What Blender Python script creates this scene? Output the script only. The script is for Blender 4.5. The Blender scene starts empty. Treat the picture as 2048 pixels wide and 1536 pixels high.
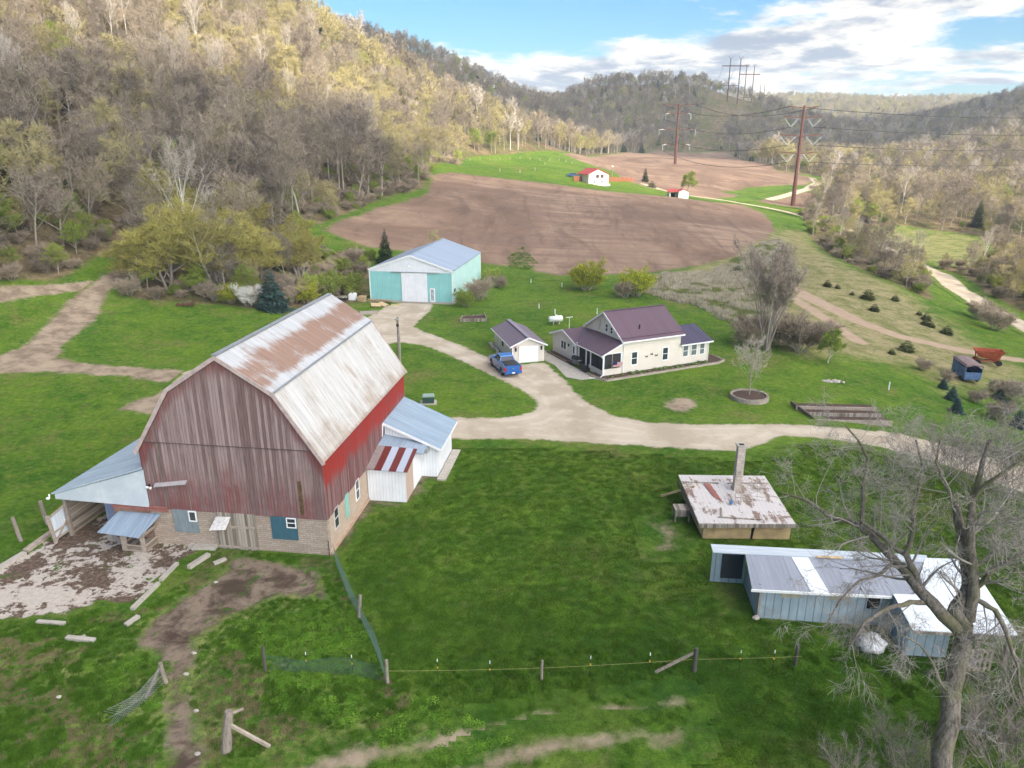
import bpy, math, random
import numpy as np
from mathutils import Vector, Matrix, Quaternion
rnd = random.Random(7)
sc = bpy.context.scene
COL = sc.collection
# ---------------------------------------------------------------- camera
FPX = 1450.0; PITCH = math.radians(18.45); H = 24.0
CP, SP = math.cos(PITCH), math.sin(PITCH)
cam = bpy.data.cameras.new('camera')
cam.sensor_width = 36.0; cam.lens = 36.0*FPX/2048.0; cam.clip_start = 0.5; cam.clip_end = 9000
camo = bpy.data.objects.new('camera', cam); COL.objects.link(camo)
camo.location = (0, 0, H); camo.rotation_euler = (math.pi/2-PITCH, 0, 0)
sc.camera = camo
# ---------------------------------------------------------------- light
SUN_EL = math.radians(30.0); SUN_AZ = math.radians(148.0)      # azimuth from +Y towards +X
SDIR = Vector((math.cos(SUN_EL)*math.sin(SUN_AZ), math.cos(SUN_EL)*math.cos(SUN_AZ), math.sin(SUN_EL)))
sl = bpy.data.lights.new('sun', 'SUN'); sl.energy = 5.0; sl.angle = math.radians(0.6); sl.color = (1.0, 0.87, 0.68)
so = bpy.data.objects.new('sun', sl); COL.objects.link(so)
so.rotation_euler = SDIR.to_track_quat('Z', 'Y').to_euler(); so.location = (0, 0, 300)
sc.view_settings.view_transform = 'Standard'; sc.view_settings.look = 'None'
sc.view_settings.exposure = 0.74; sc.view_settings.gamma = 1.0; sc.view_settings.use_curve_mapping = False
sc.cycles.max_bounces = 4; sc.cycles.diffuse_bounces = 2; sc.cycles.glossy_bounces = 2; sc.cycles.transparent_max_bounces = 4
sc.cycles.volume_bounces = 0
sc.cycles.caustics_reflective = False; sc.cycles.caustics_refractive = False

# ---------------------------------------------------------------- node helper
class NT:
    def __init__(s, tree): s.t = tree; s.n = tree.nodes; s.l = tree.links
    def add(s, typ, **kw):
        n = s.n.new(typ)
        for k, v in kw.items():
            if k == 'inp':
                for kk, vv in v.items():
                    sk = n.inputs[kk]
                    if isinstance(vv, bpy.types.NodeSocket): s.l.new(vv, sk)
                    else: sk.default_value = vv
            else: setattr(n, k, v)
        return n
    def math(s, op, a, b=0.0, c=0.0, clamp=False):
        n = s.add('ShaderNodeMath', operation=op, use_clamp=clamp, inp={0: a, 1: b, 2: c}); return n.outputs[0]
    def vmath(s, op, a, b=(0, 0, 0)):
        n = s.add('ShaderNodeVectorMath', operation=op, inp={0: a, 1: b}); return n.outputs[0]
    def noise(s, vec, scale=1.0, detail=3.0, rough=0.55, col=False, dist=0.0):
        n = s.add('ShaderNodeTexNoise', inp={'Vector': vec, 'Scale': scale, 'Detail': detail, 'Roughness': rough, 'Distortion': dist})
        return n.outputs['Color' if col else 'Fac']
    def scl(s, vec, sx, sy, sz, loc=(0, 0, 0), rot=(0, 0, 0)):
        return s.add('ShaderNodeMapping', inp={'Vector': vec, 'Scale': (sx, sy, sz), 'Location': loc, 'Rotation': rot}).outputs[0]
    def step(s, v, a, b):            # smoothstep a..b -> 0..1
        n = s.add('ShaderNodeMapRange', interpolation_type='SMOOTHSTEP', inp={0: v, 1: a, 2: b, 3: 0.0, 4: 1.0}); return n.outputs[0]
    def lin(s, v, a, b, c, d):
        n = s.add('ShaderNodeMapRange', inp={0: v, 1: a, 2: b, 3: c, 4: d}); return n.outputs[0]
    def mix(s, f, a, b, mode='MIX'):
        n = s.add('ShaderNodeMix', data_type='RGBA', blend_type=mode)
        for i, v in ((0, f), (6, a), (7, b)):
            if isinstance(v, bpy.types.NodeSocket): s.l.new(v, n.inputs[i])
            else: n.inputs[i].default_value = (v if i == 0 else (tuple(v)+(1,))[:4])
        return n.outputs[2]
    def sep(s, v): return s.add('ShaderNodeSeparateXYZ', inp={0: v}).outputs
    def comb(s, x, y, z): return s.add('ShaderNodeCombineXYZ', inp={0: x, 1: y, 2: z}).outputs[0]
    def wave(s, vec, scale, direction='X', prof='SIN'):
        n = s.add('ShaderNodeTexWave', wave_type='BANDS', bands_direction=direction, wave_profile=prof, inp={'Vector': vec, 'Scale': scale}); return n.outputs['Fac']
def new_mat(name):
    m = bpy.data.materials.new(name); m.use_nodes = True
    t = NT(m.node_tree); t.n.clear()
    out = t.add('ShaderNodeOutputMaterial')
    return m, t, out
def finish(t, out, col, rough=0.85, metal=0.0, bump=None, bstr=0.3, bdist=0.05, spec=0.3, extra=None):
    b = t.add('ShaderNodeBsdfPrincipled')
    for k, v in (('Base Color', col), ('Roughness', rough), ('Metallic', metal), ('Specular IOR Level', spec)):
        if isinstance(v, bpy.types.NodeSocket): t.l.new(v, b.inputs[k])
        else: b.inputs[k].default_value = (tuple(v)+(1,))[:4] if k == 'Base Color' else v
    if bump is not None:
        bn = t.add('ShaderNodeBump', inp={'Height': bump, 'Strength': bstr, 'Distance': bdist}); t.l.new(bn.outputs[0], b.inputs['Normal'])
    if extra:
        for k, v in extra.items(): b.inputs[k].default_value = v
    t.l.new(b.outputs[0], out.inputs[0]); return b
def plain(name, col, rough=0.7, metal=0.0, var=0.15, vscale=2.0, spec=0.3, rand=0.0, stretch=(1, 1, 1)):
    """simple procedural material: base colour broken up by noise in object space"""
    m, t, out = new_mat(name)
    tc = t.add('ShaderNodeTexCoord').outputs['Object']
    n = t.noise(t.scl(tc, *stretch), vscale, 5, 0.6)
    f = t.lin(n, 0.25, 0.75, 1-var, 1+var)
    if rand:
        r = t.add('ShaderNodeObjectInfo').outputs['Random']
        f = t.math('MULTIPLY', f, t.lin(r, 0, 1, 1-rand, 1+rand))
    c = t.mix(1.0, col, t.comb(f, f, f), 'MULTIPLY')
    finish(t, out, c, rough, metal, bump=n, bstr=0.15, bdist=0.02, spec=spec)
    return m

# ---------------------------------------------------------------- world: daylight sky with broken cloud
w = bpy.data.worlds.new('World'); sc.world = w; w.use_nodes = True
t = NT(w.node_tree); t.n.clear()
wo = t.add('ShaderNodeOutputWorld'); bg = t.add('ShaderNodeBackground'); bg.inputs[1].default_value = 0.1
sky = t.add('ShaderNodeTexSky'); sky.sky_type = 'NISHITA'; sky.sun_disc = False
sky.sun_elevation = SUN_EL; sky.sun_rotation = SUN_AZ; sky.altitude = 300; sky.air_density = 1.2; sky.dust_density = 0.6; sky.ozone_density = 2.0
d = t.add('ShaderNodeTexCoord').outputs['Generated']
x, y, z = t.sep(d)
zz = t.math('ADD', t.math('MAXIMUM', z, 0.0), 0.13)
pv = t.comb(t.math('DIVIDE', x, zz), t.math('DIVIDE', y, zz), 0.0)
pv2 = t.scl(pv, 1.0, 1.0, 1.0, loc=(3.3, 1.4, 0))
n1 = t.noise(pv2, 0.75, 8, 0.56, dist=0.25)
# heavier cover towards the right and up, clearer in the left gap
azb = t.math('MULTIPLY', t.math('DIVIDE', x, t.math('MAXIMUM', y, 0.2)), 0.055)
cover = t.math('ADD', n1, azb)
n4 = t.noise(pv2, 2.2, 7, .62); mask = t.step(t.math('ADD', cover, t.math('MULTIPLY', t.math('SUBTRACT', n4, .5), .22)), 0.455, 0.535)
n2 = t.noise(t.scl(pv2, 1, 1, 1, loc=(0.12, -0.10, 0)), 0.75, 8, 0.56, dist=0.25)
thick = t.step(t.math('ADD', n2, t.math('ADD', azb, t.math('MULTIPLY', t.math('SUBTRACT', n4, .5), .15))), 0.47, 0.58)
n3 = t.noise(pv2, 2.6, 6, 0.6)
shade = t.math('MULTIPLY', thick, t.step(n3, 0.38, 0.58))
ccol = t.mix(shade, (8.2, 7.9, 7.6), (2.5, 3.0, 4.2))
# cloud near the sun scatters far more light forward
sd_ = t.add('ShaderNodeVectorMath', operation='DOT_PRODUCT', inp={0: d, 1: tuple(SDIR)}).outputs['Value']
glow = t.math('ADD', 1.0, t.math('MULTIPLY', t.math('POWER', t.math('MAXIMUM', sd_, 0.0), 2.0), 6.5))
ccol = t.mix(1.0, ccol, t.comb(glow, t.math('MULTIPLY', glow, .96), t.math('MULTIPLY', glow, .88)), 'MULTIPLY')
tint = t.mix(1.0, sky.outputs[0], (0.38, 0.72, 0.98), 'MULTIPLY')
fin = t.mix(t.math('MULTIPLY', mask, 0.95), tint, ccol)
t.l.new(fin, bg.inputs[0]); t.l.new(bg.outputs[0], wo.inputs[0])

# ---------------------------------------------------------------- terrain surface (thin-plate spline through surveyed points)
def ray(px, py):
    u = (px-1024)/FPX; v = (768-py)/FPX
    return (u, CP+v*SP, -SP+v*CP)
def at_y(px, py, yy):
    r = ray(px, py); k = yy/r[1]; return (r[0]*k, yy, H+r[2]*k)
def at_z(px, py, zv):
    r = ray(px, py); k = (zv-H)/r[2]; return (r[0]*k, r[1]*k, zv)
def proj(x, y, z):
    z = z-H; dd = y*CP-z*SP; v = y*SP+z*CP
    return 1024+FPX*x/dd, 768-FPX*v/dd, dd
CT=[]
# flat yard
for x,y in [(-60,-60),(0,-60),(60,-60),(-30,0),(0,0),(30,0),(-20,25),(0,22),(20,22),(-25,45),(-10,40),(5,45),(20,45),(35,45),(-30,60),(-12,60),(5,60),(15,75),(25,78),(0,80),(-15,80),(-25,90),(-10,95),(-25,112),(-8,110),(-5,133),(-22,135),(10,95),(22,100)]:
    CT.append((x,y,0.0))
# left side rises
for x,y,z in [(-45,40,0.3),(-60,60,1.5),(-45,80,1.0),(-40,100,1.5),(-62,85,3),(-80,60,6),(-110,60,22),(-150,60,48),(-200,60,80),(-300,60,120),(-70,20,2),(-120,0,20),(-200,-50,60),(-300,0,110),
              (-60,110,6),(-45,135,7),(-35,160,9),(-100,130,32),(-150,140,68),(-200,140,100),(-280,140,135),(-350,150,150),
              (-75,200,30),(-120,200,62),(-170,210,98),(-230,220,130),(-350,230,160),
              (-70,260,42),(-110,270,72),(-150,280,100),(-210,300,128),(-300,300,150)]:
    CT.append((x,y,z))
def P(px,py,y,dz=0.): 
    a=at_y(px,py,y); CT.append((a[0],a[1],a[2]+dz))
def Z(px,py,z): CT.append(at_z(px,py,z))
# ploughed field rising away
Z(1080,556,1.0);Z(1300,556,0.5);Z(960,530,1.5);Z(1450,530,0.0);P(740,500,140)
P(870,352,215);P(1000,360,225);P(1200,382,228);P(1400,402,222);P(1540,452,205);P(1000,450,170);P(1250,460,172);P(800,430,165);P(1400,480,165)
# white farmhouse terrace, green rise
P(1197,369,245);P(1280,385,245);P(1000,330,280);P(1100,330,290);P(1370,398,250)
# second field
P(1350,330,400);P(1180,318,420);P(1250,305,520);P(1450,320,470);P(1590,375,330);P(1500,345,380);P(1585,415,285);P(1500,410,262);P(1640,440,240)
# near hill crest (ground, trees stand above)
P(640,70,340);P(700,115,345);P(760,140,350);P(850,190,360);P(950,235,380);P(1050,272,410);P(1130,302,450)
P(870,330,290);P(1000,310,340)
P(640,120,500,-15);P(850,240,500,-15)
# second dark ridge
P(620,50,620);P(720,75,640);P(860,115,650);P(950,155,655);P(1010,190,660);P(1090,225,660);P(1200,262,650);P(1300,296,630)
P(900,230,560);P(400,40,700);P(1250,300,590)
# mound
P(1110,222,800);P(1180,176,800);P(1290,168,800);P(1400,166,800);P(1440,188,790);P(1510,206,780);P(1570,232,770);P(1660,275,720)
P(1320,298,640);P(1450,298,640);P(1600,308,620);P(1300,240,720);P(1450,250,700)
P(1400,250,950,-25);P(1180,250,950,-25)
# far sunny ridge
P(1560,206,1450);P(1750,210,1450);P(1920,216,1400);P(1090,205,1600);P(1300,230,1500);P(1800,262,1050);P(1950,275,1000);P(1700,285,950);P(1860,250,1060)
# right high ground
P(1960,240,980);P(2048,228,960);P(2200,205,950);P(2048,285,520);P(1950,315,480);P(1850,340,450);P(1750,345,420);P(2200,230,500)
P(1700,430,255);P(1800,430,262);P(1900,440,260);P(2048,470,240);P(2300,440,250);P(1700,370,380);P(2048,400,330)
# right valley with the road
Z(1760,490,-6);Z(1880,550,-6);Z(1960,600,-6);Z(2048,645,-6);Z(1900,480,-5);Z(1800,470,-5.5);Z(2048,540,-4);Z(2200,700,-7);Z(2150,560,0);Z(2400,650,0)
# knoll
Z(1620,450,1);Z(1550,500,1.5);Z(1700,520,1);Z(1850,600,-1.5);Z(1780,560,0);Z(1620,600,0);Z(1800,680,-1.5);Z(1930,650,-3);Z(1930,720,-3);Z(1600,700,0);Z(1900,850,-1.5);Z(2048,760,-4.5);Z(2048,900,-2)
Z(2300,900,-5);Z(2300,1100,-4);Z(2000,1400,-1);Z(1600,1400,0)
# far rim
for x in (-2500,-1200,0,1200,2500): CT.append((x,3200,120)); 
for x,y,z in [(-2500,0,150),(-2500,1500,160),(-1000,1000,170),(-1000,300,160),(-1000,-200,140),(900,-200,60),(700,200,70),(1200,600,120),(2500,0,120),(2500,1500,150),(0,-300,10),(-400,-300,90),(300,-300,10),(250,50,10),(400,150,45),(0,2100,130),(900,2100,120),(-800,2000,150),(1500,1300,130)]:
    CT.append((x,y,z))
C=np.array(CT,float)
def U(r2): return 0.5*r2*np.log(r2+1e-9)
S=100.
def solve(C,lam=0.02):
    p=C[:,:2]/S; n=len(p); d=((p[:,None]-p[None])**2).sum(2)
    A=np.zeros((n+3,n+3)); A[:n,:n]=U(d)+lam*np.eye(n); A[:n,n]=1; A[:n,n+1:]=p; A[n,:n]=1; A[n+1:,:n]=p.T
    return np.linalg.solve(A,np.concatenate([C[:,2],[0,0,0]]))
W_=solve(C)
def height(x,y):
    x=np.asarray(x,float);y=np.asarray(y,float); sh=x.shape; q=np.stack([x.ravel(),y.ravel()],1)/S; n=len(C); out=np.empty(len(q))
    for i in range(0,len(q),20000):
        qq=q[i:i+20000]; d=((qq[:,None]-C[None,:,:2]/S)**2).sum(2)
        out[i:i+20000]=U(d)@W_[:n]+W_[n]+qq@W_[n+1:]
    return out.reshape(sh)
def axis(lo, hi, c0, c1, step, grow):
    a = list(np.arange(c0, c1+1e-6, step)); s = step; v = c1
    while v < hi: s *= grow; v += s; a.append(v)
    s = step; v = c0; b = []
    while v > lo: s *= grow; v -= s; b.append(v)
    return np.array(b[::-1]+a)
GXA = axis(-2600, 2600, -45, 50, 1.0, 1.035); GYA = axis(-300, 3300, 14, 140, 1.0, 1.022)
_X, _Y = np.meshgrid(GXA, GYA)
ZG = height(_X, _Y)
ZG += 3.0*np.clip((_Y-500)/500, 0, 1)*np.sin(_X/37.0)*np.sin(_Y/53.0)
def hz(x, y):
    x = np.asarray(x, float); y = np.asarray(y, float)
    j = np.clip(np.searchsorted(GXA, x)-1, 0, len(GXA)-2); i = np.clip(np.searchsorted(GYA, y)-1, 0, len(GYA)-2)
    fx = np.clip((x-GXA[j])/(GXA[j+1]-GXA[j]), 0, 1); fy = np.clip((y-GYA[i])/(GYA[i+1]-GYA[i]), 0, 1)
    return ZG[i, j]*(1-fy)*(1-fx)+ZG[i+1, j]*fy*(1-fx)+ZG[i, j+1]*(1-fy)*fx+ZG[i+1, j+1]*fy*fx
_T = np.geomspace(14, 3200, 2600)
def G(px, py):
    """ground point seen at a picture position"""
    r = ray(px, py); x = r[0]*_T; y = r[1]*_T; z = H+r[2]*_T
    b = np.nonzero(z < hz(x, y))[0]
    k = b[0] if len(b) else len(_T)-1
    if k > 0:
        lo, hi = _T[k-1], _T[k]
        for _ in range(14):
            m = .5*(lo+hi)
            if H+r[2]*m < float(hz(r[0]*m, r[1]*m)): hi = m
            else: lo = m
        tt = .5*(lo+hi)
    else: tt = _T[0]
    X, Y = r[0]*tt, r[1]*tt
    return (X, Y, float(hz(X, Y)))
def sdf_poly(P, X, Y):
    """signed distance to closed polygon, positive inside"""
    P = np.array([p[:2] for p in P], float); Q = np.roll(P, -1, 0)
    d = np.full(X.shape, 1e18); ins = np.zeros(X.shape, bool)
    for (ax, ay), (bx, by) in zip(P, Q):
        ex, ey = bx-ax, by-ay; wx, wy = X-ax, Y-ay
        k = np.clip((wx*ex+wy*ey)/(ex*ex+ey*ey+1e-12), 0, 1)
        d = np.minimum(d, (wx-ex*k)**2+(wy-ey*k)**2)
        c = (ay > Y) != (by > Y)
        with np.errstate(divide='ignore', invalid='ignore'):
            ins ^= c & (X < (bx-ax)*(Y-ay)/(by-ay+1e-15)+ax)
    d = np.sqrt(d); return np.where(ins, d, -d)
def sdf_path(P, W, X, Y):
    P = np.array([p[:2] for p in P], float); best = np.full(X.shape, -1e18)
    W = [W]*len(P) if np.isscalar(W) else W
    for (a, b, wa, wb) in zip(P[:-1], P[1:], W[:-1], W[1:]):
        ex, ey = b-a; wx, wy = X-a[0], Y-a[1]
        k = np.clip((wx*ex+wy*ey)/(ex*ex+ey*ey+1e-12), 0, 1)
        best = np.maximum(best, (wa+(wb-wa)*k)/2-np.sqrt((wx-ex*k)**2+(wy-ey*k)**2))
    return best
def pg(pts): return [G(*p) for p in pts]
# ---------------------------------------------------------------- where woods, dry grass, weeds and painted foreground shade lie
OPEN = pg([(575,470),(640,452),(700,428),(760,402),(850,378),(866,335),(930,318),(1000,310),(1120,304),(1310,300),(1450,303),(1480,320),(1560,345),(1640,352),(1640,400),(1600,428),(1615,470),(1700,530),(1850,598),(1990,690),(2150,760),(2300,900),(2300,1100)])[:-1] + [(60,30),(60,-80),(-75,-80),(-72,20),(-66,60)] + pg([(-60,620),(0,565),(140,560),(200,592),(300,603),(440,612),(560,622),(640,612),(735,605),(745,505),(720,500),(640,500)])
WOODR1 = pg([(1600,432),(1690,470),(1850,590),(1930,640),(1850,560),(1740,500),(1700,455),(1650,420)])
MEADOW = pg([(1720,452),(1800,450),(1950,470),(1990,500),(1960,535),(1880,530),(1790,500)])
VROAD = pg([(1700,462),(1760,490),(1820,522),(1880,550),(1912,578),(1960,610),(2048,652),(2200,730),(2400,840)])
LTRACK = pg([(20,730),(80,690),(130,640),(175,590),(225,550),(290,513),(340,490),(400,450)])
KGREEN = pg([(1850,560),(1890,572),(1960,635),(2048,680),(2200,760),(2200,850),(2048,760),(1930,690),(1885,640)])
def forest_sd(X, Y):
    s = -sdf_poly(OPEN, X, Y)
    s = np.where(Y < -78, -5, s)
    s = np.minimum(s, -sdf_poly(MEADOW, X, Y)); s = np.minimum(s, -sdf_path(VROAD, 9.0, X, Y))
    s = np.minimum(s, -sdf_path(LTRACK, 8.0, X, Y)); s = np.minimum(s, -sdf_poly(KGREEN, X, Y))
    s = np.where((Y < 90) & (X > 55), np.minimum(s, -2), s)
    return s
KNOLL = pg([(1430,505),(1560,455),(1620,460),(1700,530),(1850,600),(1990,700),(2100,760),(1900,800),(1830,740),(1700,720),(1620,720),(1540,700),(1480,640),(1400,600),(1330,590),(1260,570),(1250,550),(1330,548)])
PASTURE = pg([(0,1235),(200,1215),(270,1225),(390,1140),(440,1100),(660,1118),(780,1360),(1000,1470),(1100,1536),(400,1536),(0,1536)])+[(-30,10),(-45,30)]
FORE_SHADE = pg([(640,1120),(900,1130),(1400,1190),(1500,1230),(2048,1340),(2300,1536),(400,1640),(780,1370)])
LEFTL = pg([(0,760),(230,760),(330,800),(250,1000),(100,1080),(0,1130)])
def sstep(v, a, b):
    k = np.clip((v-a)/(b-a), 0, 1); return k*k*(3-2*k)
def zones(X, Y):
    fo = sstep(forest_sd(X, Y), -3, 4)
    dry = np.maximum(sstep(sdf_poly(KNOLL, X, Y), -3, 6), 0.0)
    dry = np.maximum(dry, sstep(sdf_poly(MEADOW, X, Y), -3, 3)*0.7)
    dry = np.maximum(dry, 0.35*sstep(sdf_poly(PASTURE, X, Y), -2, 4))
    dark = np.maximum(sstep(sdf_poly(FORE_SHADE, X, Y), -4, 6), 0.0)  # foreground shade, painted into the grass colour
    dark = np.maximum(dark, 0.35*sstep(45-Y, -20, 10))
    weed = sstep(sdf_poly(PASTURE, X, Y), -0.5, 1.5)
    return fo, dry, dark, weed
# ---------------------------------------------------------------- ground colour, shared by the ground and every sheet laid on it
def ground_group():
    g = bpy.data.node_groups.new('ground_colour', 'ShaderNodeTree')
    g.interface.new_socket('Color', in_out='OUTPUT', socket_type='NodeSocketColor')
    g.interface.new_socket('Height', in_out='OUTPUT', socket_type='NodeSocketFloat')
    t = NT(g); out = t.add('NodeGroupOutput')
    pos = t.add('ShaderNodeNewGeometry').outputs['Position']
    a = t.add('ShaderNodeAttribute', attribute_name='zone')
    fo, dry, dark = t.sep(a.outputs['Vector'])
    weed = t.add('ShaderNodeAttribute', attribute_name='weed').outputs['Fac']
    big = t.noise(pos, 0.055, 4, 0.6); mid = t.noise(pos, 0.35, 5, 0.65, dist=0.4); fine = t.noise(pos, 2.2, 6, 0.75); tiny = t.noise(pos, 14, 4, 0.8)
    mow = t.noise(t.scl(pos, 1, 1, 1, loc=(31, 7, 0)), 0.16, 6, 0.7, dist=.6)
    lawn = t.mix(t.step(t.math('ADD', t.math('MULTIPLY', mid, .55), t.math('MULTIPLY', big, .45)), 0.36, 0.62), (0.040, 0.112, 0.010), (0.118, 0.195, 0.020))
    lawn = t.mix(t.math('MULTIPLY', t.step(mow, 0.42, 0.66), 0.45), lawn, (0.070, 0.140, 0.012))
    lawn = t.mix(t.math('MULTIPLY', t.step(fine, 0.50, 0.70), 0.40), lawn, (0.16, 0.175, 0.045))
    thin = t.noise(pos, 0.9, 6, 0.7); lawn = t.mix(t.math('MULTIPLY', t.step(thin, 0.50, 0.68), 0.70), lawn, (0.16, 0.165, 0.055)); lawn = t.mix(t.math('MULTIPLY', t.step(t.noise(t.scl(pos, 1, 1, 1, loc=(77, 13, 0)), 0.11, 7, .72), .53, .66), .6), lawn, (0.17, 0.15, 0.06))
    dk = t.mix(t.step(mid, 0.38, 0.66), (0.017, 0.062, 0.005), (0.050, 0.112, 0.009))  # deeper green that paints the foreground shade
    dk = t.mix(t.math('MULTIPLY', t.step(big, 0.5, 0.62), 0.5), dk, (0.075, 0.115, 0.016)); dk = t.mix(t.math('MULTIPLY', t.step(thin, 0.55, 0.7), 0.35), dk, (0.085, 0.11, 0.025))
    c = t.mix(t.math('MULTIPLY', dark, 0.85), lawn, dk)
    past = t.mix(t.step(t.math('ADD', t.math('MULTIPLY', mid, .5), t.math('MULTIPLY', fine, .5)), 0.40, 0.60), (0.040, 0.125, 0.010), (0.125, 0.185, 0.032))
    past = t.mix(t.step(t.math('ADD', t.math('MULTIPLY', fine, .5), t.math('MULTIPLY', big, .5)), 0.50, 0.62), past, (0.15, 0.135, 0.075))
    c = t.mix(t.math('MULTIPLY', weed, t.step(mid, 0.30, 0.5)), c, past)
    dryc = t.mix(t.step(mid, 0.35, 0.65), (0.17, 0.175, 0.065), (0.32, 0.27, 0.155))
    dryc = t.mix(t.math('MULTIPLY', t.step(fine, 0.5, 0.7), .5), dryc, (0.20, 0.16, 0.10))
    c = t.mix(t.math('MULTIPLY', dry, t.step(t.math('ADD', mid, t.math('MULTIPLY', dry, .45)), 0.48, 0.85)), c, dryc)
    flo = t.mix(t.step(mid, 0.38, 0.62), (0.115, 0.085, 0.055), (0.22, 0.17, 0.105))
    flo = t.mix(t.math('MULTIPLY', t.step(big, 0.45, 0.6), .55), flo, (0.075, 0.10, 0.025))
    c = t.mix(t.step(t.math('ADD', fo, t.math('MULTIPLY', t.math('SUBTRACT', mid, .5), .6)), 0.35, 0.65), c, flo)
    f = t.math('MULTIPLY', t.lin(tiny, 0.3, 0.7, 0.55, 1.45), t.lin(fine, 0.3, 0.7, 0.62, 1.38))
    c = t.mix(1.0, c, t.comb(f, f, t.math('MULTIPLY', f, .9)), 'MULTIPLY')
    hgt = t.math('ADD', t.math('MULTIPLY', tiny, 0.4), t.math('ADD', t.math('MULTIPLY', fine, 1.0), t.math('MULTIPLY', mid, 2.5)))
    t.l.new(c, out.inputs[0]); t.l.new(hgt, out.inputs[1])
    return g
GG = ground_group()
m_ground, t, out = new_mat('grass_ground')
gn = t.add('ShaderNodeGroup', node_tree=GG)
finish(t, out, gn.outputs[0], 0.95, bump=gn.outputs[1], bstr=0.55, bdist=0.12, spec=0.1)
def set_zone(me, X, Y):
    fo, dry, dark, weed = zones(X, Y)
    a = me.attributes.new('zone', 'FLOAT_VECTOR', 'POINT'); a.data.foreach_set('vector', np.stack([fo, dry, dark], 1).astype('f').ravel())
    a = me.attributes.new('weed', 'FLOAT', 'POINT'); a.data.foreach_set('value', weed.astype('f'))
def mesh_np(name, V, Fq, mat, smooth=True):
    me = bpy.data.meshes.new(name); k = Fq.shape[1]
    me.vertices.add(len(V)); me.vertices.foreach_set('co', V.astype('f').ravel())
    me.loops.add(Fq.size); me.loops.foreach_set('vertex_index', Fq.astype('i').ravel())
    me.polygons.add(len(Fq)); me.polygons.foreach_set('loop_start', np.arange(0, Fq.size, k, dtype='i'))
    me.polygons.foreach_set('use_smooth', np.full(len(Fq), smooth))
    me.update(calc_edges=True); me.materials.append(mat)
    return me
def tag(o, label=None, cat=None, group=None, kind=None):
    if label: o['label'] = label
    if cat: o['category'] = cat
    if group: o['group'] = group
    if kind: o['kind'] = kind
    return o
def link(name, me, parent=None):
    o = bpy.data.objects.new(name, me); COL.objects.link(o)
    if parent: o.parent = parent
    return o
ny, nx = ZG.shape
idx = np.arange(ny*nx).reshape(ny, nx)
Fq = np.stack([idx[:-1, :-1], idx[:-1, 1:], idx[1:, 1:], idx[1:, :-1]], -1).reshape(-1, 4)
me = mesh_np('ground', np.stack([_X.ravel(), _Y.ravel(), ZG.ravel()], 1), Fq, m_ground)
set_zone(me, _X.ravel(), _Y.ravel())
tag(link('ground', me), 'grassy valley floor and hillside ground under the farm', 'ground', kind='structure')

def sheet(name, label, mat, pts=None, path=None, width=4.0, res=0.5, margin=1.3, lift=0.03, cat='ground', kind='structure'):
    """a skin of another ground laid on the terrain; its ragged rim fades to the surrounding grass by procedural noise"""
    P = np.array([p[:2] for p in (pts if pts else path)]); mw = margin+(0 if pts else (width if np.isscalar(width) else max(width)))
    x0, y0 = P.min(0)-mw; x1, y1 = P.max(0)+mw
    xs = np.arange(x0, x1+res, res); ys = np.arange(y0, y1+res, res); X, Y = np.meshgrid(xs, ys)
    sd = sdf_poly(P, X, Y) if pts else sdf_path(P, width, X, Y)
    keep = sd > -margin; n = X.shape
    ok = keep[:-1, :-1] | keep[1:, :-1] | keep[:-1, 1:] | keep[1:, 1:]
    id_ = np.arange(X.size).reshape(n)
    Fq = np.stack([id_[:-1, :-1], id_[:-1, 1:], id_[1:, 1:], id_[1:, :-1]], -1)[ok]
    used, inv = np.unique(Fq, return_inverse=True)
    xv, yv = X.ravel()[used], Y.ravel()[used]
    dist = np.hypot(xv, yv)
    edge = np.clip((sd.ravel()[used]+margin)/margin, 0, 1)
    V = np.stack([xv, yv, hz(xv, yv)+lift+0.0006*np.clip(dist-60, 0, 2000)*edge], 1)
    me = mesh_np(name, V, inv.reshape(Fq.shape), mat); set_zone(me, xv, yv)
    a = me.attributes.new('sd', 'FLOAT', 'POINT'); a.data.foreach_set('value', sd.ravel()[used].astype('f'))
    return tag(link(name, me), label, cat, kind=kind)
def sheet_mat(name, colf, amp=1.2, nscale=0.9, soft=0.25, bstr=0.4):
    m, t, out = new_mat(name)
    g = t.add('ShaderNodeGroup', node_tree=GG); pos = t.add('ShaderNodeNewGeometry').outputs['Position']
    sd = t.add('ShaderNodeAttribute', attribute_name='sd').outputs['Fac']
    n = t.noise(pos, nscale, 6, 0.65)
    k = t.step(t.math('ADD', sd, t.math('MULTIPLY', t.math('SUBTRACT', n, 0.55), amp*2)), -soft, soft)
    col, hgt = colf(t, pos, sd)
    c = t.mix(k, g.outputs[0], col)
    finish(t, out, c, 0.95, bump=t.math('ADD', t.math('MULTIPLY', k, hgt), t.math('MULTIPLY', t.math('SUBTRACT', 1.0, k), g.outputs[1])), bstr=bstr, bdist=0.08, spec=0.15)
    return m
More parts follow.
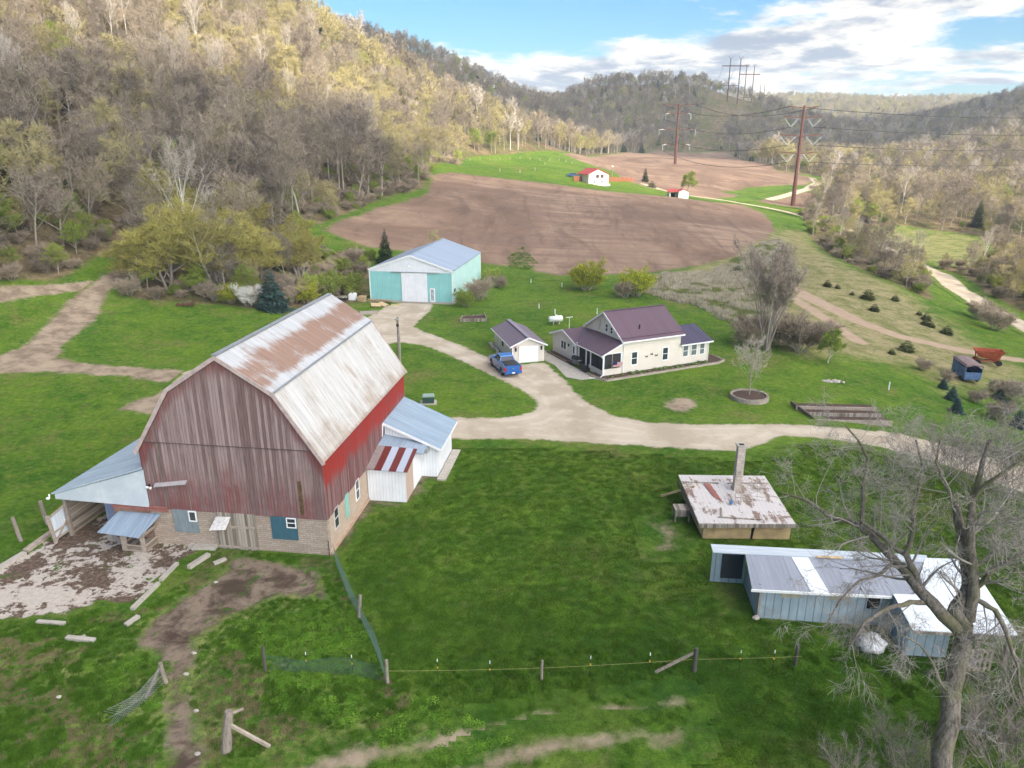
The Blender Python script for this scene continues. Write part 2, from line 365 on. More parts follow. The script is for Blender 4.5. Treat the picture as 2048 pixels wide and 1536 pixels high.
def c_gravel(t, pos, sd):
    n = t.noise(pos, 0.25, 5, 0.6); f = t.noise(pos, 3.0, 5, 0.7); ti = t.noise(pos, 20, 3, 0.8)
    c = t.mix(t.step(n, 0.35, 0.65), (0.42, 0.345, 0.255), (0.54, 0.46, 0.36))
    c = t.mix(t.math('MULTIPLY', t.step(f, 0.5, 0.75), .4), c, (0.34, 0.265, 0.19))
    tr_ = t.math('PINGPONG', t.math('ADD', t.math('MULTIPLY', sd, 1.0), t.math('MULTIPLY', n, .9)), .75); c = t.mix(t.math('MULTIPLY', t.math('SUBTRACT', 1.0, t.step(tr_, .05, .45)), t.math('MULTIPLY', t.step(n, .40, .6), .40)), c, (0.64, 0.56, 0.45))
    k = t.lin(ti, .3, .7, .85, 1.15); c = t.mix(1.0, c, t.comb(k, k, k), 'MULTIPLY')
    return c, t.math('ADD', t.math('MULTIPLY', f, .6), t.math('MULTIPLY', ti, .3))
def c_dirt(t, pos, sd):
    n = t.noise(pos, 0.5, 5, 0.65); f = t.noise(pos, 2.5, 6, 0.75)
    c = t.mix(t.step(n, 0.35, 0.65), (0.21, 0.155, 0.108), (0.38, 0.295, 0.21))
    c = t.mix(t.math('MULTIPLY', t.step(f, 0.5, 0.7), .45), c, (0.38, 0.31, 0.235))
    return c, t.math('ADD', f, n)
def c_mud(t, pos, sd):
    n = t.noise(pos, 0.6, 6, 0.7, dist=0.5); f = t.noise(pos, 3.5, 6, 0.75)
    c = t.mix(t.step(n, 0.38, 0.62), (0.075, 0.052, 0.038), (0.24, 0.185, 0.135))
    c = t.mix(t.math('MULTIPLY', t.step(f, 0.52, 0.7), .6), c, (0.05, 0.035, 0.028))
    c = t.mix(t.step(t.noise(t.scl(pos, 1, 1, 1, loc=(9, 4, 0)), 0.9, 5, .7), 0.56, 0.66), c, (0.045, 0.11, 0.012))
    return c, t.math('ADD', f, t.math('MULTIPLY', n, 2.0))
def c_plough(t, pos, sd):
    # furrows follow the contour; soil tone drifts over the slope
    n = t.noise(pos, 0.030, 5, 0.6, dist=1.5); st = t.noise(t.scl(pos, 0.018, 0.30, 0.3, rot=(0, 0, 0.22)), 1.0, 5, 0.65, dist=.9); f = t.noise(t.scl(pos, 1, 1, 1), 0.5, 6, 0.8)
    st2 = t.noise(t.scl(pos, 0.16, 0.030, 0.3, rot=(0, 0, -0.25)), 0.9, 6, 0.7, dist=1.2)
    c = t.mix(t.step(n, 0.35, 0.65), (0.185, 0.118, 0.080), (0.33, 0.225, 0.155))
    c = t.mix(t.math('MULTIPLY', t.step(st, 0.45, 0.60), 0.75), c, (0.20, 0.130, 0.098))
    c = t.mix(t.math('MULTIPLY', t.step(st2, 0.46, 0.72), 0.7), c, (0.120, 0.078, 0.060))
    c = t.mix(t.math('MULTIPLY', t.step(f, 0.5, 0.75), 0.35), c, (0.33, 0.245, 0.195))
    return c, t.math('ADD', t.math('MULTIPLY', st, 2.0), f)
def c_conc(t, pos, sd):
    n = t.math('ADD', t.math('MULTIPLY', t.noise(pos, 0.30, 5, 0.6), .55), t.math('MULTIPLY', t.noise(pos, 1.5, 7, 0.72, dist=.2), .45)); f = t.noise(pos, 4.0, 5, 0.7)
    cc = t.mix(t.step(f, 0.35, 0.7), (0.43, 0.375, 0.32), (0.54, 0.48, 0.42))
    mud = t.mix(t.step(f, 0.4, 0.65), (0.085, 0.058, 0.042), (0.19, 0.135, 0.10))
    k = t.step(n, 0.485, 0.515); c = t.mix(k, mud, cc)
    c = t.mix(t.step(t.noise(t.scl(pos, 1, 1, 1, loc=(5, 3, 0)), .8, 6, .72), .60, .63), c, (0.06, .12, .018))
    c = t.mix(t.step(t.noise(pos, 1.5, 5, 0.7), 0.62, 0.66), c, (0.07, 0.05, 0.04))
    return c, t.math('ADD', t.math('MULTIPLY', f, .3), t.math('MULTIPLY', n, 1.0))
m_gravel = sheet_mat('gravel', c_gravel, 0.7, 0.9, 0.25, 0.3)
m_dirt = sheet_mat('bare_dirt', c_dirt, 1.3, 0.55, 0.5)
m_track = sheet_mat('packed_reddish_dirt', lambda t, p, s_: (t.mix(t.noise(p, .8, 5, .7), (0.30, 0.20, 0.135), (0.50, 0.38, 0.27)), t.noise(p, 3, 4, .7)), 0.45, 0.8, 0.35)
m_mud = sheet_mat('churned_mud', c_mud, 1.6, 0.6, 0.4)
m_plough = sheet_mat('ploughed_soil', c_plough, 2.5, 0.12, 1.0, 0.7)
m_conc = sheet_mat('muddy_concrete', c_conc, 1.3, 0.7, 0.15, 0.4)
sheet('gravel_driveway', 'pale gravel driveway winding between barn, house and metal shed', m_gravel, res=0.7, lift=0.030, pts=pg([(1132,762),(1150,785),(1185,812),(1230,832),(1300,845),(1400,850),(1500,848),(1600,850),(1700,857),(1800,868),(1900,893),(2048,935),(2200,985),(2400,1060),
 (2400,1150),(2200,1050),(2048,988),(1960,955),(1850,918),(1750,893),(1650,878),(1560,872),(1530,885),(1480,905),(1400,900),(1300,893),(1200,888),(1080,880),(905,878),(800,875),(790,840),
 (905,835),(1000,836),(1050,830),(1075,815),(1070,798),(1050,785),(1010,765),(960,740),(900,712),(850,692),(800,685),(760,692),(640,715),(380,770),(345,765),(375,742),(560,705),(690,660),(745,630),(775,612),(806,606),(868,606),(862,622),(840,640),(828,655),(860,668),(920,690),(975,715),(1030,730),(1090,726)]))
sheet('dirt_track', 'rutted dirt track climbing left into the woods', m_dirt, res=0.7, lift=0.026, pts=pg([(-150,740),(0,712),(50,690),(90,650),(130,610),(165,580),(215,545),(290,508),(330,490),(345,497),(300,522),(250,560),(215,590),(200,625),(175,655),(130,690),(115,715),(180,728),(280,735),(375,742),(345,768),(250,755),(150,748),(80,745),(0,747),(-150,790)]))
sheet('bare_earth', 'worn brown earth at the upper left beside the dirt track', m_dirt, res=1.0, lift=0.022, pts=pg([(-100,592),(0,572),(120,568),(190,560),(175,580),(110,590),(40,600),(-100,620)]))
sheet('bare_earth', 'pale bare patch on the lawn just left of the barn', m_dirt, res=0.4, lift=0.022, pts=pg([(240,820),(262,802),(310,790),(345,772),(380,800),(300,830)]))
sheet('bare_earth', 'red-brown bare patch on the lawn left of the old concrete shed', m_dirt, res=0.3, lift=0.022, pts=pg([(1310,1050),(1340,1045),(1355,1068),(1345,1100),(1318,1102),(1325,1075)]))
sheet('bare_earth', 'round bare patch in the lawn in front of the farmhouse', m_dirt, res=0.25, lift=0.022, margin=0.5, pts=pg([(1362+30*math.cos(a), 810+14*math.sin(a)) for a in np.linspace(0, 6.28, 14)[:-1]]))
sheet('bare_earth', 'brown strip behind the old chimney beside the drive', m_mud, res=0.3, lift=0.022, pts=pg([(1492,882),(1520,884),(1560,892),(1562,900),(1520,902),(1490,896)]))
sheet('ploughed_field', 'large ploughed brown field rising behind the metal shed', m_plough, res=1.6, margin=4, lift=0.05, pts=pg([(640,462),(700,434),(790,407),(855,387),(862,352),(900,345),(1000,357),(1100,368),(1200,382),(1300,391),(1400,402),(1480,410),(1530,430),(1552,460),(1530,480),(1480,508),(1400,533),(1300,546),(1200,551),(1120,552),(1075,545),(1060,536),(1020,536),(965,528),(900,520),(800,502),(735,497),(690,480)]))
sheet('ploughed_field', 'far sunlit brown field beyond the small white house', m_plough, res=3.0, margin=6, lift=0.08, pts=pg([(1125,308),(1310,301),(1450,304),(1490,322),(1560,345),(1632,357),(1610,372),(1560,372),(1500,376),(1440,385),(1480,392),(1400,398),(1385,392),(1300,378),(1250,362),(1232,345),(1180,330)]))
sheet('ploughed_field', 'small brown field strip below the tall right power pole', m_plough, res=2.0, margin=3, lift=0.08, pts=pg([(1508,402),(1560,392),(1625,385),(1640,400),(1610,418),(1560,412)]))
sheet('valley_road', 'pale farm road from the far garage to the woods', m_gravel, res=1.2, margin=1.5, lift=0.12, path=pg([(1290,370),(1320,380),(1370,391),(1450,402),(1540,418),(1600,432),(1640,445)]), width=4.5)
sheet('valley_road', 'pale road curving around the far brown field', m_gravel, res=1.5, margin=1.5, lift=0.12, path=pg([(1540,400),(1580,390),(1615,380),(1635,368),(1625,358)]), width=4.0)
sheet('valley_road', 'pale road at the right edge below the knoll', m_gravel, res=0.9, margin=1.0, lift=0.06, path=VROAD, width=4.6)
sheet('dirt_track', 'reddish dirt track crossing the dry knoll on the right', m_track, res=0.6, lift=0.03, path=pg([(1490,510),(1530,545),(1580,578),(1640,606),(1720,645),(1800,674),(1930,703),(2048,722),(2300,760)]), width=[3,3.6,3.6,3.4,3.0,2.8,2.4,2.0,1.6])
sheet('dirt_track', 'pale eroded strip beside the tall bare tree on the knoll', m_track, res=0.6, lift=0.024, path=pg([(1545,560),(1590,600),(1640,630),(1690,665),(1720,685)]), width=2.2)
sheet('concrete_yard', 'cracked concrete barnyard half covered by mud', m_conc, res=0.3, margin=0.6, lift=0.040, pts=pg([(-150,1190),(0,1132),(105,1080),(215,1025),(340,1075),(385,1096),(392,1106),(352,1128),(312,1168),(262,1216),(200,1205),(100,1235),(0,1240),(-150,1260)]))
sheet('mud', 'churned muddy ground from the barn door to the bottom edge', m_mud, res=0.3, lift=0.024, pts=pg([(470,1112),(640,1140),(655,1200),(560,1195),(480,1225),(410,1270),(385,1330),(375,1400),(400,1480),(420,1600),(310,1600),(330,1480),(325,1400),(335,1330),(270,1290),(300,1240),(380,1190),(440,1150)]))
sheet('mud', 'worn wheel rut curving along the bottom of the grass, upper of two', m_dirt, res=0.3, lift=0.045, path=pg([(480,1600),(640,1530),(820,1500),(960,1470),(1100,1440),(1240,1428),(1360,1405)]), width=[0.9,.8,.7,.6,.5,.4,.3])
sheet('mud', 'worn wheel rut near the bottom edge, lower of two', m_dirt, res=0.3, lift=0.060, path=pg([(900,1560),(1020,1515),(1120,1490),(1240,1478),(1360,1475)]), width=[0.4,.7,.6,.5,.3])
sheet('bare_earth', 'worn soil strip along the foot of the barn side wall', m_mud, res=0.25, margin=0.5, lift=0.022, path=pg([(655,1120),(690,1075),(720,1035),(742,1008),(800,1006),(828,985),(850,955),(880,952)]), width=0.9)
# ---------------------------------------------------------------- unseen cloud bodies behind the camera, shaped to cast shade on chosen valley parts
m_cloud, t, out = new_mat('cloud_white')
pos = t.add('ShaderNodeNewGeometry').outputs['Position']
finish(t, out, t.mix(t.noise(pos, 0.01, 4), (0.80, 0.80, 0.80), (0.86, 0.86, 0.86)), 1.0, spec=0.0)
def noise2(X, Y, s, seed=0):
    r = np.random.RandomState(seed); v = 0
    for k in range(5):
        a, b, c, d_ = r.uniform(-1, 1, 4)*6.28; f = s*(1.7**k); th = r.uniform(0, 6.28)
        u = X*math.cos(th)+Y*math.sin(th); w_ = -X*math.sin(th)+Y*math.cos(th)
        v = v+(np.sin(u*f+a+1.3*np.sin(w_*f*.7+c))*np.sin(w_*f+b))*(0.75**k)
    return v/2.2
def cloud(shadow, zc, label, seed, res=14):
    P = [(p[0]+SDIR.x/SDIR.z*(zc-p[2]), p[1]+SDIR.y/SDIR.z*(zc-p[2])) for p in shadow]  # outline is the wanted ground shadow shifted up along the sun direction
    A = np.array(P); x0, y0 = A.min(0)-60; x1, y1 = A.max(0)+60
    X, Y = np.meshgrid(np.arange(x0, x1, res), np.arange(y0, y1, res))
    sd = sdf_poly(P, X, Y)+14*noise2(X, Y, 1/22., seed)
    ok = sd > 0; q = ok[:-1, :-1] & ok[1:, :-1] & ok[:-1, 1:] & ok[1:, 1:]
    id_ = np.arange(X.size).reshape(X.shape); N = X.size
    F1 = np.stack([id_[:-1, :-1], id_[:-1, 1:], id_[1:, 1:], id_[1:, :-1]], -1)[q]
    th = np.clip(sd, 0, None); top = zc+2+np.minimum(th*.40, 62+14*noise2(X, Y, 1/45., seed+1)); bot = zc-np.minimum(th*.15, 7)
    # rim: join top and bottom
    from collections import Counter
    ed = {}
    for f in F1:
        for a, b in ((f[0], f[1]), (f[1], f[2]), (f[2], f[3]), (f[3], f[0])):
            if (b, a) in ed: del ed[(b, a)]
            else: ed[(a, b)] = 1
    rim = np.array([(b, a, a+N, b+N) for a, b in ed])
    Fall = np.concatenate([F1, F1[:, ::-1]+N, rim])
    V = np.concatenate([np.stack([X.ravel(), Y.ravel(), top.ravel()], 1), np.stack([X.ravel(), Y.ravel(), bot.ravel()], 1)])
    used, inv = np.unique(Fall, return_inverse=True)
    o = link('cloud', mesh_np('cloud', V[used], inv.reshape(Fall.shape), m_cloud))
    tag(o, label, 'cloud', kind='structure')
cloud(pg([(-200,60),(0,105),(200,138),(400,190),(550,240),(650,262),(830,322),(880,345),(1000,352),(1200,378),(1290,392),(1500,436),(1600,440),(1680,462),(1760,500),(1880,555),(2048,610),(2400,700)])+[(300,60,20),(320,-150,10),(-420,-180,60),(-420,60,100)], 1900, 'broad unseen cloud shaped to shade the farmyard', 3)
cloud([(x, y, float(hz(x, y))+12) for x, y in [(-480,560),(-120,515),(60,505),(200,520),(330,540),(420,600),(640,780),(900,960),(900,1130),(420,1110),(330,960),(200,960),(-600,930)]], 2000, 'long unseen cloud shaped to shade the wooded ridges', 5)

# ---------------------------------------------------------------- mesh builder
class MB:
    def __init__(s): s.v = []; s.f = []; s.pr = []
    def _add(s, vs, fs):
        s.pr.append((list(vs), list(fs))); n = len(s.v); s.v += [tuple(v) for v in vs]; s.f += [tuple(i+n for i in f) for f in fs]; return s
    def box(s, x0, y0, z0, x1, y1, z1):
        x0, x1 = min(x0, x1), max(x0, x1); y0, y1 = min(y0, y1), max(y0, y1); z0, z1 = min(z0, z1), max(z0, z1)
        return s._add([(x0,y0,z0),(x1,y0,z0),(x1,y1,z0),(x0,y1,z0),(x0,y0,z1),(x1,y0,z1),(x1,y1,z1),(x0,y1,z1)],
                      [(0,3,2,1),(4,5,6,7),(0,1,5,4),(1,2,6,5),(2,3,7,6),(3,0,4,7)])
    def hexa(s, b, t_):        # bottom 4, top 4 points
        return s._add(list(b)+list(t_), [(0,3,2,1),(4,5,6,7),(0,1,5,4),(1,2,6,5),(2,3,7,6),(3,0,4,7)])
    def beam(s, p0, p1, w_, h_, up=(0, 0, 1)):
        p0, p1 = Vector(p0), Vector(p1); d_ = (p1-p0).normalized(); u = Vector(up)
        if abs(d_.dot(u)) > .98: u = Vector((0, 1, 0))
        a = d_.cross(u).normalized()*w_/2; b = a.cross(d_).normalized()*h_/2
        return s.hexa([p0-a-b, p0+a-b, p1+a-b, p1-a-b], [p0-a+b, p0+a+b, p1+a+b, p1-a+b])
    def slab(s, q, th):        # quad (4 pts, ccw from above) thickened downward along its normal
        q = [Vector(p) for p in q]; n = (q[1]-q[0]).cross(q[3]-q[0]).normalized()*th
        return s.hexa([p-n for p in q], q)
    def prism(s, pts, axis, a, b):
        """polygon pts (2D) extruded along axis between a and b"""
        n = len(pts)
        def P(u, v, c): return (c, u, v) if axis == 'x' else ((u, c, v) if axis == 'y' else (u, v, c))
        vs = [P(u, v, a) for u, v in pts]+[P(u, v, b) for u, v in pts]
        fs = [tuple(range(n)), tuple(range(2*n-1, n-1, -1))]+[(i, n+i, n+(i+1) % n, (i+1) % n) for i in range(n)]
        return s._add(vs, fs)
    def tube(s, p0, p1, r0, r1=None, n=8, cap=True):
        r1 = r0 if r1 is None else r1; p0, p1 = Vector(p0), Vector(p1); d_ = (p1-p0)
        if d_.length < 1e-6: return s
        d_.normalize(); u = Vector((0, 0, 1)) if abs(d_.z) < .9 else Vector((1, 0, 0)); a = d_.cross(u).normalized(); b = d_.cross(a)
        vs = []
        for p, r in ((p0, r0), (p1, r1)): vs += [p+(a*math.cos(6.2832*i/n)+b*math.sin(6.2832*i/n))*r for i in range(n)]
        fs = [(i, (i+1) % n, n+(i+1) % n, n+i) for i in range(n)]
        if cap: fs += [tuple(range(n-1, -1, -1)), tuple(range(n, 2*n))]
        return s._add(vs, fs)
    def path(s, pts, rs, n=6):
        for i in range(len(pts)-1): s.tube(pts[i], pts[i+1], rs[i], rs[i+1], n, cap=(i == len(pts)-2 or i == 0))
        return s
    def lathe(s, prof, n=16, c=(0, 0, 0)):
        vs = [(c[0]+r*math.cos(6.2832*i/n), c[1]+r*math.sin(6.2832*i/n), c[2]+z) for r, z in prof for i in range(n)]
        m = len(prof); fs = [(k*n+i, k*n+(i+1) % n, (k+1)*n+(i+1) % n, (k+1)*n+i) for k in range(m-1) for i in range(n)]
        fs += [tuple(range(n-1, -1, -1)), tuple(range((m-1)*n, m*n))]
        return s._add(vs, fs)
    def blob(s, c, rx, ry, rz, seed=0, amp=.15, n=10, m=7):
        r = random.Random(seed); vs = []; fs = []
        vs.append((c[0], c[1], c[2]-rz))
        for j in range(1, m):
            ph = -math.pi/2+math.pi*j/m
            for i in range(n):
                k = 1+r.uniform(-amp, amp); th = 6.2832*i/n
                vs.append((c[0]+rx*k*math.cos(ph)*math.cos(th), c[1]+ry*k*math.cos(ph)*math.sin(th), c[2]+rz*k*math.sin(ph)))
        vs.append((c[0], c[1], c[2]+rz)); L = len(vs)-1
        for i in range(n):
            fs.append((0, 1+(i+1) % n, 1+i)); fs.append((L, L-n+i, L-n+(i+1) % n))
            for j in range(m-2): a = 1+j*n; fs.append((a+i, a+(i+1) % n, a+n+(i+1) % n, a+n+i))
        return s._add(vs, fs)
    def ribs(s, q, n, w_=.04, h_=.03, extra=0):
        """raised seams on a sloping quad q=(a,b,c,d); seams run from edge ab to edge dc, spaced along ab"""
        a, b, c, d_ = [Vector(p) for p in q]; nn = (b-a).cross(d_-a).normalized()
        for i in range(n+1):
            k = i/n; s.beam(a.lerp(b, k)+nn*h_*.5, d_.lerp(c, k)+nn*h_*.5, w_, h_, up=nn)
        return s
    def build(s, name, mat, parent=None, smooth=False, fix=True):
        me = bpy.data.meshes.new(name); me.from_pydata(s.v, [], s.f); me.materials.append(mat)
        if fix:
            import bmesh
            bm = bmesh.new(); bm.from_mesh(me); bmesh.ops.recalc_face_normals(bm, faces=bm.faces); bm.to_mesh(me); bm.free()
        if smooth: me.polygons.foreach_set('use_smooth', [True]*len(me.polygons))
        me.update(); return link(name, me, parent)
def each(mb, name, mat, parent=None, smooth=False):
    """every primitive collected in mb becomes an object of its own"""
    r = []
    for vs, fs in mb.pr: k = MB(); k._add(vs, fs); r.append(k.build(name, mat, parent, smooth))
    return r
def root(name, loc, rz, label, cat, group=None):
    o = bpy.data.objects.new(name, None); COL.objects.link(o); o.empty_display_size = .3
    o.location = loc; o.rotation_euler = (0, 0, rz); return tag(o, label, cat, group)
def copy_tree(o, parent=None):
    c = o.copy(); COL.objects.link(c)
    if parent: c.parent = parent
    for ch in [k for k in bpy.data.objects if k.parent == o]: copy_tree(ch, c)
    return c
class Proto:
    """cheap repeated copying: remembers a thing's children"""
    def __init__(s, o): s.o = o; s.kids = [(k, [g for g in bpy.data.objects if g.parent == k]) for k in bpy.data.objects if k.parent == o]; s.first = True
    def put(s, loc, rz=0, scale=1.0, label=None, group=None, tilt=None):
        if s.first: r = s.o; s.first = False
        else:
            r = s.o.copy(); COL.objects.link(r)
            for k, gs in s.kids:
                c = k.copy(); COL.objects.link(c); c.parent = r
                for g in gs: d_ = g.copy(); COL.objects.link(d_); d_.parent = c
        r.location = loc; r.rotation_euler = (tilt[0], tilt[1], rz) if tilt else (0, 0, rz); r.scale = (scale,)*3 if np.isscalar(scale) else scale
        if label: r['label'] = label
        if group: r['group'] = group
        return r
# ---------------------------------------------------------------- materials for things
def board_mat(name, dark, light, red=None, redf=None, bw=0.2, axis=0, rough=0.9, horiz=False):
    """weathered boards; every board gets its own tone; optional worn red paint where redf says"""
    m, t, out = new_mat(name); o = t.add('ShaderNodeTexCoord').outputs['Object']; s = t.sep(o)
    u = s[2] if horiz else (t.math('ADD', s[0], s[1]) if axis == 2 else s[axis])
    b = t.math('FLOOR', t.math('DIVIDE', u, bw))
    r = t.add('ShaderNodeTexWhiteNoise', noise_dimensions='1D', inp={'W': b}).outputs['Value']
    st = t.noise(t.scl(o, *((0.5, 0.5, 6) if horiz else (7, 7, 0.45))), 1.6, 6, 0.7)
    bl = t.noise(t.scl(o, 1, 1, 1), 0.6, 4, 0.6)
    k = t.math('ADD', t.math('MULTIPLY', r, .32), t.math('MULTIPLY', st, .68))
    c = t.mix(t.step(k, 0.28, 0.72), dark, light)
    if red:
        f = redf(t, s, r, st, bl); c = t.mix(f, c, red)
    gap = t.math('PINGPONG', t.math('DIVIDE', u, bw), 0.5)
    g = t.step(gap, 0.0, 0.06)
    c = t.mix(g, (0.03, 0.022, 0.02), c)
    c = t.mix(t.step(st, .68, .74), c, (0.045, 0.032, 0.03))
    finish(t, out, c, rough, bump=t.math('ADD', t.math('MULTIPLY', g, .6), t.math('MULTIPLY', st, .5)), bstr=.6, bdist=.03, spec=.15)
    return m
def barn_red(t, s, r, st, bl):
    # paint survives under the eaves and rakes and low on the boards
    ax = t.math('ABSOLUTE', t.math('ADD', s[0], 5.73))
    roof = t.math('SUBTRACT', 12.3, t.math('MULTIPLY', ax, 0.655))
    roof2 = t.math('SUBTRACT', 14.95, t.math('MULTIPLY', ax, 1.55))
    dr = t.math('SUBTRACT', t.math('MINIMUM', roof, roof2), s[2])
    a = t.math('SUBTRACT', 1.0, t.step(dr, 0.1, 1.6))
    low = t.math('SUBTRACT', 1.0, t.step(s[2], 2.4, 7.2))
    mid = t.math('MULTIPLY', t.step(s[2], 6.9, 7.0), -0.22)
    k = t.math('ADD', t.math('ADD', t.math('MULTIPLY', a, .55), t.math('MULTIPLY', low, .34)), t.math('ADD', mid, t.math('ADD', t.math('MULTIPLY', bl, .6), t.math('MULTIPLY', r, .32))))
    return t.math('MULTIPLY', t.step(k, 0.52, 1.0), .85)
def barn_red_side(t, s, r, st, bl):
    up = t.step(s[2], 3.6, 5.4)
    k = t.math('ADD', t.math('MULTIPLY', up, .52), t.math('ADD', t.math('MULTIPLY', bl, .75), t.math('MULTIPLY', r, .16)))
    return t.math('MULTIPLY', t.step(k, 0.48, 1.0), .95)
m_gable = board_mat('weathered_red_boards', (0.165, 0.105, 0.100), (0.37, 0.275, 0.265), (0.185, 0.055, 0.052), barn_red)
m_side = board_mat('faded_red_side_boards', (0.15, 0.062, 0.060), (0.27, 0.165, 0.16), (0.33, 0.035, 0.028), barn_red_side, axis=1)
m_oldwood = board_mat('grey_old_wood', (0.15, 0.125, 0.10), (0.42, 0.37, 0.31), bw=0.18)
m_oldwoodh = board_mat('grey_old_planks', (0.17, 0.135, 0.105), (0.45, 0.38, 0.30), bw=0.2, horiz=True)
m_rail = plain('weathered_timber', (0.36, 0.30, 0.245), .9, var=.35, vscale=4)
m_post = plain('old_fence_post', (0.25, 0.21, 0.175), .95, var=.45, vscale=5, stretch=(3, 3, .5))
m_newwood = plain('fresh_pale_wood', (0.52, 0.38, 0.22), .8, var=.25, vscale=3)
m_redtrim = plain('worn_red_trim', (0.30, 0.12, 0.10), .85, var=.4, vscale=5)
m_rake = plain('faded_pink_rake_board', (0.46, 0.36, 0.335), .85, var=.25, vscale=3)
m_white = plain('white_trim', (0.80, 0.80, 0.79), .5, var=.04)
m_whitemetal = plain('white_metal_siding', (0.72, 0.74, 0.76), .45, var=.06)
m_dark = plain('dark_opening', (0.012, 0.012, 0.014), .6)
m_black = plain('black_plastic', (0.02, 0.02, 0.022), .5)
m_steel = plain('galvanised_steel', (0.42, 0.44, 0.46), .4, .6, var=.15)
m_concrete = plain('grey_concrete', (0.42, 0.38, 0.33), .95, var=.2, vscale=3)
m_tealboard = plain('dark_teal_boards', (0.045, 0.115, 0.15), .7, var=.25, stretch=(6, 6, .5))
m_greypanel = plain('grey_blue_panel', (0.20, 0.24, 0.255), .75, var=.25, stretch=(4, 4, .7))
m_mint = plain('mint_panel', (0.24, 0.48, 0.42), .7, var=.15)
def glassmat(name, col=(0.025, 0.03, 0.035), rough=.12):
    m, t, out = new_mat(name); o = t.add('ShaderNodeTexCoord').outputs['Object']
    c = t.mix(t.noise(o, 1.5, 3), col, tuple(v*2.2 for v in col)); finish(t, out, c, rough, spec=.6); return m
m_glass = glassmat('window_glass'); m_screen = plain('dark_insect_screen', (0.035, 0.035, 0.038), .8, var=.3)
def block_mat(name, c1, c2, mortar, bwid=.42, bh=.14, stain=None):
    m, t, out = new_mat(name); o = t.add('ShaderNodeTexCoord').outputs['Object']; s = t.sep(o)
    wob = t.noise(o, 1.7, 3); v = t.comb(t.math('ADD', t.math('ADD', s[0], s[1]), t.math('MULTIPLY', wob, .25)), t.math('ADD', s[2], t.math('MULTIPLY', t.noise(o, 2.3, 4), .10)), 0.0)
    br = t.add('ShaderNodeTexBrick', inp={'Vector': v, 'Color1': c1+(1,), 'Color2': c2+(1,), 'Mortar': mortar+(1,), 'Scale': 1.0, 'Mortar Size': 0.012, 'Brick Width': bwid, 'Row Height': bh})
    n = t.noise(o, 1.2, 6, .7); n2 = t.noise(o, 8, 4, .7)
    c = t.mix(t.math('MULTIPLY', t.step(n, .4, .7), .5), br.outputs['Color'], stain or (0.30, 0.24, 0.19))
    f = t.lin(n2, .3, .7, .85, 1.15); c = t.mix(1.0, c, t.comb(f, f, f), 'MULTIPLY')
    finish(t, out, c, .95, bump=t.math('ADD', br.outputs['Fac'], n2), bstr=.5, bdist=-.015, spec=.1); return m
m_block = block_mat('tan_stone_blocks', (0.36, 0.285, 0.225), (0.47, 0.39, 0.32), (0.23, 0.185, 0.155))
m_block2 = block_mat('tan_stone_blocks_side', (0.47, 0.37, 0.28), (0.52, 0.42, 0.33), (0.44, 0.35, 0.27), stain=(0.40, 0.29, 0.21))
m_retain = block_mat('pale_retaining_blocks', (0.42, 0.36, 0.30), (0.50, 0.44, 0.38), (0.2, 0.17, 0.14), .35, .12)
def rust_roof(name, base, dirty, rustc, rk, seam=0.61, along='y', rough=.45):
    """metal sheets whose seams run down the slope; s = distance across the sheets"""
    m, t, out = new_mat(name); o = t.add('ShaderNodeTexCoord').outputs['Object']; s = t.sep(o)
    u = s[1] if along == 'y' else s[0]
    sheet_ = t.add('ShaderNodeTexWhiteNoise', noise_dimensions='1D', inp={'W': t.math('FLOOR', t.math('DIVIDE', u, seam))}).outputs['Value']
    sv = (0.35, 5, 0.35) if along == 'y' else (5, 0.35, 0.35)
    st = t.noise(t.scl(o, *sv), 1.4, 7, .72); bl = t.noise(o, .45, 5, .65, dist=.4); fi = t.noise(o, 6, 4, .7)
    c = t.mix(t.step(st, .4, .75), base, dirty)
    k = rk(t, s, st, bl, sheet_)
    c = t.mix(k, c, t.mix(fi, rustc, tuple(v*.6 for v in rustc)))
    g = t.step(t.math('PINGPONG', t.math('DIVIDE', u, seam), .5), 0.0, .03)
    f = t.math('MULTIPLY', t.lin(g, 0, 1, .72, 1.0), t.lin(sheet_, 0, 1, .94, 1.06)); c = t.mix(1.0, c, t.comb(f, f, f), 'MULTIPLY')
    rib = t.wave(t.scl(o, 1, 1, 1), 1.3, 'Y' if along == 'y' else 'X')
    finish(t, out, c, t.lin(k, 0, 1, rough, .9), .0, bump=t.math('ADD', rib, t.math('MULTIPLY', st, .2)), bstr=.25, bdist=.02, spec=.5); return m
def rk_up(t, s, st, bl, sh):
    d_ = t.math('ABSOLUTE', t.math('ADD', s[0], 5.73)); band = t.math('MULTIPLY', t.step(d_, .5, 1.5), t.math('SUBTRACT', 1.0, t.step(d_, 2.5, 3.1)))
    v = t.math('ADD', t.math('MULTIPLY', band, .34), t.math('ADD', t.math('MULTIPLY', bl, .9), t.math('MULTIPLY', st, .45)))
    return t.math('MULTIPLY', t.step(v, .70, 1.0), .85)
def rk_low(t, s, st, bl, sh):
    near = t.math('SUBTRACT', 1.0, t.step(s[2], 6.2, 8.6)); rim = t.math('SUBTRACT', 1.0, t.step(s[2], 6.25, 6.55))
    v = t.math('ADD', t.math('ADD', t.math('MULTIPLY', near, .16), t.math('MULTIPLY', rim, .25)), t.math('ADD', t.math('MULTIPLY', bl, .8), t.math('MULTIPLY', st, .5)))
    return t.math('MULTIPLY', t.step(v, .60, .98), .72)
def rk_none(t, s, st, bl, sh): return t.math('MULTIPLY', t.step(bl, .62, .8), .25)
m_roofup = rust_roof('barn_roof_upper_metal', (0.50, 0.51, 0.52), (0.38, 0.375, 0.37), (0.30, 0.15, 0.085), rk_up)
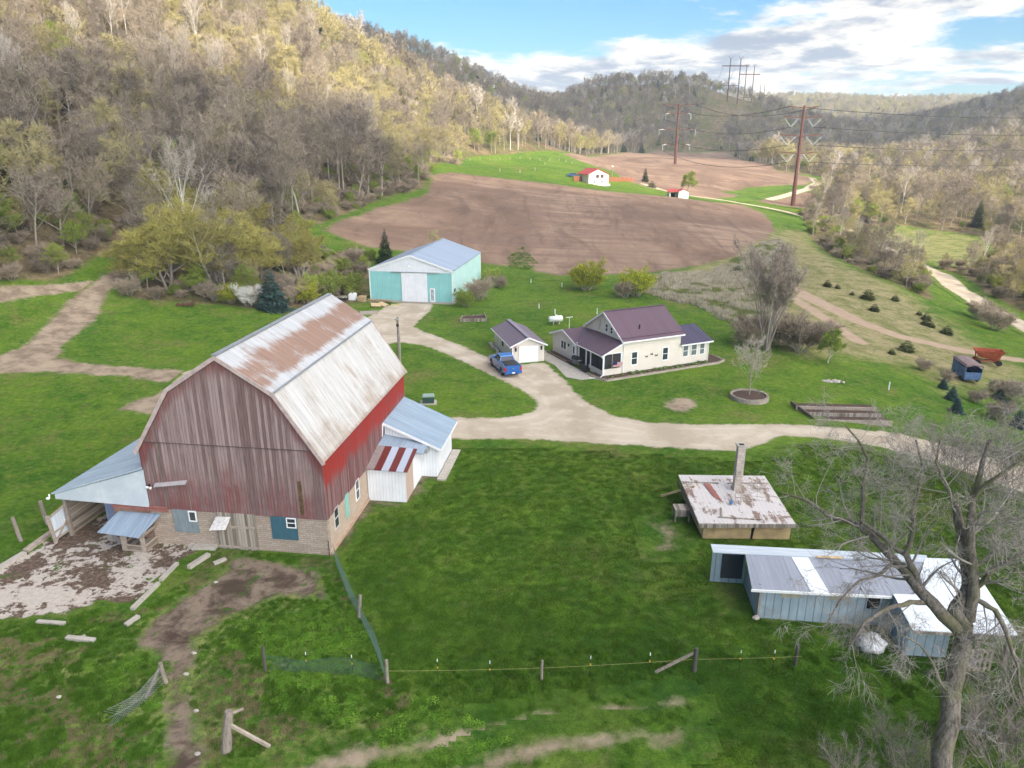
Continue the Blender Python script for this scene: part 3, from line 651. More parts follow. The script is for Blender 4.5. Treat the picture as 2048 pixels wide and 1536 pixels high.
m_rooflow = rust_roof('barn_roof_lower_metal', (0.56, 0.55, 0.535), (0.40, 0.38, 0.355), (0.36, 0.25, 0.17), rk_low)
m_bluemetal = rust_roof('blue_grey_roof_metal', (0.26, 0.34, 0.42), (0.35, 0.43, 0.51), (0.25, 0.19, 0.15), rk_none, along='y')
m_bluemetalx = rust_roof('blue_grey_roof_metal_wide', (0.24, 0.31, 0.39), (0.37, 0.44, 0.51), (0.28, 0.21, 0.16), rk_none, along='x', seam=.9)
m_palemetal = rust_roof('pale_galvanised_metal', (0.50, 0.56, 0.61), (0.66, 0.70, 0.72), (0.3, 0.25, 0.2), rk_none, along='y')
m_shedroof = rust_roof('grey_blue_shed_roof', (0.30, 0.36, 0.45), (0.33, 0.39, 0.48), (0.3, 0.3, 0.3), rk_none, along='y', seam=.9)
m_plumroof = rust_roof('plum_brown_roof', (0.105, 0.060, 0.085), (0.125, 0.075, 0.10), (0.13, 0.08, 0.09), rk_none, along='x', seam=.3, rough=.5)
m_plumroofy = rust_roof('plum_brown_roof_cross', (0.105, 0.060, 0.085), (0.125, 0.075, 0.10), (0.13, 0.08, 0.09), rk_none, along='y', seam=.3, rough=.5)
m_purpleroof = rust_roof('slate_purple_roof', (0.075, 0.065, 0.11), (0.10, 0.085, 0.14), (0.12, 0.1, 0.13), rk_none, along='x', seam=.4, rough=.45)
m_garroof = rust_roof('mauve_garage_roof', (0.16, 0.12, 0.155), (0.19, 0.145, 0.18), (0.2, 0.15, 0.18), rk_none, along='y', seam=.3, rough=.5)
def siding_mat(name, col, dark, h_=.12):
    m, t, out = new_mat(name); o = t.add('ShaderNodeTexCoord').outputs['Object']; s = t.sep(o)
    k = t.math('FRACT', t.math('DIVIDE', s[2], h_)); g = t.step(k, 0.0, .15); n = t.noise(o, .8, 5, .6)
    c = t.mix(g, dark, col); f = t.lin(n, .3, .7, .94, 1.05); c = t.mix(1.0, c, t.comb(f, f, f), 'MULTIPLY')
    finish(t, out, c, .6, bump=k, bstr=.3, bdist=.02, spec=.3); return m
m_siding = siding_mat('cream_lap_siding', (0.72, 0.66, 0.57), (0.60, 0.55, 0.475))
def rib_wall(name, col, step_=.3, axis=0, var=.08, rough=.5, dk=.75):
    m, t, out = new_mat(name); o = t.add('ShaderNodeTexCoord').outputs['Object']; s = t.sep(o)
    k = t.math('PINGPONG', t.math('DIVIDE', s[axis], step_), .5); g = t.step(k, 0.02, .10); n = t.noise(o, .7, 6, .65)
    st = t.noise(t.scl(o, 4, 4, .3), 1.5, 5, .6)
    c = t.mix(g, tuple(v*dk for v in col), col); f = t.math('MULTIPLY', t.lin(n, .3, .7, 1-var, 1+var), t.lin(st, .3, .7, 1-var*.6, 1+var*.6)); c = t.mix(1.0, c, t.comb(f, f, f), 'MULTIPLY')
    finish(t, out, c, rough, bump=g, bstr=.4, bdist=-.02, spec=.4); return m
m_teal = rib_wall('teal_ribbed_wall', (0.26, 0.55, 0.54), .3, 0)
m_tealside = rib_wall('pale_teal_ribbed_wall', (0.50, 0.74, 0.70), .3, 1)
m_whiterib = rib_wall('white_ribbed_wall', (0.74, 0.76, 0.79), .23, 0)
m_whiteriby = rib_wall('white_ribbed_wall_side', (0.76, 0.77, 0.79), .23, 1)
m_bluewall = rib_wall('blue_grey_panels', (0.30, 0.38, 0.43), .42, 0, var=.15, dk=.55)
m_bluewally = rib_wall('blue_grey_end_panels', (0.26, 0.33, 0.38), .42, 1, var=.15, dk=.6)
def window(par, face, u0, z0, u1, z1, at, out_=1, fr=.07, mat=None, mull='h', glass=None, name='window'):
    """framed window on a wall plane: face 'y' -> spans x, face 'x' -> spans y; at = plane position; out_ = outward sign"""
    m = MB(); p = .05*out_
    def bx(a0, a1, b0, b1, d0, d1, mm):
        if face == 'y': mm.box(a0, at+d0, b0, a1, at+d1, b1)
        else: mm.box(at+d0, a0, b0, at+d1, a1, b1)
    bx(u0-fr, u1+fr, z1, z1+fr, 0, p, m); bx(u0-fr, u1+fr, z0-fr, z0, 0, p, m); bx(u0-fr, u0, z0, z1, 0, p, m); bx(u1, u1+fr, z0, z1, 0, p, m)
    if mull == 'h': bx(u0, u1, (z0+z1)/2-.025, (z0+z1)/2+.025, 0, p*.9, m)
    if mull == 'v': bx((u0+u1)/2-.03, (u0+u1)/2+.03, z0, z1, 0, p*.9, m)
    f = m.build(name, mat or m_white, par); g = MB(); bx(u0, u1, z0, z1, 0, p*.4, g); g.build('pane', glass or m_glass, f); return f
def quad_frame_slab(q, th): return MB().slab(q, th)

# ---------------------------------------------------------------- the barn
BX, BY, BAZ = -11.13, 38.75, math.radians(7.65)
BZ = float(hz(BX, BY))
def bworld(x, y, z=None):
    X = BX+x*math.cos(BAZ)+y*math.sin(BAZ); Y = BY-x*math.sin(BAZ)+y*math.cos(BAZ)
    return (X, Y, float(hz(X, Y)) if z is None else z)
barn = root('barn', (BX, BY, BZ), -BAZ, 'large weathered red gambrel barn with rust-streaked metal roof on a tan block base', 'barn')
W, L, HS = 11.46, 17.38, 2.56
b = MB()                                   # masonry base: four walls
b.box(-W, 0, -.5, 0, .35, HS).box(-W, L-.35, -.5, 0, L, HS).box(-W, .35, -.5, -W+.35, L-.35, HS)
b.build('stone_wall', m_block, barn)
MB().box(-.35, .353, -.5, 0, L-.353, HS-.004).build('side_stone_wall', m_block2, barn)
MB().box(-.12, .1, -.5, .14, L-.1, .18).build('footing', plain('pinkish_footing', (0.42, 0.29, 0.21), .95, var=.25), barn)
prof = [(-W+.02, HS-.06), (-.02, HS-.06), (-.02, 6.3), (-W/2+3.18, 10.26), (-W/2, 12.34), (-W/2-3.18, 10.26), (-W+.02, 6.3)]
b = MB().prism([(-W-.04, HS-.1), (.04, HS-.1), (.04, 7.03), (-W-.04, 7.03)][:2]+[(.04, 6.35), (-.40, 6.98), (-W+.40, 6.98), (-W-.04, 6.35)], 'y', -.06, .03)
b.build('lower_gable_siding', m_gable, barn)
b = MB().prism([(-W+.40, 6.985), (-.40, 6.985), (-W/2+3.18, 10.26), (-W/2, 12.34), (-W/2-3.18, 10.26)], 'y', -.10, .03)
b.build('upper_gable_siding', m_gable, barn)
MB().prism(prof, 'y', L-.05, L+.03).build('rear_gable_siding', m_gable, barn)
MB().box(-.03, .04, HS-.14, .045, L-.06, 6.4).build('side_siding', m_side, barn)
MB().box(-W-.045, .04, HS-.1, -W+.03, L-.06, 6.4).build('side_siding', m_side, barn)
ov, of = .22, .18; zt = .12
eR = (ov, 6.17+zt); bR = (-W/2+3.18+.08, 10.33+zt); rd = (-W/2, 12.43+zt); bL = (-W-bR[0], bR[1]); eL = (-W-ov, 6.17+zt)
def slope(a, c, mat, name, th=.09, up=0):
    y0, y1 = -of, L+of
    return MB().slab([(a[0], y0, a[1]+up), (a[0], y1, a[1]+up), (c[0], y1, c[1]+up), (c[0], y0, c[1]+up)], th).build(name, mat, barn)
slope(eR, bR, m_rooflow, 'lower_roof'); slope((bR[0]+.06, bR[1]-.02), rd, m_roofup, 'upper_roof', up=.03)
MB().slab([(rd[0], -of, rd[1]+.03), (rd[0], L+of, rd[1]+.03), (bL[0]-.06, L+of, bL[1]+.01), (bL[0]-.06, -of, bL[1]+.01)], .09).build('upper_roof', m_roofup, barn)
MB().slab([(bL[0], -of, bL[1]), (bL[0], L+of, bL[1]), (eL[0], L+of, eL[1]), (eL[0], -of, eL[1])], .09).build('lower_roof', m_rooflow, barn)
b = MB()
for q in ([(eR[0], -of, eR[1]), (eR[0], L+of, eR[1]), (bR[0], L+of, bR[1]), (bR[0], -of, bR[1])], [(bR[0]+.06, -of, bR[1]+.01), (bR[0]+.06, L+of, bR[1]+.01), (rd[0], L+of, rd[1]+.03), (rd[0], -of, rd[1]+.03)]):
    b.ribs(q, 29, .025, .010)
b.build('roof_seams', m_roofup, barn)
MB().beam((rd[0], -of-.02, rd[1]+.05), (rd[0], L+of+.02, rd[1]+.05), .34, .05).beam((bR[0]+.05, -of, bR[1]+.05), (bR[0]+.05, L+of, bR[1]+.05), .16, .05).build('ridge_cap', m_steel, barn)
b = MB()
for yy in (-of-.035, L+of+.035):
    for p, q in ((eR, bR), (bR, rd), (rd, bL), (bL, eL)):
        b.beam((p[0], yy, p[1]-.10), (q[0], yy, q[1]-.10), .05, .24, up=(0, 0, 1))
for k_ in (0, 4):
    r_b = MB()
    for vs_, fs_ in b.pr[k_:k_+4]: r_b._add(vs_, fs_)
    r_b.build('rake_trim', m_rake, barn)
MB().box(-W+.4, -.125, 6.95, -.4, -.105, 6.99).build('seam_trim', plain('dark_seam', (.10, .07, .065), .9), barn)
# door and panels on the front
b = MB().box(-7.12, -.10, .02, -4.55, -.003, 2.52); dd = b.build('barn_door', m_oldwood, barn)
each(MB().beam((-7.1, -.13, 1.55), (-4.6, -.13, 1.62), .05, .14).beam((-7.1, -.13, .2), (-4.6, -.13, .2), .05, .12), 'door_batten', m_rail, dd)
MB().slab([(-7.25, -.75, 1.62), (-6.25, -.62, 1.66), (-6.10, -.13, 2.28), (-7.05, -.13, 2.24)], .03).build('tin_sheet', plain('rusted_white_tin', (0.55, 0.52, 0.50), .6, var=.35, vscale=7), barn)
tp = MB().box(-3.55, -.09, .95, -1.90, -.003, 2.50).build('teal_panel', m_tealboard, barn)
window(tp, 'y', -2.48, 1.86, -1.98, 2.42, -.09, -1, .06)
gp = MB().box(-9.92, -.09, .97, -8.35, -.003, 2.52).build('grey_panel', m_greypanel, barn)
window(gp, 'y', -8.80, 1.84, -8.42, 2.42, -.09, -1, .07, mull='')
MB().box(-1.58, -.10, 2.75, -1.36, -.062, 4.95).build('missing_board_gap', plain('hay_showing_in_gap', (0.11, 0.075, 0.035), .95, var=.7, vscale=5), barn)
MB().slab([(-10.75, -.35, 4.10), (-8.62, -.35, 4.42), (-8.62, -.07, 4.58), (-10.75, -.07, 4.24)], .04).build('hood_board', plain('pale_grey_board', (0.42, 0.38, 0.38), .8), barn)
fl = MB().box(-11.2, -.2, 4.05, -11.08, -.07, 4.15).build('floodlight', m_black, barn)
MB().lathe([(.02, -.12), (.09, -.02), (.09, .02), (.03, .05)], 10, (-11.22, -.24, 4.02)).lathe([(.02, -.12), (.09, -.02), (.09, .02), (.03, .05)], 10, (-11.02, -.24, 3.98)).build('lamp', m_white, fl)
b = MB()
for x in (-6.9, -4.6): b.box(x, -.12, 2.53, x+.02, -.1, 6.9)
b.box(-10.25, -.115, 2.5, -10.2, -.1, 6.9).box(-8.62, -.115, 2.5, -8.59, -.1, 4.5)
each(b, 'hay_door_joint', m_oldwood, barn)
MB().tube((.02, -.12, 0), (.02, -.12, 1.1), .025).build('hydrant_pipe', m_black, barn)
window(barn, 'x', 1.12, 1.2, 1.75, 2.5, 0, 1, .06, plain('dull_window_frame', (0.55, 0.54, 0.52), .6)); window(barn, 'x', 5.02, 1.15, 5.62, 2.5, 0, 1, .06)
MB().box(.003, 2.98, .9, .05, 3.58, 2.55).build('mint_board', m_mint, barn)
MB().box(.003, L-4.2, 3.2, .075, L-4.12, 3.9).build('conduit', m_steel, barn)
# lean-to roof shelter on the left
lt = root('lean_to', bworld(-W, 0, BZ), -BAZ, 'open lean-to with corrugated pale metal roof against the left side of the barn', 'lean-to')
def LT(x): return x   # local frame: x negative away from the barn
q = [(-6.35, -.25, 3.12), (-.02, -.25, 5.2), (-.02, 9.6, 5.2), (-6.35, 9.6, 3.12)]
m_ltroof = rust_roof('corrugated_lean_to_roof', (0.40, 0.49, 0.58), (0.60, 0.66, 0.71), (0.4, 0.4, 0.42), rk_none, along='y', seam=.66, rough=.35)
ltr = MB().slab([q[0], q[1], q[2], q[3]], .05).build('roof', m_ltroof, lt)
b = MB()
for k in range(50):
    yy = -.22+9.8*k/49; b.beam((-6.35, yy, 3.14), (-.02, yy, 5.22), .10, .07, up=(0, 0, 1))
b.build('corrugation', m_ltroof, ltr)
MB().prism([(-6.2, 2.75), (.1, 2.62), (.1, 5.12), (-6.2, 3.08)], 'y', -.2, -.12).build('front_fascia', m_palemetal, lt)
each(MB().box(-5.95, .0, 0, -5.75, .2, 2.72).box(-5.95, 9.2, 0, -5.75, 9.4, 3.0), 'post', m_post, lt)
MB().box(-6.0, .25, 0, -5.9, 9.4, 2.1).build('plank_wall', m_oldwoodh, lt)
MB().box(-5.9, 9.3, 0, 0, 9.4, 2.7).build('back_wall', m_oldwood, lt)
MB().box(-4.15, 1.3, 0, -2.5, 1.38, 2.6).build('blue_metal_wall', rib_wall('lilac_blue_sheet', (0.20, 0.25, 0.38), .22, 0, .2), lt)
MB().box(-2.45, -.04, 0, -.05, .1, 2.6).build('brick_infill', block_mat('reddish_bricks', (0.28, 0.15, 0.11), (0.36, 0.23, 0.17), (0.15, 0.1, 0.08), .3, .1), lt)
each(MB().beam((-2.6, -.16, 2.72), (1.3, -.16, 2.60), .06, .16).beam((-2.4, -.2, 2.52), (1.3, -.2, 2.42), .06, .14), 'red_rail', m_redtrim, lt)
MB().tube((-6.5, -.3, 2.95), (-6.5, -.3, 3.1), .05).lathe([(.03, -.1), (.12, -.02), (.12, .04), (.02, .1)], 10, (-6.55, -.38, 2.85)).build('floodlight', m_white, lt)
# gate
gt = root('barn_gate', bworld(-17.6, -.95), -BAZ, 'metal and plank yard gate with diagonal brace, leaning open left of the lean-to', 'gate')
ga, gb = Vector((0, 0, 0)), Vector((.15, 2.4, 0))
each(MB().beam(ga+Vector((0, 0, .05)), ga+Vector((-.15, -.1, 2.0)), .16, .16).beam((.12, 2.35, .05), (.12, 2.35, 2.5), .14, .14), 'gate_post', m_rail, gt)
MB().hexa([(-.03, .1, .35), (.03, .1, .35), (.15, 2.3, .3), (.09, 2.3, .3)], [(-.13, .05, 1.85), (-.07, .05, 1.85), (.15, 2.3, 2.3), (.09, 2.3, 2.3)]).build('tin_panel', m_palemetal, gt)
each(MB().beam((.05, .05, .25), (.2, 2.3, 2.3), .05, .14).beam((.02, 0, .8), (.18, 2.3, 1.0), .05, .14).beam((-.02, 0, 1.9), (.18, 2.3, 2.4), .05, .14).beam((.02, 0, .35), (.18, 1.1, .42), .05, .12), 'brace', m_rail, gt)
MB().beam((.1, 2.4, 2.35), (-1.2, 4.4, 2.2), .05, .12).build('top_rail', m_rail, gt)
# feeder
fd = root('feed_bunk', bworld(-12.95, -1.15), -BAZ-.05, 'roofed wooden feed bunk with blue-grey metal roof in front of the barn', 'feeder')
each(MB().box(0, 0, 0, .35, .12, 1.55).box(1.35, 0, 0, 1.6, .12, 1.45).box(0, 1.3, 0, .14, 1.42, 1.7).box(1.46, 1.3, 0, 1.6, 1.42, 1.7), 'post', m_rail, fd)
b = MB().box(.36, .02, 0, 1.34, .08, .5).box(.36, .02, 1.05, 1.34, .08, 1.4).box(1.52, .13, 0, 1.58, 1.29, .5).box(1.52, .13, 1.1, 1.58, 1.29, 1.3).box(.02, .13, 0, .08, 1.29, .5).box(.1, 1.34, 0, 1.45, 1.4, .5)
b.build('side_boards', m_oldwoodh, fd); MB().box(.09, .1, .3, 1.51, 1.33, .36).build('trough_floor', m_oldwood, fd)
MB().slab([(-1.05, -.55, 1.50), (1.75, -.55, 1.40), (2.25, 1.75, 2.32), (-.55, 1.75, 2.40)], .04).build('roof', m_bluemetalx, fd)
# white annexes on the right side
an = root('white_annex', bworld(0, 11.6, BZ), -BAZ, 'larger white metal annex with blue-grey lean-to roof on the barn side', 'annex')
MB().prism([(.08, -.2), (4.0, -.2), (4.0, 2.35), (.08, 4.05)], 'y', 0, .12).build('front_wall', m_whiterib, an)
MB().box(3.9, .125, -.2, 4.02, 5.0, 2.4).prism([(.08, -.2), (4.0, -.2), (4.0, 2.35), (.08, 4.05)], 'y', 5.0, 5.1).build('side_wall', m_whiteriby, an)
q = [(.06, -.3, 4.32), (.06, 5.5, 4.32), (4.4, 5.5, 2.42), (4.4, -.3, 2.42)]
rf = MB().slab([q[0], q[3], q[2], q[1]], .08).build('roof', m_bluemetal, an)
MB().ribs([q[3], q[2], q[1], q[0]], 13, .035, .03).build('roof_rib', m_bluemetal, rf)
MB().beam((.05, -.33, 4.24), (4.42, -.33, 2.34), .05, .18).beam((4.43, -.3, 2.33), (4.43, 5.5, 2.33), .05, .16, up=(0, 0, 1)).beam((.05, -.33, 4.22), (.0, -.5, 3.3), .12, .16).build('white_trim', m_white, an)
MB().box(4.1, -.6, -.1, 4.75, 5.0, .14).build('stone_step', m_concrete, an)
for px_, s_ in ((4.3, .12), (4.5, .09), (4.35, .1)): pass
a2 = root('white_annex', bworld(0, 7.3, BZ), -BAZ, 'small white ribbed shed with maroon and grey striped roof beside the barn wall', 'annex')
MB().box(.06, 0, -.1, 2.78, .1, 2.42).build('front_wall', m_whiterib, a2)
MB().box(2.68, .103, -.1, 2.78, 2.0, 2.42).build('side_wall', plain('pinkish_board_wall', (0.50, 0.38, 0.31), .8, stretch=(3, 6, .4), var=.2), a2)
MB().box(2.68, 2.003, -.1, 2.785, 4.25, 2.44).build('white_door', m_white, a2)
m_strip, t, out = new_mat('maroon_and_grey_striped_metal'); o_ = t.add('ShaderNodeTexCoord').outputs['Object']; s_ = t.sep(o_)
st_ = t.math('FRACT', t.math('DIVIDE', t.math('SUBTRACT', s_[0], .62), 1.05)); c_ = t.mix(t.math('GREATER_THAN', st_, .5), (0.14, 0.025, 0.022), (0.40, 0.46, 0.55))
c_ = t.mix(t.math('LESS_THAN', s_[0], .62), c_, t.mix(t.noise(o_, 3, 5), (0.18, 0.14, 0.13), (0.35, 0.30, 0.29)))
finish(t, out, c_, .45, bump=t.noise(o_, 4), bstr=.1)
MB().slab([(-.0, -.18, 2.5), (3.0, -.18, 2.46), (3.0, 2.6, 3.0), (.0, 2.6, 3.12)], .05).build('striped_roof', m_strip, a2)
MB().slab([(.06, 2.62, 3.10), (3.4, 2.62, 2.60), (3.4, 4.28, 2.75), (.06, 4.28, 3.3)], .06).build('rear_roof', m_bluemetalx, a2)
MB().box(2.9, 3.5, 2.25, 3.5, 4.1, 2.62).build('vent_box', m_steel, a2)
# ---------------------------------------------------------------- farmhouse (local frame: x along the long front, y away from the camera)
HA = math.radians(25.0); HX, HY = 9.74, 74.12; HZ = float(hz(HX+5, HY+4))+.02
def hw(x, y, dz=None):
    X = HX+x*math.cos(HA)-y*math.sin(HA); Y = HY+x*math.sin(HA)+y*math.cos(HA)
    return (X, Y, float(hz(X, Y)) if dz is None else dz)
hs = root('farmhouse', (HX, HY, HZ), HA, 'cream sided farmhouse with plum metal roofs and a screened corner porch', 'house')
x0, x1, D = 2.43, 10.05, 7.7; pk = D/2
MB().box(x0, 0, -.3, x1, D, 3.8).prism([(0, 3.8), (D, 3.8), (pk, 6.02)], 'x', x0, x1).build('wall', m_siding, hs)
def roofq(name, q, mat, th=.09, par=None): return MB().slab(q, th).build(name, mat, par or hs)
o_ = .32; ez = 3.86-.32*2.22/pk
mr = roofq('roof', [(x0-.25, -o_, ez), (x1+.3, -o_, ez), (x1+.3, pk, 6.16), (x0-.25, pk, 6.16)], m_plumroof)
roofq('rear_roof', [(x0-.25, pk, 6.158), (x1+.3, pk, 6.158), (x1+.3, D+o_, ez), (x0-.25, D+o_, ez)], m_plumroof)
MB().box(x0-.25, -o_+.35, ez+.25, x1+.3, -o_+.50, ez+.31).build('snow_rail', m_plumroof, mr)
MB().tube((5.2, 1.1, 4.5), (5.2, 1.1, 5.0), .07).build('vent_pipe', m_black, mr)
MB().beam((x0-.25, pk, 6.19), (x1+.3, pk, 6.19), .25, .05).build('ridge_cap', m_plumroof, mr)
b = MB()
for xx in (x0-.28,): b.beam((xx, -o_, ez-.08), (xx, pk, 6.07), .05, .2).beam((xx, D+o_, ez-.08), (xx, pk, 6.07), .05, .2)
b.build('gable_trim', m_white, hs)
MB().box(x0-.25, -o_-.05, ez-.16, x1+.3, -o_-.01, ez+.0).build('gutter', m_white, hs)
MB().tube((x0+.02, -.1, -.1), (x0+.02, -.1, 3.6), .05).build('downspout', m_white, hs)
window(hs, 'x', 3.15, 4.0, 3.6, 4.8, x0, -1, .1); window(hs, 'x', 2.15, 3.98, 2.55, 4.66, x0, -1, .1)
MB().box(x0-.2, 4.55, 4.0, x0-.14, 4.6, 5.15).build('conduit', m_steel, hs)
window(hs, 'y', 3.60, .92, 4.28, 2.28, 0, -1, .12); window(hs, 'y', 7.70, .95, 8.36, 2.30, 0, -1, .12)
# butterflies on the wall
for i, (bx_, bz_) in enumerate(((5.55, 1.62), (6.2, 1.82), (6.85, 1.60))):
    b = MB()
    for s_ in (-1, 1): b.prism([(bx_, bz_), (bx_+s_*.16, bz_+.13), (bx_+s_*.15, bz_-.02), (bx_+s_*.10, bz_-.14), (bx_, bz_-.04)], 'y', -.05, -.02)
    b.build('butterfly_ornament', plain('bronze_ornament', (.10, .085, .065), .5), hs)
# east extension
ex1 = 14.1; ED = 6.4; ep = 3.3
MB().box(x1+.003, .0, -.3, ex1, ED, 2.5).prism([(0, 2.5), (ED, 2.5), (ep, 3.55)], 'x', x1+.003, ex1).build('extension_wall', m_siding, hs)
er = roofq('extension_roof', [(x1+.02, -.3, 2.46), (ex1+.35, -.3, 2.46), (ex1+.35, ep, 3.68), (x1+.02, ep, 3.68)], m_purpleroof)
roofq('extension_roof', [(x1+.02, ep, 3.678), (ex1+.35, ep, 3.678), (ex1+.35, ED+.3, 2.46), (x1+.02, ED+.3, 2.46)], m_purpleroof)
MB().ribs([(x1+.02, -.3, 2.46), (ex1+.35, -.3, 2.46), (ex1+.35, ep, 3.68), (x1+.02, ep, 3.68)], 11, .04, .04).build('seam', m_purpleroof, er)
MB().box(x1-.1, -.36, 2.31, ex1+.35, -.31, 2.46).build('gutter', m_white, hs)
MB().tube((ex1-.1, -.08, -.1), (ex1-.1, -.08, 2.35), .045).build('downspout', m_white, hs)
for a_, c_ in ((10.5, 11.15), (11.65, 12.35), (12.85, 13.45)): window(hs, 'y', a_, 1.0, c_, 2.2, 0, -1, .08, glass=glassmat('curtained_glass', (.09, .11, .11)))
# west wing
WY0, WY1, wp, wh = 5.75, 11.4, 8.6, 2.35
MB().box(0, WY0, -.3, x0-.003, WY1, wh-.05).prism([(WY0, wh-.05), (WY1, wh-.05), (wp, 3.2)], 'x', 0, x0+3.5).build('wing_wall', m_siding, hs)
wr = MB().slab([(-.3, 5.15, 2.22), (2.42, 5.15, 2.22), (2.42, wp, 3.32), (-.3, wp, 3.32)], .09).build('wing_roof', m_plumroof, hs)
MB().slab([(-.3, wp, 3.318), (4.6, wp, 3.318), (4.6, WY1+.35, 2.25), (-.3, WY1+.35, 2.25)], .09).slab([(2.42, 7.72, 3.04), (4.6, 7.72, 3.04), (4.6, wp, 3.32), (2.42, wp, 3.32)], .09).build('wing_rear_roof', m_plumroof, hs)
MB().beam((-.33, 5.15, 2.13), (-.33, wp, 3.23), .05, .2).beam((-.33, WY1+.35, 2.15), (-.33, wp, 3.23), .05, .2).build('wing_trim', m_white, hs)
window(hs, 'x', 8.1, .95, 9.3, 1.85, 0, -1, .08, mull='v')
dr = MB().box(-.06, 5.85, .0, -.003, 6.6, 2.0).build('entry_door', m_white, hs); MB().box(-.075, 6.05, .95, -.061, 6.4, 1.8).build('door_glass', m_glass, dr)
lm = MB().box(-.15, 7.35, 1.55, -.02, 7.5, 1.85).build('wall_lantern', m_black, hs)
# corner porch
b = MB().box(0, .06, -.3, .08, 3.0, .62).box(.0, 0, -.3, x0-.003, .06, .78); b.build('porch_knee_wall', m_siding, hs)
for py_ in (0, 2.6, 3.55, 5.2): MB().box(-.03, py_-.06 if py_ else -.03, -.2, .13, py_+.1, 2.35).build('porch_post', m_white, hs)
MB().box(2.2, -.025, .79, 2.42, .07, 2.5).box(.14, -.022, 2.42, 2.2, .06, 2.5).build('porch_frame', m_white, hs)
MB().prism([(.0, 2.5), (x0-.003, 2.5), (x0-.003, 3.52)], 'y', .0, .06).build('porch_gable', m_siding, hs)
MB().box(.14, .02, .79, 2.19, .05, 2.41).build('porch_screen', m_screen, hs); MB().box(1.1, -.01, .79, 1.16, .018, 2.41).build('screen_bar', m_rail, hs)
MB().box(.03, .11, .63, .06, 2.53, 2.3).build('porch_screen', m_screen, hs); MB().box(.0, 1.25, .63, .028, 1.3, 2.3).build('screen_bar', m_black, hs)
pd = MB().box(.03, 2.72, .02, .06, 3.48, 2.25).build('screen_door', m_screen, hs)
MB().box(.03, 3.67, .02, .06, 5.1, 2.2).build('porch_screen', m_screen, hs)
MB().box(.09, .07, -.05, x0-.01, 5.7, .05).build('porch_floor', m_concrete, hs)
MB().box(-.08, -.08, 2.31, .1, 5.7, 2.45).build('porch_beam', m_white, hs)
pr_ = MB().slab([(-.28, -.2, 2.42), (x0+.03, -.2, 3.62), (x0+.03, 5.1, 3.62), (-.28, 5.1, 2.42)], .08)
pr_.hexa([(-.28, 5.1, 2.34), (x0+.03, 5.1, 3.54), (x0+.03, 7.7, 3.4), (-.27, 5.2, 2.2)], [(-.28, 5.1, 2.42), (x0+.03, 5.1, 3.62), (x0+.03, 8.4, 3.38), (-.27, 5.2, 2.27)])
pr_.build('porch_roof', m_plumroofy, hs)
MB().beam((-.28, -.23, 2.33), (x0+.03, -.23, 3.53), .05, .16).build('porch_trim', m_white, hs)
MB().box(-.34, -.22, 2.27, -.29, 5.15, 2.38).build('gutter', m_white, hs)
MB().path([(-.3, .05, 2.3), (-.05, -.07, 2.0), (-.05, -.07, .2), (-.75, -.45, .02), (-1.5, .2, .04)], [.05]*5, 6).build('downspout', m_white, hs)
# flower bed with block edge, patio, planter
fb = root('flower_bed', (HX, HY, HZ), HA, 'mulched flower bed edged with tan blocks along the farmhouse front', 'flower bed')
m_mulch = plain('dark_brown_mulch', (0.085, 0.055, 0.04), .98, var=.6, vscale=6)
MB().prism([(-.9, -.05), (-.35, -1.35), (14.6, -1.15), (15.8, -.6), (15.9, 1.6), (ex1+.02, 1.6), (ex1+.02, -.02), (-.04, -.06), (-.04, 1.5), (-.9, 1.6)], 'z', -.25, .10).build('mulch', m_mulch, fb)
b = MB()
for p, q in (((-.95, 1.6), (-.98, -.1)), ((-.98, -.1), (-.4, -1.45)), ((-.4, -1.45), (14.6, -1.25)), ((14.6, -1.25), (15.9, -.65)), ((15.9, -.65), (16.0, 1.6))):
    b.beam((p[0], p[1], -.02), (q[0], q[1], -.02), .26, .42)
b.build('block_edging', m_retain, fb)
b = MB(); r_ = random.Random(3)
for i in range(46):
    x_ = r_.uniform(.2, 13.5); y_ = r_.uniform(-1.05, -.25); s_ = r_.uniform(.06, .22); b.blob((x_, y_, .12+s_*.3), s_*1.3, s_, s_*.7, i, .4, 6, 4)
each(b, 'bed_plant', plain('bed_plants_green', (.09, .14, .035), .9, var=.8, vscale=7), fb)
def patio(): 
    pts = [hw(-.95, -.1), hw(-.95, 6.0), hw(-.4, 6.2), hw(-.4, 11.4), hw(-1.6, 12.6), hw(-3.0, 11.5), hw(-2.6, 6.0), hw(-3.6, 1.6), hw(-2.7, .2)]
    zt_ = max(p[2] for p in pts)+.05
    o = MB().prism([(p[0], p[1]) for p in pts], 'z', zt_-.5, zt_).build('patio', m_concrete); tag(o, 'pale concrete patio beside the farmhouse entry', 'patio', kind='structure')
patio()
pb = root('planter_bed', hw(-.9, 6.4), HA, 'low timber edged planter of dark soil under the farmhouse gable window', 'planter')
MB().box(.08, .1, -.2, .8, 4.6, .16).build('soil', m_mulch, pb); 
MB().box(-.1, 0, -.2, .07, 4.7, .24).box(-.1, -.1, -.2, .8, -.003, .24).build('timber_edge', plain('dark_timber', (.16, .12, .09), .9, var=.3), pb)
mt = MB().box(-.35, -.5, 0, .35, .5, .03).build('door_mat', m_black); mt.location = hw(-.55, 6.1, HZ+.08); mt.rotation_euler.z = HA; tag(mt, 'black doormat by the farmhouse entry door', 'doormat')
gr = root('barbecue_grill', hw(-.8, 4.5, HZ+.07), HA+.2, 'black gas grill on the patio beside the farmhouse porch', 'grill')
MB().prism([(-.25, .8), (.25, .8), (.25, 1.0), (.12, 1.2), (-.12, 1.2), (-.25, 1.0)], 'y', -.4, .4).build('grill_lid', m_black, gr)
MB().box(-.24, -.38, .35, .24, .38, .79).build('cabinet', plain('grey_grill_cabinet', (.12, .12, .13), .5), gr)
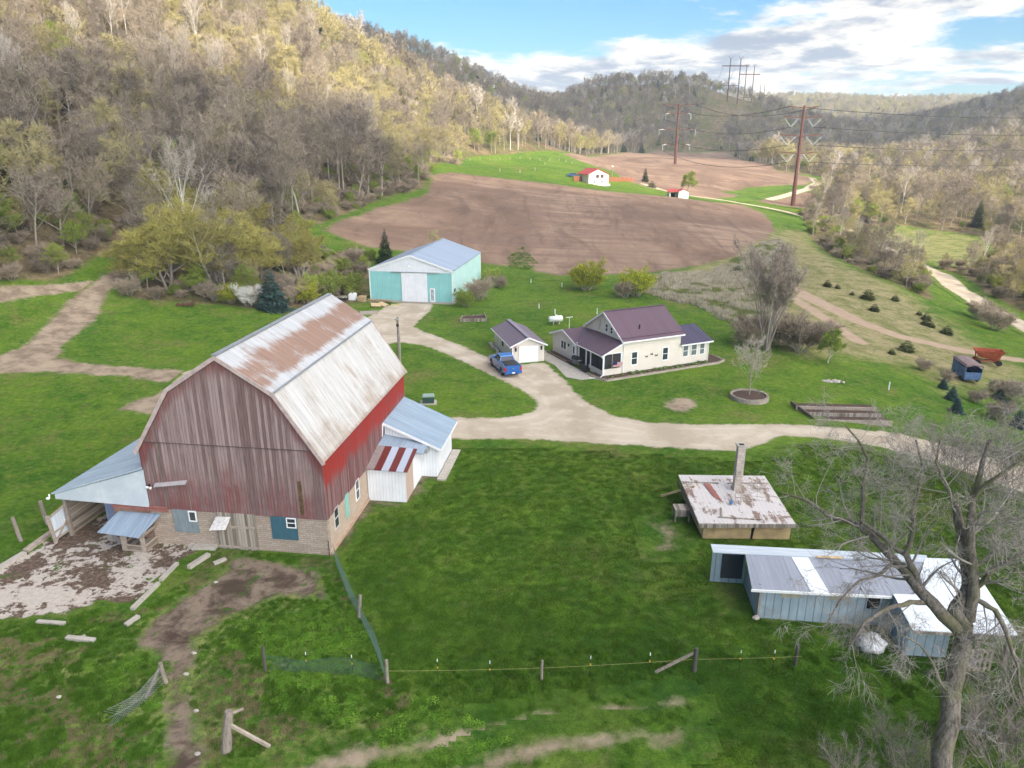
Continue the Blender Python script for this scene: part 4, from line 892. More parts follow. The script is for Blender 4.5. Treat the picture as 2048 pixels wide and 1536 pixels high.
each(MB().box(-.22, .42, .76, .22, .8, .8).box(-.22, -.8, .76, .22, -.42, .8), 'side_shelf', m_steel, gr)
for sx in (-.2, .2):
    for sy in (-.35, .35): MB().box(sx-.025, sy-.025, 0, sx+.025, sy+.025, .35).build('leg', m_black, gr)
bb = root('storage_bench', hw(-.75, 2.5, HZ+.07), HA, 'dark patio bench with cushions between grill and porch corner', 'bench')
MB().box(-.3, -.65, .12, .3, .65, .45).build('seat', m_black, bb); MB().box(-.3, -.65, .45, -.22, .65, .8).build('backrest', m_black, bb)
fg = root('american_flag', hw(.9, -.05, HZ+1.35), HA, 'american flag on an angled staff at the porch screen', 'flag')
MB().tube((0, 0, .0), (-.1, -.75, .45), .018).build('staff', m_steel, fg)
m_flag, t, out = new_mat('flag_cloth'); g_ = t.sep(t.add('ShaderNodeTexCoord').outputs['Generated'])
st_ = t.math('GREATER_THAN', t.math('FRACT', t.math('MULTIPLY', g_[2], 6.5)), .5); c_ = t.mix(st_, (.75, .75, .74), (.45, .02, .03))
can = t.math('MULTIPLY', t.math('LESS_THAN', g_[0], .4), t.math('GREATER_THAN', g_[2], .46)); c_ = t.mix(can, c_, (.02, .03, .15)); finish(t, out, c_, .8)
b = MB(); n_ = 8
def fp(i, j): u = i/n_; v = j/5; return (-.05+u*1.15, -.72+.5*v*.4+.04*math.sin(u*7), .43-v*.62-u*.12)
vs = [fp(i, j) for i in range(n_+1) for j in range(6)]; b._add(vs, [(i*6+j, (i+1)*6+j, (i+1)*6+j+1, i*6+j+1) for i in range(n_) for j in range(5)]); b.build('flag_cloth', m_flag, fg, fix=False)

# ---------------------------------------------------------------- garage
GA_ = math.radians(15); gz = float(hz(1.5, 82))
ga_ = root('garage', (.02, 79.25, gz), GA_, 'small cream one-car garage with mauve roof and white overhead door', 'garage')
GW, GL, gh = 3.75, 8.5, 2.2; gp_ = 3.0
MB().box(0, 0, -.3, GW, GL, gh).prism([(0, gh), (GW, gh), (GW/2, gp_-.06)], 'y', 0, GL).build('wall', m_siding, ga_)
for a_, c_ in (((-.35, gh-.12), (GW/2, gp_+.05)), ((GW+.35, gh-.12), (GW/2, gp_+.048))):
    MB().slab([(a_[0], -.35, a_[1]), (a_[0], GL+.3, a_[1]), (c_[0], GL+.3, c_[1]), (c_[0], -.35, c_[1])][::(-1 if a_[0] > 0 else 1)][::-1], .07).build('roof', m_garroof, ga_)
MB().beam((GW/2, -.35, gp_+.07), (GW/2, GL+.3, gp_+.07), .5, .04).build('ridge_cap', plain('pale_mauve_ridge', (.26, .22, .27), .5), ga_)
MB().beam((-.35, -.38, gh-.2), (GW/2, -.38, gp_-.02), .05, .16).beam((GW+.35, -.38, gh-.2), (GW/2, -.38, gp_-.02), .05, .16).box(-.4, -.35, gh-.26, -.36, GL+.3, gh-.12).box(-.03, -.03, -.1, .05, .05, gh-.1).box(GW-.05, -.03, -.1, GW+.03, .05, gh-.1).build('white_trim', m_white, ga_)
gd = MB().box(.82, -.06, .0, 3.1, -.003, 1.98).build('garage_door', m_white, ga_)
MB().box(.72, -.08, 0, .81, -.004, 2.05).box(3.11, -.08, 0, 3.2, -.004, 2.05).box(.72, -.08, 1.985, 3.2, -.005, 2.07).build('door_frame', m_siding, gd)
window(ga_, 'x', 4.05, 1.0, 4.55, 1.65, 0, -1, .04, m_black, '')
for x_ in (.4, 3.45): l_ = MB().box(x_-.08, -.2, 1.45, x_+.08, -.003, 1.85).build('wall_lantern', m_black, ga_)
MB().box(.12, -.05, 1.9, .5, -.003, 2.05).build('red_sign', plain('red_and_white_plaque', (.6, .25, .22), .6, var=.5, vscale=9), ga_)
st = root('stone_border', (-.5, 81.0, gz), GA_, 'rough stone border along the left wall of the small garage', 'stone border')
b = MB(); r_ = random.Random(5)
for i in range(16): b.blob((r_.uniform(-.5, -.25), i*.48, .08), .24, .27, .16, i, .25, 7, 5)
b.build('stones', m_concrete, st)

# ---------------------------------------------------------------- metal shed
SAZ = .169; sz_ = 0.0
sh = root('machine_shed', (-22.58, 114.24, -.05), -SAZ, 'large teal and white ribbed metal shed with sliding door and grey-blue roof', 'shed')
SW, SL, shh, spk = 13.53, 20.73, 5.1, 7.35
MB().box(0, 0, -.4, SW, .1, .18).box(SW-.1, .1, -1.2, SW+.06, SL, .22).box(0, .1, -.6, .1, SL, .2).build('foundation', m_concrete, sh)
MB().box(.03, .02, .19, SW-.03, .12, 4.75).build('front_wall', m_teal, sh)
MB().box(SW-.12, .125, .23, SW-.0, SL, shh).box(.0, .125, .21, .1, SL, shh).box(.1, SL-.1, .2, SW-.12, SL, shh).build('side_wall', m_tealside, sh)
each(MB().prism([(.03, 4.75), (SW-.03, 4.75), (SW-.03, shh), (SW/2, spk-.05), (.03, shh)], 'y', .0, .12).prism([(.03, shh), (SW-.03, shh), (SW/2, spk-.05)], 'y', SL-.1, SL), 'gable_wall', m_whiterib, sh)
MB().slab([(-.15, -.12, shh-.0), (SW/2, -.12, spk+.07), (SW/2, SL+.12, spk+.07), (-.15, SL+.12, shh-.0)], .1).build('roof', m_shedroof, sh)
MB().slab([(SW+.15, -.12, shh-.0), (SW+.15, SL+.12, shh-.0), (SW/2, SL+.12, spk+.068), (SW/2, -.12, spk+.068)], .1).build('roof', m_shedroof, sh)
MB().box(SW/2-.15, -.14, spk+.05, SW/2+.15, SL+.14, spk+.12).build('ridge_cap', m_shedroof, sh)
MB().beam((-.15, -.15, shh-.1), (SW/2, -.15, spk-.03), .06, .24).beam((SW+.15, -.15, shh-.1), (SW/2, -.15, spk-.03), .06, .24).box(-.04, -.04, .1, .12, .0-.003, shh-.1).box(SW-.14, -.04, .1, SW+.04, -.003, shh-.1).box(SW+.01, SL-.1, .2, SW+.05, SL+.05, shh-.05).build('white_trim', m_white, sh)
sd_ = MB().box(5.3, -.16, .12, 9.45, -.05, 4.65).build('sliding_door', m_whiterib, sh)
MB().box(3.5, -.2, 4.66, 11.5, -.02, 4.8).build('door_track', m_steel, sd_)
wd_ = MB().box(9.85, -.07, .15, 10.65, -.003, 2.3).build('entry_door', m_white, sh); MB().box(10.0, -.085, .35, 10.5, -.071, 2.15).build('door_panel', plain('blotchy_grey_door', (.35, .37, .42), .6, var=.5, vscale=2), wd_)
sl_ = MB().tube((SW/2, -.16, 5.75), (SW/2, -.5, 5.85), .03).build('light_arm', m_steel, sh); MB().lathe([(.05, .15), (.2, .0), (.16, -.12), (.05, -.2)], 10, (SW/2, -.55, 5.8)).build('yard_light', m_white, sl_)
MB().box(SW+.003, .8, 1.7, SW+.12, 1.0, 2.1).box(SW+.003, 1.15, 1.75, SW+.12, 1.35, 2.2).build('meter_box', m_black, sh)

# ---------------------------------------------------------------- pickup truck (local x forward)
m_paint, t, out = new_mat('blue_car_paint'); finish(t, out, t.mix(t.noise(t.add('ShaderNodeTexCoord').outputs['Object'], 1.5), (.004, .095, .36), (.008, .14, .46)), .25, .2, spec=.6, extra={'Coat Weight': .8, 'Coat Roughness': .08})
m_tyre = plain('black_tyre', (.018, .018, .02), .85); m_rim = plain('dark_alloy_rim', (.10, .10, .11), .35, .6); m_cglass = glassmat('dark_car_glass', (.008, .009, .012), .05)
m_tail = plain('red_tail_lamp', (.45, .015, .02), .3); m_chrome = plain('chrome', (.6, .62, .64), .15, .9); m_headl = plain('headlamp_lens', (.6, .62, .65), .15)
def make_truck():
    T = root('pickup_truck', (0, 0, 0), 0, 'blue crew cab pickup truck parked on the gravel in front of the small garage', 'pickup truck')
    w2 = .98
    # body side profile with wheel arches, extruded across
    def arch(cx, r, n=7): return [(cx+r*math.cos(math.pi*k/(n)), .46+r*math.sin(math.pi*k/n)) for k in range(n+1)]
    prof = [(-2.9, .62), (-2.93, .8), (-2.88, 1.28), (-.92, 1.30), (-.9, 1.28), (1.1, 1.26), (1.25, 1.22), (2.55, 1.12), (2.82, 1.0), (2.9, .78), (2.88, .5), (2.55, .42)]
    prof += arch(1.9, .50) + [(1.38, .42), (-1.2, .42)] + arch(-1.75, .50) + [(-2.28, .5)]
    b = MB(); n = len(prof)
    secs = [(-w2, .0), (-w2+.06, .05), (w2-.06, .05), (w2, .0)]
    vs = []
    for yy, lift in secs:
        for (px_, pz_) in prof: vs.append((px_, yy, pz_+(lift if pz_ > 1.05 else 0)))
    fs = []
    for k in range(3):
        for i in range(n): fs.append((k*n+i, k*n+(i+1) % n, (k+1)*n+(i+1) % n, (k+1)*n+i))
    # side faces as triangulated caps
    from mathutils.geometry import tessellate_polygon
    tri = tessellate_polygon([[Vector((p[0], p[1], 0)) for p in prof]])
    for tr in tri: fs.append(tuple(tr)); fs.append(tuple(3*n+i for i in tr[::-1]))
    b._add(vs, fs); b.build('body', m_paint, T)
    # cab with tapered glasshouse
    cb = [(-.95, -.9, 1.28), (1.15, -.9, 1.26), (1.15, .9, 1.26), (-.95, .9, 1.28)]; ct = [(-.72, -.70, 1.88), (.40, -.70, 1.90), (.40, .70, 1.90), (-.72, .70, 1.88)]
    b = MB().hexa(cb, ct); cabo = b.build('cab', m_paint, T)
    def sideq(s): 
        return [(-.80, s*.885, 1.36), (.93, s*.885, 1.34), (.38, s*.735, 1.80), (-.64, s*.735, 1.80)]
    for s in (-1, 1):
        q = [Vector(p) for p in sideq(s)]; off = Vector((0, s*.012, .004))
        MB().hexa([p for p in q], [p+off for p in q]).build('side_window', m_cglass, cabo)
        MB().beam((.12, s*.90, 1.33), (.05, s*.74, 1.86), .07, .02).build('pillar', m_paint, cabo)
    q = [Vector(p) for p in ((-.955, -.78, 1.36), (-.955, .78, 1.36), (-.78, .64, 1.80), (-.78, -.64, 1.80))]; MB().hexa(q, [p+Vector((-.02, 0, .004)) for p in q]).build('rear_window', m_cglass, cabo)
    q = [Vector(p) for p in ((1.12, -.80, 1.30), (1.12, .80, 1.30), (.47, .65, 1.84), (.47, -.65, 1.84))]; MB().hexa(q, [p+Vector((.02, 0, .012)) for p in q]).build('windscreen', m_cglass, cabo)
    MB().box(-2.78, -.80, 1.345, -1.0, .80, 1.375).build('bed_cover', plain('black_bed_cover', (.035, .037, .04), .6), T)
    tg = MB().box(-2.95, -.74, .72, -2.905, .74, 1.30).build('tailgate', m_paint, T); MB().prism([(-.12, 1.05), (0, 1.1), (.12, 1.05), (0, 1.0)], 'x', -2.965, -2.952).build('emblem', m_chrome, tg)
    bp = MB().box(-3.05, -.95, .48, -2.9, .95, .70).build('rear_bumper', m_paint, T); MB().box(-3.065, -.16, .52, -3.052, .16, .66).build('number_plate', m_white, bp)
    MB().box(2.86, -.93, .42, 2.98, .93, .62).build('front_bumper', m_chrome, T); MB().box(2.84, -.6, .68, 2.93, .6, 1.0).build('grille', m_black, T)
    for s in (-1, 1):
        MB().box(-2.96, s*.76, .78, -2.86, s*.965, 1.2).build('tail_light', m_tail, T)
        MB().box(2.74, s*.64, .80, 2.90, s*.94, 1.0).build('headlight', m_headl, T)
        MB().box(.82, s*.95, 1.28, .98, s*1.16, 1.46).build('mirror', m_paint, T)
        MB().box(-.2, s*.985, 1.10, -.05, s*1.0, 1.14).box(.75, s*.985, 1.10, .9, s*1.0, 1.14).build('door_handle', m_chrome, T)
        for cx in (1.9, -1.75):
            wh_ = MB().tube((cx, s*.70, .41), (cx, s*.96, .41), .41, n=20).build('wheel', m_tyre, T)
            MB().tube((cx, s*.955, .41), (cx, s*.985, .41), .25, n=14).build('rim', m_rim, wh_)
    return T
tk = make_truck()
ra, rb = Vector(G(1012, 758)), Vector(G(975, 731))   # rear-left and front-left wheels on the ground
rb = Vector(G(979, 727)); dv = (rb-ra); ang = math.atan2(dv.y, dv.x)
mid_ = (ra+rb)/2+Vector((math.sin(ang), -math.cos(ang), 0))*.85
tk.location = (mid_.x, mid_.y, float(hz(mid_.x, mid_.y))+.02); tk.rotation_euler.z = ang
print('truck', tk.location, dv.length, math.degrees(ang))
# ---------------------------------------------------------------- old block shed with chimney
def D3(p): return Vector(p)
def gd(px, py, dz=0.0): g_ = G(px, py); return Vector((g_[0], g_[1], g_[2]+dz))
cs0 = Vector(at_z(1400, 1063, .6)); cs1 = Vector(at_z(1586, 1063, .6)); ca = math.atan2(cs1.y-cs0.y, cs1.x-cs0.x); cw = (cs1-cs0).length
cz = float(hz(cs0.x, cs0.y))
ck = root('block_shed', (cs0.x, cs0.y, cz), ca, 'low yellowish block shed with a patchy white and brown flat roof and tall chimney', 'shed')
m_yblock = plain('yellow_ochre_block', (0.50, 0.36, 0.19), .95, var=.3, vscale=1.5)
MB().box(.25, .15, -.4, cw*.56, .4, .95).box(cw*.585, .15, -.4, cw-.1, .4, .95).box(.25, .401, -.4, .5, 5.9, .95).box(cw-.35, .401, -.4, cw-.1, 5.9, .95).box(.5, 5.7, -.4, cw-.35, 5.9, .95).build('block_wall', m_yblock, ck)
MB().prism([(cw*.555, -.3), (cw*.56, .3), (cw*.572, .6), (cw*.59, .96), (cw*.60, .96), (cw*.588, .5), (cw*.57, -.3)], 'y', .12, .2).build('wall_crack', m_dark, ck)
m_oldroof, t, out = new_mat('peeling_white_roof'); o_ = t.add('ShaderNodeTexCoord').outputs['Object']; s_ = t.sep(o_)
n_ = t.noise(o_, .9, 7, .7, dist=.3); n2_ = t.noise(t.scl(o_, 3.2, .35, 1), 1.2, 5, .7); n3_ = t.noise(o_, 9, 4, .7)
k_ = t.step(t.math('ADD', t.math('MULTIPLY', n_, .65), t.math('MULTIPLY', n2_, .4)), .535, .60)
c_ = t.mix(k_, t.mix(n3_, (.46, .42, .40), (.66, .62, .60)), t.mix(n3_, (.11, .07, .05), (.34, .24, .19)))
gp__ = t.step(t.math('PINGPONG', t.math('DIVIDE', s_[0], .28), .5), 0, .05); c_ = t.mix(gp__, t.mix(.4, c_, (.15, .1, .09)), c_)
finish(t, out, c_, .85, bump=n3_, bstr=.3)
rq = [(-.15, -.15, 1.28), (cw+.05, -.15, 1.20), (cw+.05, 5.95, 1.62), (-.15, 5.95, 1.70)]
rr = MB().slab(rq, .08).build('roof', m_oldroof, ck)
MB().beam((-.2, 2.0, 1.50), (cw*.98, 4.75, 1.64), .0, .0) 
MB().box(-.15, -.2, .96, cw+.05, -.153, 1.22).box(-.2, -.15, 1.0, -.152, 5.95, 1.3).build('fascia', m_oldwood, ck)
MB().beam((-.1, 4.9, 1.66), (2.4, 4.8, 1.62), .09, .05).beam((3.0, 4.8, 1.62), (cw, 4.9, 1.56), .08, .05).beam((1.2, .5, 1.36), (3.9, .25, 1.30), .09, .05).beam((1.7, 1.6, 1.43), (1.45, .5, 1.36), .1, .05).build('roof_board', m_oldwood, ck)
MB().slab([(1.55, 3.0, 1.52), (2.0, 2.4, 1.47), (1.75, 4.6, 1.65), (1.30, 4.7, 1.66)][::1], .01).build('patch', m_redtrim, rr)
chx, chy = 3.42, 4.0
m_chim = block_mat('pale_chimney_blocks', (.50, .44, .39), (.56, .50, .45), (.36, .31, .27), .4, .2)
b = MB(); b.box(chx-.25, chy-.2, 1.4, chx+.25, chy+.25, 4.75); chm = b.build('chimney', m_chim, ck)
MB().box(chx-.32, chy-.27, 4.75, chx+.32, chy+.32, 4.85).build('chimney_cap', m_concrete, chm); MB().box(chx-.17, chy-.12, 4.82, chx+.17, chy+.17, 4.856).build('flue', m_dark, chm)
ld = root('ladder', ck.location+Vector((0, 0, 0)), ca, 'weathered wooden ladder leaning on the block chimney', 'ladder')
b = MB(); 
for s__ in (-.2, .2): each(MB().beam((chx-.5+s__, chy-1.95, 1.43), (chx-.05+s__*.7, chy-.24, 3.1), .06, .07), 'rail', m_rail, ld)
for i in range(8):
    f_ = (i+.5)/8; each(MB().beam((chx-.7+.51*f_, chy-1.95+1.71*f_, 1.45+1.65*f_), (chx-.3+.39*f_, chy-1.95+1.71*f_, 1.45+1.65*f_), .04, .04), 'rung', m_rail, ld)
bk = MB().lathe([(.10, 0), (.13, .22), (.12, .23)], 12).build('bucket', plain('blue_bucket', (.08, .18, .35), .5)); bk.location = ck.matrix_basis @ Vector((2.55, 2.2, 1.46)) if False else Vector((0, 0, 0))
R3 = Matrix.Rotation(ca, 3, 'Z')
def ckp(x, y, z): return ck.location+R3 @ Vector((x, y, z))
bk.location = ckp(chx-.95, chy-1.95, 1.46); tag(bk, 'small blue bucket on the shed roof at the foot of the ladder', 'bucket')
ps = MB().beam(gd(1322, 993, .05), ckp(.55, 4.1, 1.72), .14, .14).build('leaning_post', m_newwood); tag(ps, 'pale wooden post leaning on the corner of the block shed roof', 'post')
tb = root('wooden_table', ckp(-1.15, 2.1, -.05), ca, 'grey weathered wooden stand beside the left wall of the block shed', 'table')
MB().box(0, 0, .95, 1.0, .9, 1.02).box(.02, -.02, .55, .98, .02, .94).build('table_top', m_oldwood, tb)
for x_, y_ in ((.03, .03), (.93, .03), (.03, .85), (.93, .85)): MB().box(x_, y_, 0, x_+.07, y_+.07, .949).build('leg', m_rail, tb)
# ---------------------------------------------------------------- blue-grey coop (long shed)
c0 = Vector(at_z(1512, 1232, 0)); c1 = Vector(at_z(1775, 1246, 0)); za = math.atan2(c1.y-c0.y, c1.x-c0.x); czz = float(hz(c0.x, c0.y))
cp = root('long_coop', (c0.x, c0.y, czz), za, 'long low blue-grey metal shed with sloping grey roof and wire pen', 'shed')
MB().box(.0, 0, -.1, 6.6, .08, 1.85).build('front_wall', m_bluewall, cp)
MB().box(0, .085, -.1, .08, 2.95, 2.0).box(9.3, .2, -.1, 9.38, 2.95, 2.0).box(.085, 2.87, -.1, 9.295, 2.95, 2.18).build('end_wall', m_bluewally, cp)
for x_ in (1.15, 3.6): MB().box(x_, -.03, 1.35, x_+1.05, -.003, 1.65).build('tan_patch', plain('tan_board_patch', (.36, .33, .25), .8, var=.3), cp)
fan = MB().box(5.55, -.05, .95, 6.15, -.003, 1.6).build('vent_opening', m_dark, cp)
MB().tube((5.85, -.10, 1.27), (5.85, -.055, 1.27), .26, n=14).build('fan', m_black, fan)
MB().box(.02, -.08, 0, .12, -.003, 1.8).build('corner_post', m_rail, cp)
m_cooproof = rust_roof('grey_coop_roof', (.27, .29, .34), (.33, .35, .40), (.42, .36, .28), rk_none, along='x', seam=.9, rough=.6)
m_whiteroof = rust_roof('bright_white_roof', (.76, .80, .84), (.66, .71, .76), (.6, .6, .62), rk_none, along='x', seam=.9, rough=.4)
MB().slab([(-.45, -.28, 1.92), (7.6, -.28, 1.92), (9.5, 2.95, 2.32), (-.2, 2.95, 2.32)], .05).build('roof', m_cooproof, cp)
MB().slab([(2.55, -.285, 1.945), (3.45, -.285, 1.945), (3.15, 2.5, 2.29), (2.25, 2.5, 2.29)], .02).build('pale_roof_sheet', m_whiteroof, cp)
MB().slab([(-2.0, 2.55, 2.31), (9.6, 2.55, 2.31), (9.7, 3.2, 2.36), (-2.0, 3.35, 2.36)], .05).build('ridge_flashing', m_palemetal, cp)
MB().slab([(3.6, 2.45, 2.34), (5.0, 2.45, 2.34), (5.0, 2.65, 2.37), (3.6, 2.6, 2.37)], .02).build('wood_splinter', m_newwood, cp)
MB().box(-.5, -.36, 1.80, 6.55, -.29, 1.93).build('gutter', m_white, cp)
wr_ = MB().slab([(6.5, -2.95, 1.88), (11.3, -2.95, 1.88), (11.55, -.2, 2.06), (6.65, -.2, 2.02)], .05).build('white_roof', m_whiteroof, cp)
MB().slab([(7.7, -.2, 2.04), (11.55, -.2, 2.06), (11.75, 2.9, 2.40), (9.52, 2.9, 2.36)], .05).build('white_roof', m_whiteroof, cp)
MB().box(6.7, -2.3, -.1, 8.65, -2.22, 1.84).build('extension_wall', m_bluewall, cp); MB().box(6.62, -2.3, -.1, 6.698, -.02, 1.84).build('extension_end_wall', m_bluewally, cp)
MB().box(6.6, -2.98, 1.68, 11.2, -2.94, 1.82).build('fascia', m_oldwood, cp)
each(MB().box(9.6, -2.85, -.1, 9.75, -2.7, 1.84).box(11.0, -2.85, -.1, 11.15, -2.7, 1.84).box(11.2, 2.6, -.1, 11.35, 2.75, 2.2), 'post', m_rail, cp)
MB().box(-1.9, 3.12, -.05, -.02, 3.2, 2.28).build('pen_wall', m_bluewall, cp); MB().box(-1.35, 3.06, .35, -.15, 3.115, 1.9).build('pen_window', m_glass, cp)
R2 = Matrix.Rotation(za, 3, 'Z')
def cpp(x, y, z): return cp.location+R2 @ Vector((x, y, z))
pl_ = root('wooden_pallet', cpp(9.15, -3.35, 0), za+.1, 'weathered wooden pallet standing upright under the white coop roof', 'pallet')
for i in range(5): MB().box(i*.24, -.02, 0, i*.24+.12, .0, 1.25).build('slat', m_rail, pl_)
for z_ in (.1, .6, 1.1): MB().box(0, .003, z_, 1.1, .08, z_+.08).build('bearer', m_rail, pl_)
b = MB().blob((0, 0, .25), .72, .55, .42, 5, .22, 14, 8); tp_ = b.build('tarp_bundle', plain('crumpled_white_plastic', (.62, .62, .64), .5, var=.35, vscale=4), smooth=True); tp_.location = cpp(5.15, -1.95, 0); tp_.rotation_euler.z = za
tag(tp_, 'crumpled white plastic bundle on the grass beside the blue-grey coop', 'bundle')
rk = MB().blob((0, 0, .08), .2, .13, .14, 8, .2).build('stone', m_concrete); rk.location = cpp(-.05, -.15, 0); tag(rk, 'pale stone at the left front corner of the long coop', 'stone')
# ---------------------------------------------------------------- things standing around the yard
def stake(px, py, h_, r_, mat, name, label, cat, group=None, tilt=(0, 0)):
    p = gd(px, py); o = MB().tube((0, 0, -.1), (0, 0, h_), r_, r_*.9, 8).build(name, mat); o.location = p; o.rotation_euler = (tilt[0], tilt[1], 0)
    return tag(o, label, cat, group)
m_yellowins = plain('yellow_insulator', (.75, .45, .05), .5)
# white vent pipes behind the garage
for i, (px, py, lb) in enumerate(((1062, 566, 'white vent pipe on the lawn nearest the metal shed'), (1124, 574, 'white vent pipe at the mown edge right of the other far one'), (1078, 617, 'white vent pipe in mid lawn behind the garage roof'), (1110, 628, 'white vent pipe just behind the propane tank'), (1194, 628, 'cream marker post behind the farmhouse gable'), (1777, 780, 'white stake alone on the right lawn'))):
    stake(px, py, .75 if i < 4 else .9, .07, m_white, 'vent_pipe' if i < 4 else 'marker_post', lb, 'pipe' if i < 4 else 'marker', 'white vent pipes on the back lawn' if i < 4 else None)
cl = root('clothesline_post', gd(1138, 665), HA, 'cream T-shaped clothesline post beside the farmhouse west wing', 'clothesline')
MB().tube((0, 0, 0), (0, 0, 2.1), .05).build('post', plain('cream_paint', (.7, .68, .5), .5), cl); MB().tube((-.5, 0, 2.08), (.5, 0, 2.08), .04).build('crossbar', m_white, cl)
pt = root('propane_tank', gd(1112, 648), .35, 'white propane tank behind bushy stems left of the farmhouse', 'tank')
b = MB(); b.tube((-.9, 0, .75), (.75, 0, .75), .42, n=16).blob((.75, 0, .75), .25, .42, .42, 0, 0, 12, 8).blob((-.9, 0, .75), .25, .42, .42, 0, 0, 12, 8); b.build('tank', m_white, pt, smooth=True)
MB().tube((0, 0, 1.1), (0, 0, 1.32), .16).build('cap', m_white, pt)
for x_ in (-.5, .4): MB().box(x_-.08, -.25, 0, x_+.08, .25, .42).build('leg', m_concrete, pt)
tf = root('utility_box', gd(857, 806), .1, 'dark green electrical box with pale top on a pad, on the lawn by the barn', 'electrical box')
MB().box(-.8, -.6, -.1, .8, .6, .1).build('pad', m_concrete, tf); MB().box(-.55, -.4, .101, .55, .4, .72).build('cabinet', plain('dark_green_cabinet', (.03, .07, .06), .5), tf); MB().prism([(-.6, .72), (.6, .72), (.5, .84), (-.5, .84)], 'y', -.42, .42).build('lid', plain('sage_lid', (.28, .38, .33), .5), tf)
up_ = root('utility_pole', gd(800, 738), 0, 'weathered wooden utility pole standing behind the barn roof', 'utility pole')
MB().tube((0, 0, -.3), (-.0, 0, 5.9), .16, .12, 10).build('pole', m_post, up_); MB().tube((0, -.12, 5.75), (0, -.75, 5.95), .03).lathe([(.06, .1), (.2, 0), (.16, -.1)], 10, (0, -.8, 5.9)).build('light', m_steel, up_)
MB().box(-.14, -.2, 4.9, .14, -.1, 5.2).build('junction_box', m_black, up_); MB().tube((.16, 0, 0), (.14, 0, 4.8), .04).build('conduit', m_steel, up_)
def wire(p, q, sag, r_, label, n=14, name='power_line', mat=None):
    p, q = Vector(p), Vector(q); pts = [p.lerp(q, k/n)-Vector((0, 0, sag*4*(k/n)*(1-k/n))) for k in range(n+1)]
    o = MB().path(pts, [r_]*(n+1), 4).build(name, mat or m_black); return tag(o, label, 'wire')
# raised bed by the shed, stacked timber, pallets, tank
rb_ = root('raised_bed', gd(945, 640), .3, 'raised garden bed of rough planks full of weeds near the metal shed', 'raised bed')
each(MB().hexa([(-1.9, -.7, -.1), (1.6, -1.5, -.1), (1.6, -1.42, -.1), (-1.9, -.62, -.1)], [(-2.0, -.75, .45), (1.6, -1.6, .5), (1.6, -1.5, .5), (-2.0, -.65, .45)]).hexa([(1.55, -1.45, -.1), (1.65, -1.45, -.1), (2.0, 1.4, -.1), (1.9, 1.4, -.1)], [(1.6, -1.55, .5), (1.7, -1.55, .5), (2.15, 1.5, .7), (2.05, 1.5, .7)]).hexa([(-1.95, -.6, -.1), (-1.85, -.6, -.1), (-1.0, 1.6, -.1), (-1.1, 1.6, -.1)], [(-2.0, -.6, .45), (-1.9, -.6, .45), (-1.0, 1.7, .4), (-1.1, 1.7, .4)]).box(-1.0, 1.5, -.1, 1.9, 1.6, .35), 'side_board', m_oldwood, rb_)
MB().prism([(-1.8, -.6), (1.5, -1.4), (1.85, 1.4), (-1.0, 1.5)], 'z', -.1, .3).build('soil', m_mulch, rb_)
ibc = root('water_tank', gd(706, 600), -.1, 'white plastic cube tank beside the pallet stack left of the metal shed', 'tank')
MB().box(-.55, -.5, .12, .55, .5, 1.0).prism([(-.5, 1.0), (.5, 1.0), (.4, 1.12), (-.4, 1.12)], 'y', -.45, .45).build('tank', m_white, ibc); MB().tube((0, 0, 1.1), (0, 0, 1.18), .12).build('cap', m_black, ibc); MB().box(-.6, -.55, 0, .6, .55, .1).build('base', m_steel, ibc)
def pallet_stack(p, rz, n, label, jitter=.08, seed=0, mat=m_newwood):
    r_ = random.Random(seed)
    for k in range(n):
        o = root('pallet', Vector(p)+Vector((r_.uniform(-jitter, jitter), r_.uniform(-jitter, jitter), k*.15)), rz+r_.uniform(-.15, .15), label % ('topmost' if k == n-1 else ('lowest' if k == 0 else 'number %d from the ground' % (k+1))), 'pallet', 'pallets stacked by the metal shed')
        b = MB()
        for i in range(6): b.box(-.6+i*.22, -.5, .10, -.6+i*.22+.11, .5, .125)
        b.build('deck', mat, o)
        for y_ in (-.48, -.04, .4): MB().box(-.6, y_, 0, .61, y_+.09, .099).build('bearer', mat, o)
pallet_stack(gd(724, 603), -.15, 6, 'pallet in the stack left of the metal shed, %s', seed=2)
def board(px, py, sx, sy, rz, label, mat, tilt=(0, 0), dz=.03, name='board'):
    o = MB().box(-sx/2, -sy/2, 0, sx/2, sy/2, .04).build(name, mat); o.location = gd(px, py, dz); o.rotation_euler = (tilt[0], tilt[1], rz); return tag(o, label, name)
board(752, 614, 1.5, 1.2, .3, 'pale plywood sheet propped on the scrap heap left of the white shed door', m_newwood, (.25, .1), .35); board(766, 612, 1.4, 1.1, -.5, 'second pale plywood sheet, sloping to the right on the scrap heap', m_newwood, (.1, .25), .3)
board(792, 610, 1.5, 1.0, .1, 'flat yellowish board lying on the grass near the white shed door', plain('yellow_board', (.55, .42, .16), .8), dz=.05); board(738, 626, 2.6, 2.4, .25, 'grey weathered sheet lying flat in front of the scrap heap', m_rail, dz=.04)
lp = root('lumber_pile', gd(752, 604), -.15, 'low pile of mixed brown lumber along the foot of the teal wall', 'lumber')
r_ = random.Random(4)
for i in range(14): MB().beam((r_.uniform(-1.5, 0), r_.uniform(-.3, .4), .08+.03*i), (r_.uniform(.6, 2.8), r_.uniform(-.3, .4), .08+.025*i), .16, .06).build('plank', m_newwood if i % 2 else m_rail, lp)
ft = root('flatbed_trailer', gd(683, 601), -.1, 'small grey flatbed trailer left of the white cube tank', 'trailer')
MB().box(-1.1, -.8, .55, 1.1, .8, .65).build('deck', m_oldwood, ft)
